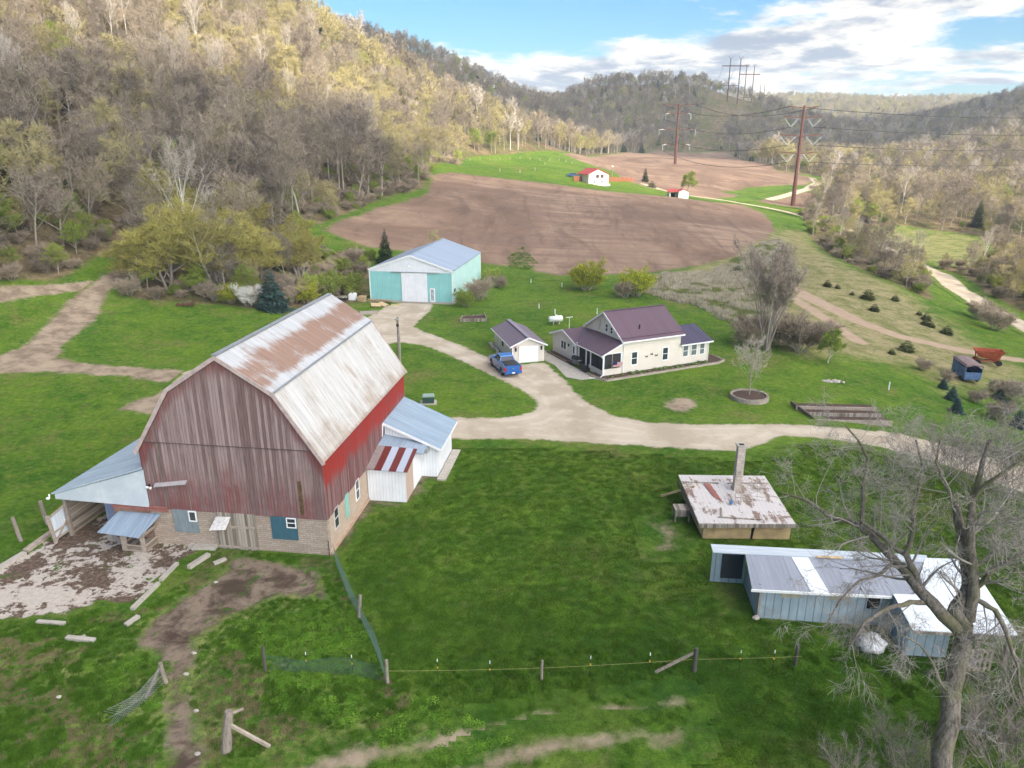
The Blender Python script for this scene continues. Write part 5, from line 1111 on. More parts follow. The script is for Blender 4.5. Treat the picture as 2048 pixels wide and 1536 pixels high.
for s__ in (-1, 1):
    MB().box(-.9, s__*.75, .3, .9, s__*.82, .549).build('rail', m_black, ft); MB().tube((0, s__*.85, .32), (0, s__*1.0, .32), .32, n=14).build('wheel', m_tyre, ft)
MB().beam((-1.1, 0, .5), (-2.0, 0, .4), .08, .08).build('tongue', m_black, ft)
b = MB().blob((0, 0, .4), .8, .6, .55, 3, .12, 12, 8).build('plastic_barrel_cover', m_white, smooth=True); b.location = gd(656, 606); tag(b, 'white covered heap just visible over the barn ridge', 'covered heap')
# rusty implement on the left lawn
im = root('field_implement', gd(372, 614), .3, 'rusty old farm implement on the lawn edge behind the barn', 'farm implement')
m_rusty = plain('dark_rusty_iron', (.11, .055, .035), .9, var=.5, vscale=5)
MB().beam((-1.2, 0, .45), (1.2, 0, .45), .12, .1).beam((-.6, 0, .45), (1.4, -.6, .3), .1, .1).build('frame', m_rusty, im)
for i in range(4): MB().tube((-1.0+i*.6, .25, .3), (-1.0+i*.6, .32, .3), .3, n=12).build('disc', m_rusty, im)
MB().beam((.4, 0, .4), (1.5, .5, 1.0), .07, .07).build('lever', m_rusty, im)
# ---------------------------------------------------------------- slabs and kerbs round the yard
def kerb(p, q, w_, h_, label, mat=None, name='concrete_kerb', cat='kerb'):
    a_, b_ = gd(*p), gd(*q); o = MB().beam(a_+Vector((0, 0, h_*.3)), b_+Vector((0, 0, h_*.3)), w_, h_).build(name, mat or m_concrete); return tag(o, label, cat, 'broken kerb pieces round the barnyard')
kerb((0, 1140), (50, 1110), .35, .3, 'concrete kerb piece at the far left edge of the barnyard'); kerb((52, 1106), (105, 1068), .35, .32, 'concrete kerb piece running up to the gate post', m_rail)
kerb((265, 1222), (318, 1170), .22, .28, 'long pale kerb piece, lowest of the diagonal row'); kerb((322, 1164), (355, 1130), .22, .28, 'pale kerb piece, second up the diagonal row'); kerb((378, 1138), (418, 1112), .28, .28, 'pale kerb piece beside the flat slab near the barn door'); kerb((380, 1098), (398, 1084), .25, .3, 'short kerb piece by the grey barn panel')
kerb((252, 1254), (278, 1236), .25, .25, 'small broken kerb piece below the diagonal row'); kerb((75, 1246), (130, 1250), .22, .2, 'white-topped concrete strip in the grass, left'); kerb((134, 1278), (190, 1284), .25, .22, 'broken concrete strip in the grass below the white-topped one')
kerb((428, 1130), (452, 1120), .3, .2, 'tilted concrete chunk on the grass in front of the barn door')
sb_ = MB().hexa([(-.75, -.35, -.1), (.7, -.3, -.1), (.75, .4, -.1), (-.6, .35, -.1)], [(-.75, -.35, .2), (.7, -.3, .22), (.75, .4, .24), (-.6, .35, .22)]).build('concrete_slab', m_concrete); sb_.location = gd(412, 1096); tag(sb_, 'thick pale concrete slab lying at the foot of the barn door', 'slab')
r_ = random.Random(11)
for i, (px, py, lb) in enumerate(((432, 1166, 'white stone in the mud below the barn door'), (118, 1396, 'lone white stone in the left pasture'), (392, 1424, 'small pale stone on the mud path'), (395, 1510, 'small pale stone near the bottom of the mud path'), (372, 1350, 'pale sliver of wood or stone on the mud path'), (388, 1308, 'small white pebble at the dark mud'), (168, 1274, 'square concrete chunk resting on the broken strip'), (1640, 1560, 'stone'))[:7]):
    o = MB().blob((0, 0, .06), .14, .09, .07, i, .2, 8, 5).build('stone', m_concrete); o.location = gd(px, py); tag(o, lb, 'stone')
# ---------------------------------------------------------------- fence posts and wire
def fpost(px, py, h_, r_, label, tilt=(0, 0), group='old wooden posts of the yard fence', mat=None):
    p = gd(px, py); o = MB(); n_ = 8; o.tube((0, 0, -.2), (0, 0, h_*.5), r_, r_*.95, n_, cap=False).tube((0, 0, h_*.5), (.02, 0, h_), r_*.95, r_*.85, n_).tube((.0, 0, h_-.02), (.02, 0, h_+.01), r_*.6, r_*.3, 6)
    o = o.build('fence_post', mat or m_post); o.location = p; o.rotation_euler = (tilt[0], tilt[1], 0); return tag(o, label, 'fence post', group)
fpost(718, 1237, 1.45, .10, 'leaning grey post midway along the green wire fence below the barn', (0, .10)); fpost(775, 1366, 1.3, .09, 'post at the corner where the green wire fence ends'); fpost(531, 1342, 1.4, .09, 'dark post at the left end of the low wire fence', mat=plain('dark_wet_post', (.09, .08, .07), .9)); fpost(332, 1366, 1.15, .11, 'stout grey post beside the mud path', (0, -.10))
fpost(1083, 1360, 1.1, .07, 'thin post in the middle of the grass fence line'); pD = fpost(1388, 1342, 1.3, .12, 'dark thick post with a diagonal brace in the grass', mat=plain('dark_wet_post', (.09, .08, .07), .9)); fpost(1590, 1330, 1.2, .09, 'dark post among the twigs left of the blue coop wall', mat=plain('dark_wet_post', (.09, .08, .07), .9))
fpost(42, 1082, 1.7, .13, 'stout leaning post alone on the left grass', (0, -.12)); fpost(95, 1048, 1.7, .14, 'stout post behind the open yard gate', (0, -.1))
br = MB().beam(gd(1310, 1348, .1), gd(1385, 1340, 1.0), .1, .1).build('fence_brace', m_post); tag(br, 'diagonal wooden brace against the dark fence post', 'brace')
br = MB().beam(gd(292, 1398, .05), gd(330, 1360, 1.0), .08, .1).build('fence_brace', m_post); tag(br, 'leaning pole against the stout post by the mud path', 'brace')
bp = root('broken_post', gd(452, 1503), 0, 'big splintered grey timber post leaning near the bottom edge', 'post')
MB().path([(0, 0, -.2), (.12, .1, .9), (.26, .25, 1.85)], [.22, .20, .17], 9).build('trunk', m_post, bp)
MB().beam((.2, .1, 1.35), tuple(gd(540, 1495, .05)-bp.location), .12, .12).build('brace', m_rail, bp); MB().beam((.15, .3, 1.6), (.75, .5, 1.75), .08, .08).build('rail_stub', m_rail, bp)
m_net, t, out = new_mat('green_wire'); finish(t, out, (.07, .13, .11), .6)
m_wire = plain('grey_wire', (.30, .31, .30), .5)
def net(pts, h_, cell, r_, mat, label, name='wire_fence'):
    """diamond netting made of real thin strands hung between ground points"""
    b = MB(); P_ = [Vector(p) for p in pts]; seg = [0]
    for a_, c_ in zip(P_[:-1], P_[1:]): seg.append(seg[-1]+(c_-a_).length)
    def at(s_, z_):
        s_ = max(0, min(seg[-1], s_))
        for i in range(len(seg)-1):
            if s_ <= seg[i+1]+1e-6: return P_[i].lerp(P_[i+1], (s_-seg[i])/(seg[i+1]-seg[i]))+Vector((0, 0, z_*(1-.12*math.sin(s_*1.1))+.05*math.sin(s_*2.3)))
    n_ = int(seg[-1]/cell)
    for i in range(n_):
        for sg in (1, -1):
            s0 = i*cell if sg > 0 else i*cell+h_; s1 = s0+sg*h_
            if s1 > seg[-1] or s1 < 0 or s0 > seg[-1]: continue
            p, q = at(s0, .02), at(s1, h_); b.beam(p, q, r_, r_)
    for z_ in (.03, h_*.5, h_):
        for i in range(int(seg[-1]/.5)): b.beam(at(i*.5, z_), at(i*.5+.5, z_), r_*1.3, r_*1.3)
    return tag(b.build(name, mat), label, 'fence')
net([gd(668, 1118), gd(700, 1200), gd(722, 1240), gd(750, 1300), gd(772, 1362)], 1.0, .12, .0075, m_net, 'green wire netting from the barn corner to the corner post')
net([gd(533, 1340), gd(600, 1346), gd(700, 1350), gd(770, 1364)], .85, .12, .0075, m_net, 'low green wire netting across the weeds below the barn')
net([gd(330, 1364), gd(285, 1410), gd(210, 1462)], .9, .14, .008, m_wire, 'sagging grey wire netting left of the mud path')
def ins(px, py, i, lb):
    p = gd(px, py); o = root('electric_fence_stake', p, 0, lb, 'fence stake', 'thin electric fence stakes with yellow insulators')
    MB().tube((0, 0, -.1), (0, 0, 1.0), .012, n=5).build('rod', m_black, o); MB().box(-.025, -.03, .62, .025, .03, .70).build('insulator', m_yellowins, o); MB().tube((0, 0, .98), (0, 0, 1.14), .022, n=6).build('white_cap', m_white, o)
IN = ((615, 1344), (706, 1350), (876, 1358), (980, 1362), (1180, 1352), (1298, 1345), (1478, 1340), (1545, 1340))
wd = ['in the low wire netting, left one', 'in the low wire netting, right one', 'first right of the netting corner post', 'left of the thin middle post', 'right of the thin middle post', 'left of the braced dark post', 'right of the braced dark post', 'nearest the tree twigs']
for i, (px, py) in enumerate(IN): ins(px, py, i, 'electric fence stake with white tip, '+wd[i])
for (a_, c_) in ((( 775,1366),(1083,1360)),((1083,1360),(1388,1342)),((1388,1342),(1600,1336))):
    wire(gd(*a_, .68), gd(*c_, .68), .03, .006, 'thin yellowish electric fence wire '+{775:'left of the thin middle post',1083:'between middle post and braced post',1388:'right of the braced post'}[a_[0]], name='fence_wire', mat=plain('yellow_polywire', (.45, .42, .15), .6))
# ---------------------------------------------------------------- ring planter, terraces, rubble
rg = root('tree_ring', gd(1498, 797), 0, 'low round ring of pale retaining blocks around the young bare tree', 'planter ring')
R_ = 1.85
b = MB(); n_ = 22
for k in range(n_):
    a0, a1 = 6.2832*k/n_, 6.2832*(k+.93)/n_
    for lv in range(3):
        o_ = (lv % 2)*.14; q = [(math.cos(a0+o_)*R_, math.sin(a0+o_)*R_), (math.cos(a1+o_)*R_, math.sin(a1+o_)*R_), (math.cos(a1+o_)*(R_-.24), math.sin(a1+o_)*(R_-.24)), (math.cos(a0+o_)*(R_-.24), math.sin(a0+o_)*(R_-.24))]
        b.prism(q[::-1], 'z', lv*.17-.06, lv*.17+.10)
b.build('block_ring', m_retain, rg); MB().lathe([(R_-.25, -.1), (R_-.25, .30), (.5, .38), (.1, .40)], 22).build('mulch', m_mulch, rg)
tr = root('timber_terrace', gd(1700, 846), -.06, 'dark terraced timber planting bed on the slope above the drive', 'terrace bed')
m_darktim = plain('dark_old_timber', (.16, .12, .10), .95, var=.4, vscale=5)
w3 = (gd(1775, 848)-gd(1640, 846)).length
for i, (y_, z_, xl, xr) in enumerate(((0, .25, -.45, .55), (1.25, .45, -.52, .50), (2.5, .62, -.6, .47))):
    MB().box(w3*xl, y_, -.2, w3*xr, y_+.14, z_).build('timber', m_rail if i != 1 else m_oldwood, tr)
    MB().box(w3*xl+.05, y_+.145, -.2, w3*xr-.05, y_+1.24, z_-.12).build('soil', m_mulch, tr)
MB().beam((w3*-.47, .2, .3), (w3*-.62, 3.7, .6), .14, .3).build('side_timber', m_darktim, tr)
b = MB(); r_ = random.Random(9)
for i in range(14): b.blob((r_.uniform(-1, 1), r_.uniform(-.5, .5), .08), r_.uniform(.15, .4), r_.uniform(.12, .3), .12, i, .3, 7, 4)
o = b.build('rubble_heap', m_concrete); o.location = gd(1668, 763); tag(o, 'small heap of flat pale rubble on the right lawn', 'rubble')
# ---------------------------------------------------------------- wagons
bw_ = root('livestock_trailer', gd(1930, 757), math.radians(79), 'old blue livestock trailer with rusty roof, parked in the scrub', 'trailer')
m_blu = plain('faded_blue_paint', (.10, .17, .30), .75, var=.35, vscale=3); m_rroof = plain('rusty_pinkish_roof', (.23, .165, .16), .8, var=.3, vscale=3)
b = MB()
for s__ in (-1, 1): MB().box(-1.9, s__*.85, .45, 2.0, s__*.90, 1.75).build('side_wall', m_blu, bw_)
MB().box(-1.95, -.88, .45, -1.9, .88, 1.35).build('rear_gate', m_blu, bw_); MB().box(2.0, -.9, .45, 2.05, .9, 2.0).build('front_wall', m_blu, bw_)
MB().box(-1.9, -.85, .40, 2.0, .85, .5).build('floor', m_dark, bw_)
for x_ in (-1.93, 0, 1.95):
    for s__ in (-1, 1): MB().box(x_, s__*.86, 1.35, x_+.06, s__*.92, 2.06).build('post', m_blu, bw_)
MB().prism([(-.98, 2.0), (-.8, 2.22), (0, 2.30), (.8, 2.22), (.98, 2.0), (.9, 2.0), (0, 2.2), (-.9, 2.0)], 'x', -2.05, 2.15).build('roof', m_rroof, bw_)
for s__ in (-1, 1):
    for x_ in (-1.1, 1.1): MB().tube((x_, s__*.7, .33), (x_, s__*.92, .33), .33, n=14).build('wheel', m_tyre, bw_)
rw = root('gravity_wagon', gd(1972, 728), math.radians(-18), 'rusty red gravity box wagon at the end of the dirt track', 'wagon')
m_rred = plain('rusty_red_paint', (.33, .075, .035), .8, var=.35, vscale=3)
T4 = [(-1.7, -.95, 1.9), (1.7, -.95, 1.9), (1.7, .95, 1.9), (-1.7, .95, 1.9)]; B4 = [(-1.0, -.45, 1.0), (.9, -.45, .7), (.9, .45, .7), (-1.0, .45, 1.0)]
def insd(P_, k, dz): c_ = Vector(P_[0])+Vector(P_[1])+Vector(P_[2])+Vector(P_[3]); c_ /= 4; return [c_+(Vector(p)-c_)*k+Vector((0, 0, dz)) for p in P_]
IT, IB = insd(T4, .95, 0), insd(B4, .9, .06)
b = MB(); b._add([*T4, *B4, *[tuple(p) for p in IT], *[tuple(p) for p in IB]], [(0, 1, 5, 4), (1, 2, 6, 5), (2, 3, 7, 6), (3, 0, 4, 7), (7, 6, 5, 4), (9, 8, 12, 13), (10, 9, 13, 14), (11, 10, 14, 15), (8, 11, 15, 12), (12, 15, 14, 13), (0, 8, 9, 1), (1, 9, 10, 2), (2, 10, 11, 3), (3, 11, 8, 0)])
b.build('hopper', m_rred, rw, fix=False)
MB().box(-1.6, -.5, .45, 1.6, -.4, .58).box(-1.6, .4, .45, 1.6, .5, .58).box(-.1, -.4, .45, .1, .4, .58).build('chassis', m_rred, rw)
for x_ in (-1.2, 1.2):
    for s__ in (-1, 1): MB().beam((x_, s__*.45, .58), (x_*1.1, s__*.75, 1.75), .1, .1).build('support', m_rred, rw); MB().tube((x_, s__*.62, .36), (x_, s__*.82, .36), .36, n=14).build('wheel', m_tyre, rw)
# ---------------------------------------------------------------- far farmstead
fh = root('white_farmhouse', gd(1197, 369), .42, 'small white two storey house with bright red roof in the far green terrace', 'house')
m_redroof = plain('bright_red_roof', (.34, .045, .04), .5); m_wwall = plain('white_house_wall', (.78, .76, .70), .6)
MB().box(-3.7, 0, -.5, 3.7, 7, 3.3).prism([(-3.7, 3.3), (3.7, 3.3), (-.2, 4.75)], 'y', 0, 7).build('wall', m_wwall, fh)
MB().slab([(-4.4, -.4, 3.1), (-.2, -.4, 4.95), (-.2, 7.3, 4.95), (-4.4, 7.3, 3.1)][::-1], .15).slab([(4.3, -.4, 3.1), (4.3, 7.3, 3.1), (-.2, 7.3, 4.94), (-.2, -.4, 4.94)], .15).build('roof', m_redroof, fh)
for x_, z_, w_, h__ in ((-1.0, 2.1, 1.0, .95), (.75, 2.1, 1.0, .95), (-1.9, .5, .8, .7), (.9, .5, .8, .7)):
    window(fh, 'y', x_, z_, x_+w_, z_+h__, 0, -1, .1, m_redtrim if z_ > 2 else m_white, 'v')
MB().tube((0, 1.5, -.4), (0, 1.5, .15), 4.6, n=20).build('base_terrace', plain('cream_gravel', (.55, .52, .42), .9), fh)
for (p, q, lb) in (((1148, 362), (1180, 363), 'red-brown board fence left of the white farmhouse'), ((1218, 363), (1268, 365), 'red-brown board fence right of the white farmhouse')):
    a_, c_ = gd(*p), gd(*q); f_ = root('board_fence', a_, 0, lb, 'fence', 'red-brown fences by the far house'); n_ = int((c_-a_).length/.9)
    m_rf = plain('red_brown_boards', (.28, .10, .055), .85)
    for i in range(n_):
        u, v = (c_-a_)*(i/n_), (c_-a_)*((i+.8)/n_); MB().hexa([u+Vector((0, 0, -.2)), v+Vector((0, 0, -.2)), v+Vector((0, .06, -.2)), u+Vector((0, .06, -.2))], [u+Vector((0, 0, 1.6)), v+Vector((0, 0, 1.6)), v+Vector((0, .06, 1.6)), u+Vector((0, .06, 1.6))]).build('board', m_rf, f_)
    for i in range(0, n_+1, 4): u = (c_-a_)*(i/n_)+Vector((0, -.08, 0)); MB().box(u.x-.08, u.y-.08, u.z-.2, u.x+.08, u.y+.06, u.z+1.8).build('post', m_rf, f_)
fgar = root('far_garage', gd(1358, 396), .1, 'small white garage with red roof beside the far road', 'garage')
MB().box(-.2, 0, -.3, 3.6, 5, 2.5).prism([(-.2, 2.5), (3.6, 2.5), (1.7, 3.4)], 'y', 0, 5).build('wall', m_wwall, fgar); MB().box(-3.6, 3.9, -.3, -.203, 4.9, 2.3).box(-3.6, .2, -.3, -3.4, 3.89, 2.3).build('carport_wall', m_wwall, fgar); MB().box(-2.9, 3.6, 0, -.6, 3.88, 1.9).build('dark_bay', m_dark, fgar)
MB().slab([(-4.0, -.4, 2.35), (-.2, -.4, 2.6), (-.2, 5.3, 3.4), (-4.0, 5.3, 3.2)], .12).slab([(-.5, -.4, 2.42), (1.7, -.4, 3.5), (1.7, 5.4, 3.5), (-.5, 5.4, 2.42)][::1], .12).slab([(3.9, -.4, 2.42), (3.9, 5.4, 2.42), (1.7, 5.4, 3.49), (1.7, -.4, 3.49)], .12).build('roof', m_redroof, fgar)
MB().box(.5, -.05, 0, 2.9, -.003, 2.1).build('garage_door', m_white, fgar); fgar.scale = (.85, .7, .8)
fc = root('parked_car', gd(1146, 354), .1, 'small dark blue car parked left of the far white house', 'car')
MB().prism([(-2.1, .3), (2.1, .3), (2.15, .75), (1.2, .88), (.6, 1.35), (-1.0, 1.38), (-1.7, .92), (-2.15, .85)], 'y', -.85, .85).build('body', plain('dark_blue_car', (.03, .08, .16), .3), fc); MB().prism([(1.0, .9), (.55, 1.28), (-.95, 1.3), (-1.5, .95)], 'y', -.87, .87).build('window', m_glass, fc)
for x_ in (-1.35, 1.35):
    for s__ in (-1, 1): MB().tube((x_, s__*.75, .32), (x_, s__*.9, .32), .32, n=12).build('wheel', m_tyre, fc)
lp_ = root('yard_lamp', gd(1224, 358), 0, 'thin pole with a white lamp beside the far white house', 'lamp'); MB().tube((0, 0, 0), (0, 0, 4.2), .1).build('pole', m_post, lp_); MB().blob((0, 0, 4.4), .4, .4, .3, 0, 0, 8, 6).build('lamp', m_white, lp_)
r_ = random.Random(2)
PP = [(940,322),(960,320),(980,321),(1000,320),(1020,319),(1040,318),(1060,320),(1080,322),(1100,322),(1118,322),(1132,325),(1144,328),(1000,344),(1040,346),(1070,342),(1090,330)]
for i, (px, py) in enumerate(PP):
    o = MB().box(-.08, -.08, -.2, .08, .08, 1.1).prism([(-.08, 1.1), (.08, 1.1), (0, 1.2)], 'y', -.08, .08).build('pasture_fence_post', m_rail); o.location = gd(px, py); tag(o, 'white post of the pasture fence on the far green rise', 'fence post', 'white posts of the far pasture fence')
# ---------------------------------------------------------------- transmission towers
m_corten = plain('red_brown_weathering_steel', (.11, .045, .034), .8, var=.2); m_ins = plain('pale_insulators', (.50, .58, .60), .4)
def tower(px, py, h_, arms, label, rz=.0, yd=None):
    p = gd(px, py); T = root('transmission_pole', p, rz, label, 'transmission tower', 'steel power line poles in the valley')
    MB().tube((0, 0, -1), (0, 0, h_), .85, .38, 12).build('pole', m_corten, T)
    tips = []
    for (z_, l_, vee) in arms:
        for s__ in (-1, 1):
            MB().beam((0, 0, z_), (s__*l_, 0, z_+.5), .28, .32).build('cross_arm', m_corten, T)
            if vee == 'v':
                MB().tube((s__*(l_*.98), 0, z_-.2), (s__*l_*.62, 0, z_-3.0), .07, n=6).tube((s__*l_*.25, 0, z_-.2), (s__*l_*.60, 0, z_-3.0), .07, n=6).build('insulator_string', m_ins, T); tips.append((s__*l_*.61, 0, z_-3.1))
            elif vee == 'i':
                MB().tube((s__*l_, 0, z_+.3), (s__*l_, 0, z_-2.9), .09, n=6).tube((s__*(l_*.72), 0, z_+.2), (s__*l_*.95, 0, z_-.1), .15, n=6).build('insulator_string', m_ins, T); tips.append((s__*l_, 0, z_-3.0))
            else: tips.append((s__*l_, 0, z_+.5))
    Rm = Matrix.Rotation(rz, 3, 'Z'); return [p+Rm @ Vector(q) for q in tips]
def hgt(px, pb, pt_): p = gd(px, pb); u = at_y(px, pt_, p.y); return u[2]-p.z
hR = hgt(1585, 415, 208); hL = hgt(1350, 330, 207)
tR = tower(1585, 413, hR, [(hR*.985-.3, 5.5, ''), (hR*.88, 6.8, 'v'), (hR*.705, 7.8, 'v'), (hR*.535, 6.8, 'v')], 'tall red-brown steel power pole with V insulators, nearer of the two')
tL = tower(1350, 329, hL, [(hL*.985-.3, 8.5, ''), (hL*.84, 6.6, 'i'), (hL*.58, 9.6, 'i'), (hL*.33, 7.2, 'i')], 'red-brown steel power pole with hanging insulators in the far field')
def hframe(px1, px2, pb, pt_, yd, label):
    a_ = Vector(at_y(px1, pb, yd)); a_.z = float(hz(a_.x, a_.y)); c_ = Vector(at_y(px2, pb+3, yd)); c_.z = float(hz(c_.x, c_.y))
    top = at_y(px1, pt_, yd)[2]; T = root('h_frame_tower', a_, 0, label, 'transmission tower', 'H-frame towers on the hill'); w_ = c_.x-a_.x; h_ = top-a_.z
    for x_, z0 in ((0, -1), (w_, c_.z-a_.z-1)): MB().tube((x_, 0, z0), (x_, 0, h_), .6, .42, 8).build('pole', m_corten, T)
    MB().box(-w_*.8, -.3, h_*.83, w_*1.85, .3, h_*.83+.9).build('cross_arm', m_corten, T); MB().box(-w_*.5, -.25, h_*.38, w_*1.0, .25, h_*.38+.5).build('cross_arm', m_corten, T)
    for x_ in (0, w_): MB().beam((x_, 0, h_), (x_-w_*.2, 0, h_+2.5), .3, .3).beam((x_, 0, h_), (x_+w_*.25, 0, h_+2.5), .3, .3).build('peak', m_corten, T)
    return [a_+Vector((x_, 0, h_*.83-1)) for x_ in (-w_*.7, w_*.5, w_*1.7)]
h1 = hframe(1456, 1476, 182, 118, 760, 'taller H-frame power tower on the wooded hill, front left one')
h2 = hframe(1489, 1504, 184, 132, 860, 'shorter H-frame power tower on the wooded hill, behind the front one')
h3 = hframe(1520, 1528, 186, 172, 1150, 'tiny distant H-frame tower on the skyline')
for i, k in enumerate((0, 1, 2, 4, 6)): wire(tL[k], tR[k], 4.5, .10, 'power line between the two steel poles, strand %s' % ['top left', 'top right', 'upper left', 'middle left', 'lower left'][i], 16)
for i in range(3): wire(tL[2+2*i], h1[i], 16, .14, 'sagging power line from the far pole up to the H-frame, %s strand' % ['left', 'middle', 'right'][i], 18)
for i, k in enumerate((0, 3, 5, 7)):
    wire(tR[k], Vector((tR[k].x+420, tR[k].y+190, tR[k].z+26)), 12, .10, 'power line leaving to the right of the near steel pole, %s' % ['topmost', 'second from top', 'third from top', 'lowest'][i], 18)
# ---------------------------------------------------------------- vegetation
def tree_mat(name, c1, c2, rand=.25, rough=.95):
    m, t, out = new_mat(name); r = t.add('ShaderNodeObjectInfo').outputs['Random']; pos = t.add('ShaderNodeNewGeometry').outputs['Position']
    n = t.noise(pos, .9, 3, .6)
    c = t.mix(t.math('ADD', t.math('MULTIPLY', r, .65), t.math('MULTIPLY', n, .35)), c1, c2)
    f = t.lin(t.math('FRACT', t.math('MULTIPLY', r, 17.3)), 0, 1, 1-rand, 1+rand); c = t.mix(1.0, c, t.comb(f, f, f), 'MULTIPLY')
    finish(t, out, c, rough, spec=.08); return m
m_bark = tree_mat('grey_brown_bark', (.26, .225, .19), (.40, .355, .30)); m_shtw = tree_mat('brush_twigs', (.27, .215, .16), (.42, .345, .25)); m_birch = tree_mat('pale_birch_bark', (.55, .52, .47), (.68, .65, .60), .1)
m_twig = tree_mat('bare_twigs', (.165, .138, .124), (.41, .34, .245)); m_twigy = tree_mat('budding_twigs', (.31, .275, .135), (.46, .395, .20)); m_twigg = tree_mat('fresh_green_buds', (.18, .25, .045), (.33, .37, .08))
m_twigp = tree_mat('pale_twigs', (.40, .35, .30), (.52, .46, .39), .1)
m_ever = tree_mat('dark_evergreen_needles', (.030, .055, .022), (.060, .085, .030)); m_spruce = tree_mat('blue_spruce_needles', (.035, .075, .065), (.06, .11, .095)); m_juni = tree_mat('olive_juniper', (.055, .070, .025), (.10, .11, .04))
m_blossom = tree_mat('white_blossom', (.55, .53, .48), (.70, .68, .62)); m_yell = tree_mat('yellow_green_leaves', (.26, .30, .03), (.38, .38, .05)); m_leaf = tree_mat('weed_leaves', (.055, .155, .012), (.15, .26, .030), .35)
def tri_mesh(name, P, T3, mat):
    me = bpy.data.meshes.new(name); me.vertices.add(len(P)); me.vertices.foreach_set('co', np.asarray(P, 'f').ravel())
    F = np.asarray(T3, 'i'); me.loops.add(F.size); me.loops.foreach_set('vertex_index', F.ravel()); me.polygons.add(len(F)); me.polygons.foreach_set('loop_start', np.arange(0, F.size, 3, dtype='i'))
    me.update(calc_edges=True); me.materials.append(mat); return me
def branch_tree(seed, h, spread, r0, levels=3, nb=(7, 6, 5, 4), lean=0, start=.3, up=.55, lens=(.5, .55, .6, .6), clump=1, minr=.012, droop=0.0, tw=.022, twn=4, twl=.7):
    """limbs as tapered tubes and twigs as thin slivers; returns (tube list, twig segments)"""
    R = random.Random(seed); tubes = []; twigs = []
    def grow(p, d_, L_, r, lv):
        n = 4 if lv < 2 else 3; pts = [p]; q = p.copy(); dd = d_.copy()
        for i in range(n):
            dd = (dd+Vector((R.uniform(-1, 1), R.uniform(-1, 1), R.uniform(-.6, 1)))*(.10+.05*lv)+Vector((0, 0, (.06 if lv else 0)-droop*lv*.1))).normalized(); q = q+dd*L_/n; pts.append(q.copy())
        rs = [max(minr, r*(1-.75*i/n)) for i in range(n+1)]
        tubes.append((pts, rs, lv))
        if lv >= levels:
            for i in range(1, n+1):
                for _ in range(twn):
                    t_ = (dd*R.uniform(.3, 1)+Vector((R.uniform(-1, 1), R.uniform(-1, 1), R.uniform(-.5, .9)-droop))).normalized(); twigs.append((pts[i], pts[i]+t_*twl*R.uniform(.5, 1.2)))
            return
        m = nb[lv]
        for k in range(m):
            f = (start if lv == 0 else .25)+(1-(start if lv == 0 else .25))*(k+R.random()*.8)/m; f = min(f, .99)
            i = min(int(f*n), n-1); a = pts[i].lerp(pts[i+1], f*n-i); th = k*2.4+R.uniform(-.6, .6) if lv == 0 else R.uniform(0, 6.28)
            side = Vector((math.cos(th), math.sin(th), 0)); side = (side-dd*side.dot(dd)).normalized() if abs(dd.z) < .99 else side
            nd = (dd*up+side*spread+Vector((0, 0, .12-.1*droop))).normalized(); l_ = L_*lens[lv]*(1.15-.55*f)*R.uniform(.8, 1.2)
            grow(a, nd, l_, r*(1-.7*f)*.55, lv+1)
    if clump == 1: grow(Vector((0, 0, -.3)), Vector((lean, 0, 1)).normalized(), h*.85, r0, 0)
    else:
        for k in range(clump):
            th = 6.28*k/clump+R.uniform(-.4, .4); grow(Vector((.25*math.cos(th), .25*math.sin(th), -.2)), Vector((math.cos(th)*lean, math.sin(th)*lean, 1)).normalized(), h*.85*R.uniform(.75, 1.05), r0, 0)
    return tubes, twigs
def tubes_mesh(name, tubes, mat, lvmax=9, lvmin=0, sides=(7, 5, 4, 3, 3, 3)):
    V = []; F = []
    for pts, rs, lv in tubes:
        if lv > lvmax or lv < lvmin: continue
        n = sides[min(lv, 5)]; d0 = (pts[-1]-pts[0]).normalized(); u = Vector((0, 0, 1)) if abs(d0.z) < .85 else Vector((1, 0, 0)); a = d0.cross(u).normalized(); b = d0.cross(a)
        base = len(V)
        for p, r in zip(pts, rs): V += [p+(a*math.cos(6.2832*i/n)+b*math.sin(6.2832*i/n))*r for i in range(n)]
        for k in range(len(pts)-1):
            for i in range(n):
                a_, b_, c_, e_ = base+k*n+i, base+k*n+(i+1) % n, base+(k+1)*n+(i+1) % n, base+(k+1)*n+i; F += [(a_, b_, c_), (a_, c_, e_)]
    me = tri_mesh(name, [tuple(v) for v in V], F, mat); me.polygons.foreach_set('use_smooth', [True]*len(F)); return me
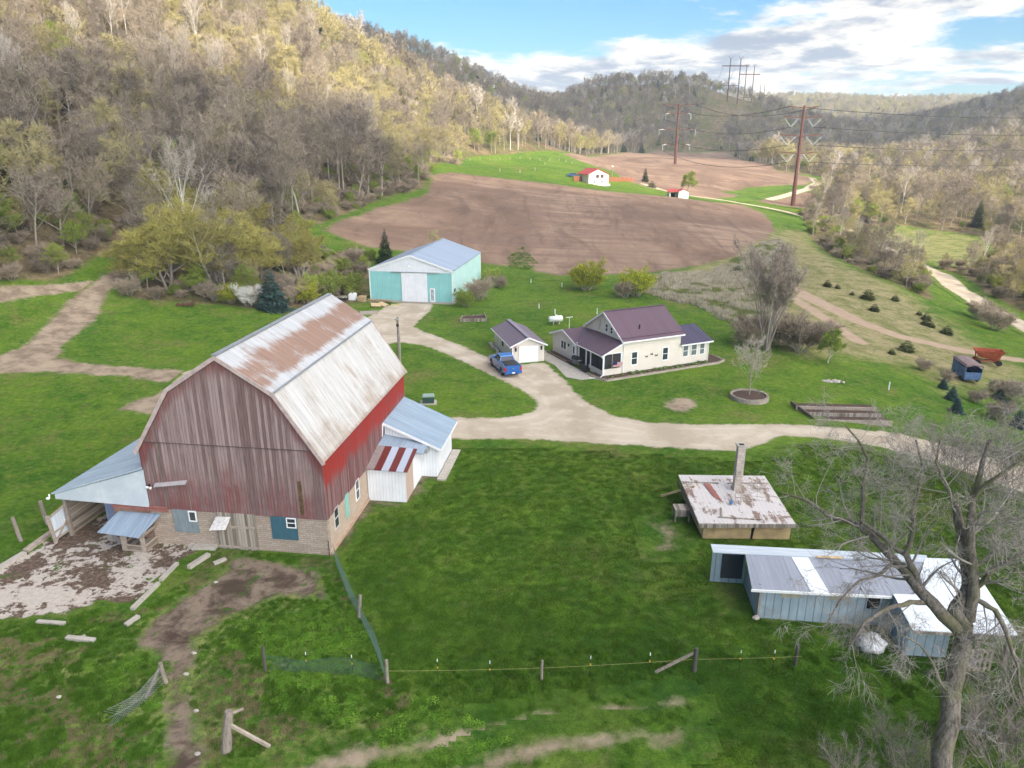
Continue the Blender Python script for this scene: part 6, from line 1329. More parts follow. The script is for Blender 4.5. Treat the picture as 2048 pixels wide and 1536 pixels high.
def twig_mesh(name, tubes, twigs, mat, w_, lvmin, leaf=0, leafs=.12, seed=1):
    R = np.random.RandomState(seed); A = []; B = []
    for pts, rs, lv in tubes:
        if lv >= lvmin:
            for a, b in zip(pts[:-1], pts[1:]): A.append(tuple(a)); B.append(tuple(b))
    n1 = len(A)
    for a, b in twigs: A.append(tuple(a)); B.append(tuple(b))
    A = np.array(A); B = np.array(B); d_ = B-A; s_ = np.cross(d_, R.normal(size=d_.shape)); s_ /= np.linalg.norm(s_, axis=1, keepdims=True)+1e-9; s_ *= w_
    V = np.stack([A-s_, A+s_, B+s_*.5, B-s_*.5], 1).reshape(-1, 3); k = np.arange(len(A))*4; F = np.concatenate([np.stack([k, k+1, k+2], 1), np.stack([k, k+2, k+3], 1)])
    if leaf:
        i_ = R.randint(n1, len(A), leaf) if len(A) > n1 else R.randint(0, len(A), leaf); c = A[i_]+(B[i_]-A[i_])*R.uniform(0, 1.15, (leaf, 1))+R.normal(size=(leaf, 3))*.08
        u = R.normal(size=(leaf, 3)); u /= np.linalg.norm(u, axis=1, keepdims=True); v = np.cross(u, R.normal(size=(leaf, 3))); v /= np.linalg.norm(v, axis=1, keepdims=True)+1e-9; sz = leafs*R.uniform(.5, 1.3, (leaf, 1))
        L_ = np.stack([c-u*sz, c+v*sz*.6, c+u*sz, c-v*sz*.6], 1).reshape(-1, 3); k2 = len(V)+np.arange(leaf)*4; V = np.concatenate([V, L_]); F = np.concatenate([F, np.stack([k2, k2+1, k2+2], 1), np.stack([k2, k2+2, k2+3], 1)])
    return tri_mesh(name, V, F, mat)
def conifer_mesh(seed, h, r, mat, n=2600, droop=.25, sz=.16, lo=.04, pw=.9):
    R = np.random.RandomState(seed); z = lo+(1-lo)*(1-np.sqrt(R.uniform(0, 1, n))); tier = (np.floor(z*h/.42)*.42+.1)/h; z = np.where(R.uniform(size=n) < .6, tier, z)
    lim = r*(1-z)**pw*(1+.22*np.sin(R.randint(0, 9)+z*31)); th = R.uniform(0, 6.283, n); rr = lim*np.sqrt(R.uniform(.15, 1, n))*(1+.18*np.sin(th*5+z*20))
    c = np.stack([rr*np.cos(th), rr*np.sin(th), z*h-droop*rr*.5], 1); out_ = np.stack([np.cos(th), np.sin(th), np.full(n, -.15)], 1)+R.normal(size=(n, 3))*.25
    side = np.stack([-np.sin(th), np.cos(th), R.normal(size=n)*.2], 1); s_ = sz*R.uniform(.6, 1.4, (n, 1))*(1.15-z[:, None]*.6)
    V = np.stack([c-side*s_*.5, c+side*s_*.5, c+out_*s_*1.6], 1).reshape(-1, 3); F = np.arange(n*3).reshape(-1, 3)
    return V, F
def add_thing(name, parts, label, cat, group=None):
    o = root(name, (0, 0, -500), 0, label, cat, group)
    for nm, me in parts: link(nm, me, o)
    return Proto(o)
PROT = {}
def bare(key, seed, h, spread, r0, twmat, bark, twigw=.022, leaf=0, leafs=.12, **kw):
    tb, tw = branch_tree(seed, h, spread, r0, **kw)
    PROT[key] = [('trunk', tubes_mesh('trunk', tb, bark, lvmax=1)), ('crown', twig_mesh('crown', tb, tw, twmat, twigw, 2, leaf, leafs, seed))]
for i in range(3): bare('grey%d' % i, 20+i, 15+i, .62, .22, m_twig, m_bark, .026, levels=3, nb=(9, 6, 4), start=.35, twn=4, twl=1.0)
bare('wide0', 31, 12, .85, .24, m_twig, m_bark, .026, levels=3, nb=(10, 6, 4), start=.22, twn=4, twl=1.0, leaf=900, leafs=.05)
for i in range(2): bare('bud%d' % i, 40+i, 12+2*i, .75, .18, m_twigy, m_bark, .024, levels=3, nb=(9, 6, 4), start=.2, twn=4, twl=.9, leaf=3800, leafs=.075)
bare('green0', 50, 9, .8, .15, m_twigg, m_bark, .022, levels=3, nb=(9, 5, 4), start=.15, twn=4, twl=.9, leaf=5500, leafs=.085)
for i in range(2): bare('birch%d' % i, 60+i, 16+2*i, .40, .15, m_twigp, m_birch, .020, levels=3, nb=(9, 5, 3), start=.45, twn=3, twl=.8, up=.8)
bare('shrub0', 70, 3.2, .7, .05, m_shtw, m_bark, .016, levels=2, nb=(6, 5), clump=9, lean=.6, twn=5, twl=.6, start=.15, leaf=300, leafs=.05)
bare('shrubg', 71, 2.8, .7, .05, m_twigg, m_bark, .016, levels=2, nb=(6, 5), clump=9, lean=.6, twn=5, twl=.5, start=.15, leaf=2600, leafs=.08)
V_, F_ = conifer_mesh(5, 11, 2.6, m_ever, 5200, sz=.34)
PROT['cedar'] = [('trunk', tubes_mesh('trunk', [([Vector((0, 0, -.3)), Vector((0, 0, 5)), Vector((0, 0, 10))], [.2, .12, .04], 0)], m_bark)), ('crown', tri_mesh('crown', V_, F_, m_ever))]
V_, F_ = conifer_mesh(6, 5.2, 2.1, m_spruce, 6500, sz=.22, lo=.02)
PROT['spruce'] = [('trunk', tubes_mesh('trunk', [([Vector((0, 0, -.3)), Vector((0, 0, 2)), Vector((0, 0, 5))], [.12, .08, .02], 0)], m_bark)), ('crown', tri_mesh('crown', V_, F_, m_spruce))]
V_, F_ = conifer_mesh(8, 1.6, .95, m_juni, 1500, sz=.16, lo=.02, pw=.6)
PROT['juniper'] = [('trunk', tubes_mesh('trunk', [([Vector((0, 0, -.2)), Vector((0, 0, .5)), Vector((0, 0, 1.2))], [.05, .04, .01], 0)], m_bark)), ('crown', tri_mesh('crown', V_, F_, m_juni))]

# --- scatter positions for the woods
RS = np.random.RandomState(12)
def scatter():
    P = []
    for (ylo, yhi, sp) in ((40, 170, 4.3), (170, 300, 5.4), (300, 460, 6.4), (460, 900, 6.6), (900, 1200, 9), (1200, 1750, 13)):
        half = 0.80*yhi+40; xs = np.arange(-half, half, sp); ys = np.arange(ylo, yhi, sp); X, Y = np.meshgrid(xs, ys); X = X.ravel()+RS.uniform(-.5, .5, X.size)*sp; Y = Y.ravel()+RS.uniform(-.5, .5, Y.size)*sp
        k = forest_sd(X, Y) > 1.0; X, Y = X[k], Y[k]; Z = hz(X, Y)
        px, py, dd = proj(X, Y, Z+7); k = (dd > 5) & (px > -260) & (px < 2308) & (py > -420) & (py < 1700)
        X, Y, Z = X[k], Y[k], Z[k]
        # drop what the terrain hides even at tree-top height
        vis = np.zeros(len(X), bool) | True
        for f in np.linspace(.25, .985, 40):
            vis &= (H+(Z+19-H)*f) > hz(X*f, Y*f)-1
        P.append(np.stack([X, Y, Z], 1)[vis])
    return np.concatenate(P)
TP = scatter()
keep_r = np.ones(len(TP), bool)
# clearings for the corridor under the power line towers
for a, c, w_ in ((tL[0], h1[0], 22), (tR[0], tL[0], 16)):
    keep_r &= sdf_path([(a.x, a.y), (c.x, c.y)], w_, TP[:, 0], TP[:, 1]) < 0
for a in h1[1], h2[1], h3[1]: keep_r &= sdf_path([(a.x, a.y+10), (a.x*.96, a.y*.96)], 44, TP[:, 0], TP[:, 1]) < 0
TP = TP[keep_r]; rr_ = RS.uniform(size=len(TP)); D_ = np.hypot(TP[:, 0], TP[:, 1]); patch = noise2(TP[:, 0], TP[:, 1], 1/14., 4); Xs, Ys = TP[:, 0], TP[:, 1]
KEYS = ['grey0', 'grey1', 'grey2', 'wide0', 'bud0', 'bud1', 'green0', 'birch0', 'birch1', 'cedar']
kind_ = np.zeros(len(TP), int)
for i in range(len(TP)):
    x_, y_, z_ = TP[i]; r = rr_[i]; p = patch[i]
    edge = forest_sd_i = 0
    yel = (.15 if (y_ < 215 and x_ < 0) else .34) if y_ < 480 else .12
    if x_ > 40 and y_ < 520: yel = .36
    if y_ > 500 and x_ < 330: yel = .10
    if y_ > 1100: yel = .5
    if r < .05: kind_[i] = 7+(i % 2)
    elif r < .05+(.10 if p > .5 else .025)+(.03 if y_ > 500 and x_ < 200 else 0): kind_[i] = 9
    elif r < .16+yel*(1.3 if p < 0 else .6): kind_[i] = 4+(i % 2)
    elif r < .19+yel*(1.3 if p < 0 else .6)+(.10 if p < -.3 else .015): kind_[i] = 6
    else: kind_[i] = (i % 4) if y_ < 300 else (i % 3)
# low fringe along the wood's edge is leafier
fs_ = forest_sd(Xs, Ys); fr_ = (fs_ < 9) & (Ys < 330) & (RS.uniform(size=len(TP)) < .45); kind_[fr_] = np.where(RS.uniform(size=fr_.sum()) < .55, 6, 4)
scl = RS.uniform(.55, 1.10, len(TP))*np.where(fr_, .6, 1); scl *= np.where(Ys > 1100, .75, np.where(Ys > 520, .72, np.where(Ys > 330, .85, 1))); scl *= np.where((Xs > 30) & (Ys < 230), .52, np.where((Xs > 60) & (Ys < 420), .78, 1))
rzv = RS.uniform(0, 6.28, len(TP))
_px, _py, _ = proj(Xs, Ys, TP[:, 2]); low_ = (_px > 575) & (_px < 770) & (_py > 478) & (_py < 640) & (Ys < 190); scl[low_] *= .33; kind_[low_ & (kind_ < 4)] = 6
order = np.argsort(D_)
LBL = {'grey': ('bare_tree', 'bare grey-brown tree standing in the dense hillside wood', 'tree', 'bare trees of the left wood'), 'wide': ('bare_tree', 'broad spreading bare tree standing in the dense hillside wood', 'tree', 'spreading bare trees of the left wood'),
       'bud': ('budding_tree', 'tree with yellowish spring buds in the hillside wood', 'tree', 'budding trees of the wood'), 'gree': ('leafing_tree', 'small tree in fresh green leaf at the wood', 'tree', 'green leafing trees of the wood'),
       'birc': ('birch_tree', 'slender white-barked tree among the darker wood', 'tree', 'white-barked trees of the wood'), 'ceda': ('cedar_tree', 'dark conical evergreen among the bare wood', 'tree', 'evergreens of the wood')}
LIM = {'grey': 170, 'wide': 45, 'bud': 90, 'gree': 60, 'birc': 45, 'ceda': 35}; cnt = {k: 0 for k in LIM}; PR = {}; used_ = np.zeros(len(TP), bool)
for i in order:
    k = KEYS[kind_[i]]; c4 = k[:4] if k[:3] != 'bud' else 'bud'
    if cnt[c4] >= LIM[c4]: continue
    px_, py_, _d = proj(TP[i, 0], TP[i, 1], TP[i, 2]+8)
    if not (-20 < px_ < 2068 and -60 < py_ < 1550): continue
    side_ = ' left of the barn' if TP[i, 0] < 0 else ' on the right'
    if k not in PR: nm, lb, ct, gp_ = LBL[c4]; PR[k] = add_thing(nm, PROT[k], lb, ct, gp_)
    lb = LBL[c4][1].replace('hillside wood', 'left hillside wood' if TP[i, 0] < 40 else 'valley wood on the right').replace('at the wood', 'in the left wood' if TP[i, 0] < 40 else 'in the right wood').replace('darker wood', 'darker left wood' if TP[i, 0] < 40 else 'right valley wood').replace('bare wood', 'bare left wood' if TP[i, 0] < 40 else 'bare right wood')
    PR[k].put((TP[i, 0], TP[i, 1], TP[i, 2]-.1), rzv[i], float(scl[i]), lb, LBL[c4][3].replace('left wood', 'wood')+(', left side' if TP[i, 0] < 40 else ', right side'))
    cnt[c4] += 1; used_[i] = True
# --- everything beyond: one mass of woodland, points carrying the tree kinds
def instancer(name, pts, kinds, scales, rots, keys, label, cat):
    coll = bpy.data.collections.new(name+'_kinds'); objs = []
    for j, k in enumerate(keys):
        # trunk and crown of a kind joined in one mesh
        ms = [m for _, m in PROT[k]]; V = []; F = []; MI = []; off = 0
        for mi, me in enumerate(ms):
            co = np.empty(len(me.vertices)*3, 'f'); me.vertices.foreach_get('co', co); fi = np.empty(len(me.loops), 'i'); me.loops.foreach_get('vertex_index', fi)
            V.append(co.reshape(-1, 3)); F.append(fi.reshape(-1, 3)+off); MI.append(np.full(len(fi)//3, mi)); off += len(me.vertices)
        mm = tri_mesh('%s_%02d' % (name, j), np.concatenate(V), np.concatenate(F), ms[0].materials[0]); mm.materials.append(ms[1].materials[0]); mm.polygons.foreach_set('material_index', np.concatenate(MI).astype('i'))
        o = bpy.data.objects.new('%s_kind_%02d' % (name, j), mm); coll.objects.link(o); objs.append(o)
    me = bpy.data.meshes.new(name); me.vertices.add(len(pts)); me.vertices.foreach_set('co', np.asarray(pts, 'f').ravel())
    a = me.attributes.new('kind_index', 'INT', 'POINT'); a.data.foreach_set('value', np.ascontiguousarray(np.asarray(kinds), 'i'))
    a = me.attributes.new('size', 'FLOAT', 'POINT'); a.data.foreach_set('value', np.asarray(scales, 'f'))
    a = me.attributes.new('turn', 'FLOAT_VECTOR', 'POINT'); v = np.zeros((len(pts), 3), 'f'); v[:, 2] = rots; a.data.foreach_set('vector', v.ravel())
    o = link(name, me); tag(o, label, cat, kind='stuff')
    g = bpy.data.node_groups.new(name+'_scatter', 'GeometryNodeTree'); g.interface.new_socket('Geometry', in_out='INPUT', socket_type='NodeSocketGeometry'); g.interface.new_socket('Geometry', in_out='OUTPUT', socket_type='NodeSocketGeometry')
    t = NT(g); gi = t.add('NodeGroupInput'); go = t.add('NodeGroupOutput'); ci = t.add('GeometryNodeCollectionInfo'); ci.inputs['Collection'].default_value = coll; ci.inputs['Separate Children'].default_value = True; ci.inputs['Reset Children'].default_value = True
    def na(nm, ty): n = t.add('GeometryNodeInputNamedAttribute', data_type=ty); n.inputs['Name'].default_value = nm; return n.outputs['Attribute']
    ip = t.add('GeometryNodeInstanceOnPoints'); t.l.new(gi.outputs[0], ip.inputs['Points']); t.l.new(ci.outputs[0], ip.inputs['Instance']); ip.inputs['Pick Instance'].default_value = True
    t.l.new(na('kind_index', 'INT'), ip.inputs['Instance Index']); t.l.new(na('turn', 'FLOAT_VECTOR'), ip.inputs['Rotation'])
    cx = t.add('ShaderNodeCombineXYZ'); sz_a = na('size', 'FLOAT')
    for q in range(3): t.l.new(sz_a, cx.inputs[q])
    t.l.new(cx.outputs[0], ip.inputs['Scale']); t.l.new(ip.outputs[0], go.inputs[0])
    md = o.modifiers.new('scatter', 'NODES'); md.node_group = g; return o
# lighter versions for the far woods
def far_kind(key, seed, h, spread, twmat, bark, leaf=0, leafs=.3, w_=.07, **kw):
    tb, tw = branch_tree(seed, h, spread, .2, levels=2, nb=(9, 6), start=kw.pop('start', .3), twn=4, twl=1.5, **kw); PROT[key] = [('trunk', tubes_mesh('trunk', tb, bark, lvmax=0)), ('crown', twig_mesh('crown', tb, tw, twmat, w_, 1, leaf, leafs, seed))]
far_kind('f0', 81, 15, .65, m_twig, m_bark); far_kind('f1', 82, 14, .75, m_twig, m_bark, 200, .12); far_kind('f2', 83, 13, .8, m_twigy, m_bark, 700, .16); far_kind('f3', 84, 10, .8, m_twigg, m_bark, 900, .18); far_kind('f4', 85, 17, .45, m_twigp, m_birch, up=.8, start=.4)
V_, F_ = conifer_mesh(15, 11, 2.6, m_ever, 900, sz=.75); PROT['f5'] = [PROT['cedar'][0], ('crown', tri_mesh('crown', V_, F_, m_ever))]
rest = ~used_; near = rest & (D_ < 330); far = rest & (D_ >= 330)
instancer('hillside_woodland', TP[near], kind_[near], scl[near], rzv[near], KEYS, 'dense bare and budding spring woodland covering the near hillsides', 'woodland')
fk = np.array([0, 1, 0, 1, 2, 2, 3, 4, 4, 5])[kind_]
instancer('distant_woodland', TP[far], fk[far], (scl*np.where(D_ > 900, 1.35, 1.1))[far], rzv[far], ['f0', 'f1', 'f2', 'f3', 'f4', 'f5'], 'far-off woodland covering the distant ridges and hills', 'woodland')
# undergrowth inside the wood edge
U_X = RS.uniform(-150, 130, 9000); U_Y = RS.uniform(60, 290, 9000); s_ = forest_sd(U_X, U_Y); k = (s_ > 0.3) & (s_ < 26) & ((U_X < 0) | (RS.uniform(size=len(U_X)) < .45)); U_X, U_Y = U_X[k], U_Y[k]; px_, py_, _ = proj(U_X, U_Y, hz(U_X, U_Y)); k = (px_ > -150) & (px_ < 2200); U_X, U_Y = U_X[k], U_Y[k]
instancer('undergrowth', np.stack([U_X, U_Y, hz(U_X, U_Y)], 1), RS.uniform(size=len(U_X)) < .35, RS.uniform(.35, .95, len(U_X)), RS.uniform(0, 6.28, len(U_X)), ['shrub0', 'shrubg'], 'low brush and saplings filling the edge of the woods', 'undergrowth')
# ---------------------------------------------------------------- the big bare tree in the right foreground
def grow_on(R, tubes, twigs, p, d_, L_, r, lv, levels, nb, lens, wig=.16, upb=.04, droop=0.0, twn=4, twl=.5, minr=.006, spread=.8):
    n = 5 if lv < levels-1 else 4; pts = [p]; q = p.copy(); dd = d_.copy()
    for i in range(n):
        dd = (dd+Vector((R.uniform(-1, 1), R.uniform(-1, 1), R.uniform(-1, 1)))*wig+Vector((0, 0, upb-droop*(i/n)))).normalized(); q = q+dd*L_/n; pts.append(q.copy())
    rs = [max(minr, r*(1-.72*i/n)) for i in range(n+1)]; tubes.append((pts, rs, lv))
    if lv >= levels:
        for i in range(1, n+1):
            for _ in range(twn):
                t_ = (dd*R.uniform(.2, 1)+Vector((R.uniform(-1, 1), R.uniform(-1, 1), R.uniform(-1, .7)-droop))).normalized(); twigs.append((pts[i], pts[i]+t_*twl*R.uniform(.4, 1.3)))
        return
    for k in range(nb[lv]):
        f = min(.98, .15+.85*(k+R.random())/nb[lv]); i = min(int(f*n), n-1); a = pts[i].lerp(pts[i+1], f*n-i)
        s_ = Vector((R.uniform(-1, 1), R.uniform(-1, 1), R.uniform(-.7, 1))); s_ = (s_-dd*s_.dot(dd)).normalized()
        grow_on(R, tubes, twigs, a, (dd*.65+s_*spread).normalized(), L_*lens*R.uniform(.6, 1.2)*(1.1-.4*f), r*(1-.6*f)*.55, lv+1, levels, nb, lens, wig, upb, droop, twn, twl, minr, spread)
def pix(px, py, y): return Vector(at_y(px, py, y))
limbs = [ # (points (px,py,depth), radius start, end, child branches, child length, droop)
 ([(1872,1640,20.6),(1884,1500,21.2),(1902,1380,21.8),(1922,1300,22.1),(1928,1245,22.3)], .37, .29, 3, 1.6, 0),
 ([(1928,1245,22.3),(1910,1222,22.4),(1925,1195,22.5),(1937,1170,22.6),(1934,1140,22.8),(1928,1095,22.9),(1917,1040,23.0),(1912,1012,23.1)], .28, .14, 7, 2.4, 0),
 ([(1937,1240,22.3),(1948,1190,22.2),(1946,1130,22.3),(1941,1060,22.5),(1944,1000,22.6),(1962,940,22.8),(1980,880,23.1)], .22, .06, 10, 2.5, 0),
 ([(1922,1262,22.2),(1885,1230,22.4),(1848,1190,22.9),(1820,1153,23.4),(1788,1120,24.0),(1742,1070,24.7),(1715,1048,25.2),(1665,1036,25.8),(1612,1000,26.4),(1560,985,27.0)], .26, .045, 19, 2.3, .05),
 ([(1850,1192,22.9),(1832,1150,23.3),(1812,1110,23.8),(1770,1076,24.2),(1725,1046,24.8)], .15, .06, 8, 2.0, 0),
 ([(1725,1050,25.0),(1727,1000,25.2),(1726,968,25.5),(1735,915,25.9),(1716,880,26.2),(1690,850,26.5)], .10, .03, 11, 1.7, 0),
 ([(1812,1108,23.7),(1826,1060,23.8),(1824,1025,24.0),(1836,985,24.3),(1845,930,24.6),(1832,880,25.0)], .10, .03, 11, 1.8, 0),
 ([(1850,1205,22.8),(1822,1204,22.5),(1790,1212,22.2),(1755,1228,22.0),(1728,1246,21.8),(1700,1290,21.6)], .11, .03, 10, 1.5, .35),
 ([(1790,1122,24.0),(1760,1150,23.6),(1720,1160,23.2),(1680,1200,22.9),(1640,1270,22.6)], .07, .02, 9, 1.4, .40),
 ([(1940,1195,22.4),(1965,1205,22.0),(1990,1220,21.7),(2012,1262,21.3),(2035,1330,21.0),(2050,1400,20.8)], .13, .04, 9, 1.6, .25),
 ([(1945,1180,22.3),(1985,1140,22.0),(2020,1120,21.8),(2080,1090,21.6)], .12, .04, 8, 2.0, 0),
 ([(1912,1012,23.1),(1890,965,23.5),(1872,925,23.9),(1880,880,24.2)], .08, .03, 8, 1.8, 0),
 ([(1944,1000,22.6),(1985,960,22.3),(2030,930,22.1),(2080,900,22.0)], .09, .03, 9, 2.0, 0),
 ([(1900,1390,21.8),(1868,1330,21.4),(1840,1290,21.1),(1800,1270,20.9)], .06, .02, 6, 1.3, .2),
]
RB = random.Random(77); tb, tw = [], []
for pts, ra_, rb_, nc, cl_, dr in limbs:
    P_ = [pix(*q) for q in pts]; n = len(P_)-1
    P2 = [P_[0]]
    for a, b in zip(P_[:-1], P_[1:]): P2 += [a.lerp(b, .5)+Vector((RB.uniform(-1, 1), RB.uniform(-1, 1), RB.uniform(-1, 1)))*(b-a).length*.05, b]
    m_ = len(P2)-1; tb.append((P2, [ra_+(rb_-ra_)*i/m_ for i in range(m_+1)], 0))
    for k in range(nc):
        f = (.15 if ra_ < .3 else .35)+(1-(.15 if ra_ < .3 else .35))*(k+RB.random())/nc; f = min(f, .99); i = min(int(f*m_), m_-1); a = P2[i].lerp(P2[i+1], f*m_-i); dd = (P2[i+1]-P2[i]).normalized()
        s_ = Vector((RB.uniform(-1, 1), RB.uniform(-1, 1), RB.uniform(-.5, 1)-dr*2)); s_ = (s_-dd*s_.dot(dd)).normalized()
        grow_on(RB, tb, tw, a, (dd*.5+s_).normalized(), cl_*RB.uniform(.6, 1.25), max(.012, (ra_+(rb_-ra_)*f)*.30), 1, 3, (0, 4, 4), .58, .22, .05-dr*.15, dr*.8, 2, .42, .005, .9)
BT = root('big_bare_tree', pix(1872, 1640, 20.6), 0, 'big gnarled bare tree spreading its twigs in front of the blue-grey coop', 'tree')
m_bigbark, t, out = new_mat('mossy_grey_bark'); pos = t.add('ShaderNodeNewGeometry').outputs['Position']; n_ = t.noise(t.scl(pos, 5, 5, 1.2), 2.0, 6, .75); n2_ = t.noise(pos, 1.1, 4)
finish(t, out, t.mix(t.math('MULTIPLY', t.step(n2_, .45, .6), .6), t.mix(t.step(n_, .35, .65), (.11, .09, .075), (.29, .25, .21)), (.15, .15, .07)), .95, bump=n_, bstr=.9, bdist=.05, spec=.1)
m_bigtwig = tree_mat('pale_grey_twigs', (.24, .21, .185), (.38, .345, .305), .1)
def off(me, o): me.transform(Matrix.Translation(-o.location)); return me
for j, (pts, rs, lv) in enumerate([q for q in tb if q[2] == 0]):
    link('trunk' if j < 3 else 'limb', off(tubes_mesh('limb', [(pts, rs, 0)], m_bigbark, sides=(12, 6, 4, 3, 3, 3)), BT), BT)
link('crown', off(tubes_mesh('crown', tb, m_bigtwig, lvmin=1, lvmax=2, sides=(9, 5, 3, 3, 3, 3)), BT), BT)
link('twigs', off(twig_mesh('twigs', tb, tw, m_bigtwig, .0055, 3, 0, .1, 3), BT), BT)
# ---------------------------------------------------------------- single trees and shrubs
def single(key, px, py, s, label, cat='tree', name=None, rz=0, pos=None, group=None, mats=None):
    o = root(name or 'tree', pos if pos else gd(px, py), rz, label, cat, group); o.scale = (s,)*3
    for nm, me in PROT[key]: link(nm, me, o)
    return o
bare('tallpoplar', 91, 15, .28, .15, tree_mat('brown_grey_twigs', (.30, .245, .20), (.40, .33, .27), .1), m_bark, .022, levels=3, nb=(10, 6, 4), clump=6, lean=.16, up=.95, start=.25, twn=2, twl=.8)
bare('young', 92, 5.6, .62, .07, m_twigp, m_bark, .012, levels=3, nb=(13, 6, 3), up=.6, start=.25, twn=3, twl=.3)
bare('round', 93, 3.9, .8, .10, m_twigg, m_bark, .014, levels=3, nb=(9, 6, 4), start=.22, twn=4, twl=.4, leaf=4200, leafs=.06)
m_olive = tree_mat('olive_yellow_buds', (.27, .24, .07), (.42, .38, .12))
bare('willow', 94, 10, .8, .22, m_olive, m_bark, .02, levels=3, nb=(10, 7, 4), clump=3, lean=.3, start=.15, twn=4, twl=.9, leaf=3600, leafs=.07)
bare('bloss', 95, 3.4, .7, .05, m_blossom, m_bark, .012, levels=2, nb=(7, 6), clump=6, lean=.5, start=.15, twn=5, twl=.4, leaf=3200, leafs=.07)
bare('forsy', 96, 2.8, .7, .05, m_yell, m_bark, .012, levels=2, nb=(7, 6), clump=8, lean=.55, start=.1, twn=5, twl=.4, leaf=4200, leafs=.08)
single('tallpoplar', 1532, 700, .80, 'tall many-stemmed bare tree right of the farmhouse', name='bare_tree')
single('young', 1498, 797, 1.0, 'young pale bare tree growing in the round block ring', name='young_tree').location.z += .35
single('round', 1655, 726, 1.0, 'small round green-budding tree on the lawn edge right of the tall bare tree', name='small_tree')
for i, (px, py, s, lb) in enumerate(((600, 560, .95, 'yellow-green willow at the wood edge just left of the green bank'), (520, 575, 1.1, 'broad olive-yellow willow above the left lawn'), (430, 590, 1.15, 'wide yellow-green willow behind the lawn, middle of the row'), (340, 580, 1.2, 'big yellow-green willow nearest the dirt track'), (275, 575, .8, 'smaller yellowish willow leaning over the dirt track'), (480, 520, 1.2, 'tall yellowish willow in the second row behind the lawn'), (380, 505, 1.25, 'tall pale yellow willow deep behind the dirt track'))):
    single('willow', px, py, s, lb, name='willow', rz=i*1.3)
single('spruce', 545, 618, 1.12, 'blue-green spruce at the back edge of the left lawn', name='spruce'); single('bloss', 497, 614, 1.0, 'white blossoming bush left of the blue-green spruce', 'bush', 'blossom_bush')
single('forsy', 612, 606, 1.1, 'bright yellow-green bush between spruce and metal shed', 'bush', 'yellow_bush'); single('forsy', 462, 606, 1.1, 'yellow-green bush left of the white blossoming bush', 'bush', 'yellow_bush', 1)
single('cedar', 772, 530, .62, 'dark pointed cedar behind the left corner of the metal shed', name='cedar_tree'); single('shrubg', 700, 590, 1.3, 'green bush in the dark gap left of the metal shed', 'bush', 'green_bush'); single('shrubg', 660, 596, 1.3, 'green bush behind the flatbed trailer', 'bush', 'green_bush', 2)
single('shrubg', 632, 590, 1.2, 'green bush beside the orange eroded bank', 'bush', 'green_bush', 4); single('bud0', 870, 500, .32, 'thin budding tree behind the metal shed roof', name='small_tree')
for i, (px, py, k, s, lb) in enumerate(((1172, 580, 'forsy', 1.75, 'yellow-green tree alone at the lower edge of the ploughed field'), (1272, 592, 'forsy', 1.6, 'wider yellow-green shrub right of the lone yellow-green tree'), (1250, 596, 'shrub0', .9, 'brown shrub at the foot of the wide yellow-green shrub'), (985, 562, 'shrubg', .8, 'small green shrub off the right rear corner of the metal shed'), (960, 600, 'shrub0', 1.2, 'brown-green brush against the right wall of the metal shed'), (930, 612, 'shrubg', .9, 'leafy brush at the near right corner of the metal shed'),
    (1000, 575, 'shrub0', .7, 'sparse shrub on the slope right of the metal shed'), (1290, 365, 'cedar', .55, 'dark evergreen on the terrace right of the far white house'), (1303, 376, 'juniper', 1.7, 'round dark bush below the evergreen by the far white house'), (1375, 390, 'round', 2.0, 'budding tree behind the far white garage'), (1600, 705, 'shrub0', 1.35, 'brown thicket right of the tall bare tree base'), (1640, 690, 'shrub0', 1.1, 'second brown thicket beside the round budding tree'), (1570, 690, 'shrub0', 1.4, 'brown thicket directly behind the tall bare tree'), (1500, 690, 'shrub0', 1.3, 'brown brush between farmhouse and tall bare tree'),
    (1960, 640, 'shrub0', 1.1, 'bare brown bush on the slope above the red wagon'), (1990, 660, 'shrub0', 1.2, 'bare brown bush right of the one above the red wagon'), (1845, 740, 'shrub0', .5, 'low bush left of the blue trailer'), (1893, 764, 'shrub0', .45, 'dark bush at the rear wheel of the blue trailer'), (1995, 795, 'shrub0', .7, 'brown scrub right of the blue trailer'), (2035, 805, 'shrub0', .9, 'brown scrub at the right edge below the trailer'), (1955, 806, 'shrub0', .5, 'brown scrub below the blue trailer'), (2000, 840, 'shrub0', .7, 'orange-brown scrub near the right edge'))):
    single(k, px, py, s, lb, 'shrub' if 'shrub' in k or k == 'forsy' else 'tree', {'forsy': 'yellow_shrub', 'shrub0': 'brown_shrub', 'shrubg': 'green_shrub', 'cedar': 'cedar_tree', 'juniper': 'round_bush', 'round': 'budding_tree'}[k], i*.7)
for i, (px, py, s, lb) in enumerate(((1885, 777, .32, 'small blue spruce nearest the trailer'), (1903, 800, .42, 'blue spruce below the one nearest the trailer'), (1912, 825, .40, 'blue spruce third down the slope from the trailer'), (1998, 800, .38, 'small blue spruce right of the sloping row'), (2035, 855, .5, 'blue spruce near the right edge'), (2010, 825, .36, 'blue spruce between the row and the right edge'), (2060, 790, .4, 'blue spruce at the right picture edge'))):
    single('spruce', px, py, s*.8, lb, name='small_spruce', rz=i, group='young blue spruces on the right slope')
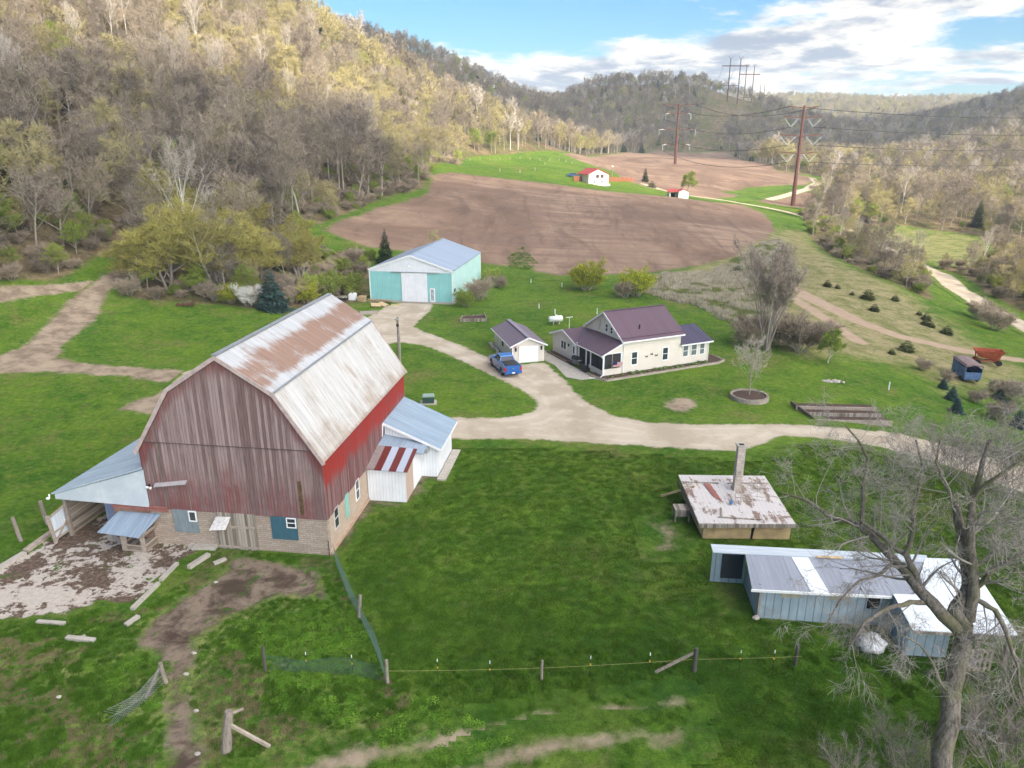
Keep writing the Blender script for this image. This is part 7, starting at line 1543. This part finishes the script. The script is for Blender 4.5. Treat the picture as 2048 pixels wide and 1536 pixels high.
for i, (px, py, s, lb) in enumerate(((1475, 545, .9, 'upright juniper at the edge of the dirt track near the tall bare tree'), (1654, 573, .8, 'juniper highest on the dry knoll'), (1675, 577, .55, 'small juniper just right of the highest one'), (1735, 598, 1.15, 'largest round juniper in the middle of the knoll'), (1704, 590, .45, 'tiny juniper left of the largest one'), (1790, 601, .7, 'juniper at the right of the knoll below the woods'), (1748, 622, .8, 'juniper just above the middle of the dirt track'), (1852, 640, .8, 'juniper where the knoll meets the woods, upper'), (1850, 650, .7, 'juniper where the knoll meets the woods, lower'), (1862, 654, .6, 'juniper lowest of the knoll group'), (1893, 668, .9, 'juniper alone close above the track end'), (1812, 702, 1.0, 'dark juniper just below the dirt track'), (1783, 708, .5, 'small juniper left of the one below the track'), (1838, 630, .5, 'small juniper at the wood corner of the knoll'))):
    single('juniper', px, py, s, lb, 'juniper', 'juniper_bush', i*1.1, group='junipers dotting the dry knoll')
m_brush = tree_mat('grey_brown_brush', (.20, .165, .14), (.33, .285, .25), .15)
bare('brushy', 97, 3.2, .6, .022, m_brush, m_brush, .005, levels=2, nb=(5, 4), clump=9, lean=.55, up=.8, twn=3, twl=.5, start=.2)
# pale twiggy brush in the bottom right corner and behind the coop
for i, (px, py, s, lb) in enumerate(((1960, 1010, 1.5, 'dense grey brush behind the white coop roof'), (2040, 1000, 1.6, 'dense grey brush at the right edge behind the coop'), (1900, 950, 1.4, 'grey brush beside the drive behind the coop'), (2060, 1120, 1.2, 'grey brush right of the white coop roof'), (1840, 960, 1.0, 'thin grey brush near the drive behind the coop'), (2080, 1220, 1.2, 'grey brush right of the coop posts'), (1780, 1520, .6, 'low pale twiggy brush left of the big trunk'), (1690, 1560, .5, 'low twiggy brush near the bottom edge'), (1985, 1490, .9, 'twiggy brush right of the big trunk'), (2060, 1420, 1.1, 'tall twiggy brush at the lower right edge'), (2010, 1570, 1.0, 'twiggy brush in the bottom right corner'), (1840, 1590, .7, 'twiggy brush at the foot of the big trunk'))):
    single('brushy', px, py, s*1.1, lb, 'brush', 'twiggy_brush', i*.9)
# the orange eroded bank
sheet('eroded_bank', 'orange eroded soil bank above the bushes left of the metal shed', m_dirt, res=.5, lift=.03, pts=pg([(600,520),(660,520),(700,530),(690,545),(640,550),(605,540)]))
# ---------------------------------------------------------------- leafy weeds and rough grass
def clump_mesh(seed, n, r, h, lf, mat):
    R = np.random.RandomState(seed); th = R.uniform(0, 6.283, n); rr = r*np.sqrt(R.uniform(0, 1, n)); z = h*(1-(rr/r)**2*.6)*R.uniform(.3, 1, n)
    c = np.stack([rr*np.cos(th), rr*np.sin(th), z], 1); a = R.uniform(0, 6.283, n); u = np.stack([np.cos(a), np.sin(a), R.normal(size=n)*.35], 1)*lf; v = np.stack([-np.sin(a), np.cos(a), R.normal(size=n)*.35], 1)*lf*.55
    V = np.stack([c-u, c+v, c+u, c-v], 1).reshape(-1, 3); k = np.arange(n)*4; return tri_mesh('leaves', V, np.concatenate([np.stack([k, k+1, k+2], 1), np.stack([k, k+2, k+3], 1)]), mat)
def blade_mesh(seed, n, r, h, w_, mat):
    R = np.random.RandomState(seed); b = R.normal(size=(n, 2))*r*.5; a = R.uniform(0, 6.283, n); tip = b+np.stack([np.cos(a), np.sin(a)], 1)*h*.5*R.uniform(.2, 1, (n, 1)); hh_ = h*R.uniform(.5, 1.1, n)
    s_ = np.stack([-np.sin(a), np.cos(a)], 1)*w_; z0 = np.zeros(n)
    V = np.stack([np.concatenate([b-s_, z0[:, None]], 1), np.concatenate([b+s_, z0[:, None]], 1), np.concatenate([tip, hh_[:, None]], 1)], 1).reshape(-1, 3); return tri_mesh('blades', V, np.arange(n*3).reshape(-1, 3), mat)
m_blade = tree_mat('grass_blades', (.045, .125, .010), (.11, .20, .022), .3); m_straw = tree_mat('dead_grass', (.17, .155, .07), (.27, .235, .12), .2); m_lawnb = tree_mat('lawn_blades', (.038, .10, .010), (.10, .17, .018), .3)
e_ = ('x', blade_mesh(99, 3, .01, .01, .001, m_straw))
PROT['w0'] = [('a', clump_mesh(1, 70, .24, .15, .036, m_leaf)), e_]; PROT['w1'] = [('a', clump_mesh(2, 40, .17, .09, .030, m_leaf)), e_]
PROT['g0'] = [('a', blade_mesh(3, 110, .22, .16, .012, m_blade)), e_]; PROT['g1'] = [('a', blade_mesh(4, 90, .20, .13, .010, m_straw)), e_]; PROT['g2'] = [('a', blade_mesh(5, 70, .30, .06, .010, m_lawnb)), e_]
def near_pts(n, poly, cond=None, seed=0):
    R = np.random.RandomState(seed); A = np.array([p[:2] for p in poly]); X = R.uniform(A[:, 0].min(), A[:, 0].max(), n); Y = R.uniform(A[:, 1].min(), A[:, 1].max(), n); s_ = sdf_poly(poly, X, Y); k = s_ > 0
    X, Y = X[k], Y[k]; px_, py_, d_ = proj(X, Y, hz(X, Y)); k = (d_ > 3) & (px_ > -150) & (px_ < 2200) & (py_ < 1700); return X[k], Y[k]
ROADP = [pg([(470,1112),(640,1140),(655,1200),(560,1195),(480,1225),(410,1270),(385,1330),(375,1400),(400,1480),(420,1600),(310,1600),(330,1480),(325,1400),(335,1330),(270,1290),(300,1240),(380,1190),(440,1150)]), pg([(-150,1190),(0,1132),(105,1080),(215,1025),(340,1075),(400,1098),(432,1102),(392,1142),(330,1190),(270,1228),(200,1215),(100,1240),(0,1240),(-150,1260)])]
RUTS = [pg([(480,1600),(640,1530),(820,1500),(960,1470),(1100,1440),(1240,1428),(1360,1405)]), pg([(900,1560),(1020,1515),(1120,1490),(1240,1478),(1360,1475)])]
def off_paths(X, Y):
    k = np.ones(len(X), bool)
    for P_ in ROADP: k &= sdf_poly(P_, X, Y) < -.1
    for P_ in RUTS: k &= sdf_path(P_, .8, X, Y) < 0
    dx, dy = X-BX, Y-BY; lx = dx*math.cos(BAZ)-dy*math.sin(BAZ); ly = dx*math.sin(BAZ)+dy*math.cos(BAZ); k &= ~((lx > -18) & (lx < .3) & (ly > -.2) & (ly < 18))
    dx, dy = X-cp.location.x, Y-cp.location.y; lx = dx*math.cos(za)+dy*math.sin(za); ly = -dx*math.sin(za)+dy*math.cos(za); k &= ~((lx > -2) & (lx < 12) & (ly > -.1) & (ly < 3.2)) & ~((lx > 6.5) & (lx < 8.8) & (ly > -2.4) & (ly < 0))
    return k
X, Y = near_pts(60000, PASTURE, seed=1); k = off_paths(X, Y); X, Y = X[k], Y[k]; nz = noise2(X, Y, 1/2.6, 8); nz2 = noise2(X, Y, 1/1.1, 9)
bx_, by_ = gd(690, 1290).x, gd(690, 1290).y; lush = np.exp(-((X-bx_)**2+(Y-by_)**2)/14.)
R0 = np.random.RandomState(5); u_ = R0.uniform(size=len(X)); nz3 = noise2(X, Y, 1/.45, 19); isw = (nz+1.3*lush+.6*nz2+.7*nz3 > .75) & (u_ < .5)
lx_ = gd(900, 1470); lush2 = np.exp(-((X-lx_.x)**2/40+(Y-lx_.y)**2/4.)); isw |= (nz+1.3*lush2+.5*nz2+.4*nz3 > .85) & (u_ < .5)
kk = np.where(isw, np.where(u_ < .4, 0, 1), np.where((nz < -.1) & (u_ < .6), 3, 2)); sel = isw | (u_ < .75)
instancer('pasture_weeds', np.stack([X, Y, hz(X, Y)], 1)[sel], kk[sel], (R0.uniform(.45, 1.3, len(X))*np.where(isw, 1.0, .75))[sel], R0.uniform(0, 6.28, len(X))[sel], ['w0', 'w1', 'g0', 'g1'], 'leafy weeds and rough grass tufts in the lower left pasture', 'weeds')
X, Y = near_pts(60000, [(-30, 18), (40, 18), (52, 60), (-12, 60), (-11, 38), (-12, 30)], seed=2); k = off_paths(X, Y) & (sdf_poly(PASTURE, X, Y) < 0); X, Y = X[k], Y[k]
driveP = pg([(905,878),(905,835),(1300,845),(1500,848),(1750,857),(1900,893),(2048,935),(2400,1060),(2400,1150),(2048,988),(1850,918),(1650,878),(1480,905),(1200,888)]); k = sdf_poly(driveP, X, Y) < -.2; X, Y = X[k], Y[k]; nz = noise2(X, Y, 1/5., 18); R0 = np.random.RandomState(6); u_ = R0.uniform(size=len(X))
kk = np.where((Y < 30) & (nz > .1) & (u_ < .4), 0, 2)
instancer('lawn_grass', np.stack([X, Y, hz(X, Y)], 1), kk, R0.uniform(.6, 1.2, len(X)), R0.uniform(0, 6.28, len(X)), ['g0', 'g1', 'g2'], 'short tufty lawn grass in front of the barn and coop', 'grass')
# rough scrub and reeds in the dip between house and field
X, Y = near_pts(9000, pg([(1240,570),(1330,548),(1420,545),(1560,480),(1600,560),(1560,640),(1480,655),(1400,615),(1330,598)]), seed=3); R0 = np.random.RandomState(7)
PROT['r0'] = [('a', blade_mesh(13, 120, .8, .7, .03, tree_mat('pale_reeds', (.40, .35, .25), (.55, .49, .36), .2))), e_]; PROT['r1'] = [('a', blade_mesh(14, 140, .7, .5, .03, tree_mat('olive_reeds', (.16, .20, .06), (.28, .30, .11), .2))), e_]
nz = noise2(X, Y, 1/6., 28); instancer('rough_scrub', np.stack([X, Y, hz(X, Y)], 1)[nz > -.9], (nz[nz > -.9]+.8*noise2(X, Y, 1/1.5, 31)[nz > -.9] > .25).astype(int), R0.uniform(.5, 1.1, (nz > -.9).sum()), R0.uniform(0, 6.28, (nz > -.9).sum()), ['r0', 'r1'], 'rough straw-coloured scrub in the dip behind the farmhouse', 'scrub')

X, Y = near_pts(1500, pg([(1013,528),(1018,512),(1045,494),(1062,512),(1078,528),(1060,540),(1020,540)]), seed=9); nz = noise2(X, Y, 1/1.6, 33); k = nz > -.35; X, Y = X[k], Y[k]; R0 = np.random.RandomState(9)
instancer('field_edge_weeds', np.stack([X, Y, hz(X, Y)], 1), np.zeros(len(X), int), R0.uniform(.8, 1.6, len(X)), R0.uniform(0, 6.28, len(X)), ['w0'], 'bright green weedy patch at the lower edge of the ploughed field', 'weeds')
# ---------------------------------------------------------------- thin valley haze
m_haze = bpy.data.materials.new('valley_haze'); m_haze.use_nodes = True; t = NT(m_haze.node_tree); t.n.clear(); out = t.add('ShaderNodeOutputMaterial')
pv_ = t.add('ShaderNodeVolumePrincipled'); pv_.inputs['Color'].default_value = (.80, .90, 1.0, 1); pv_.inputs['Density'].default_value = .00023; pv_.inputs['Anisotropy'].default_value = .0; t.l.new(pv_.outputs[0], out.inputs['Volume'])
zlo = float(ZG.min())-1.5; zhi = max(float(ZG.max())+25, 60)
tag(MB().box(-2650, -350, zlo, 2650, 3350, zhi).build('haze', m_haze), 'thin pale haze filling the valley air', 'haze', kind='stuff')
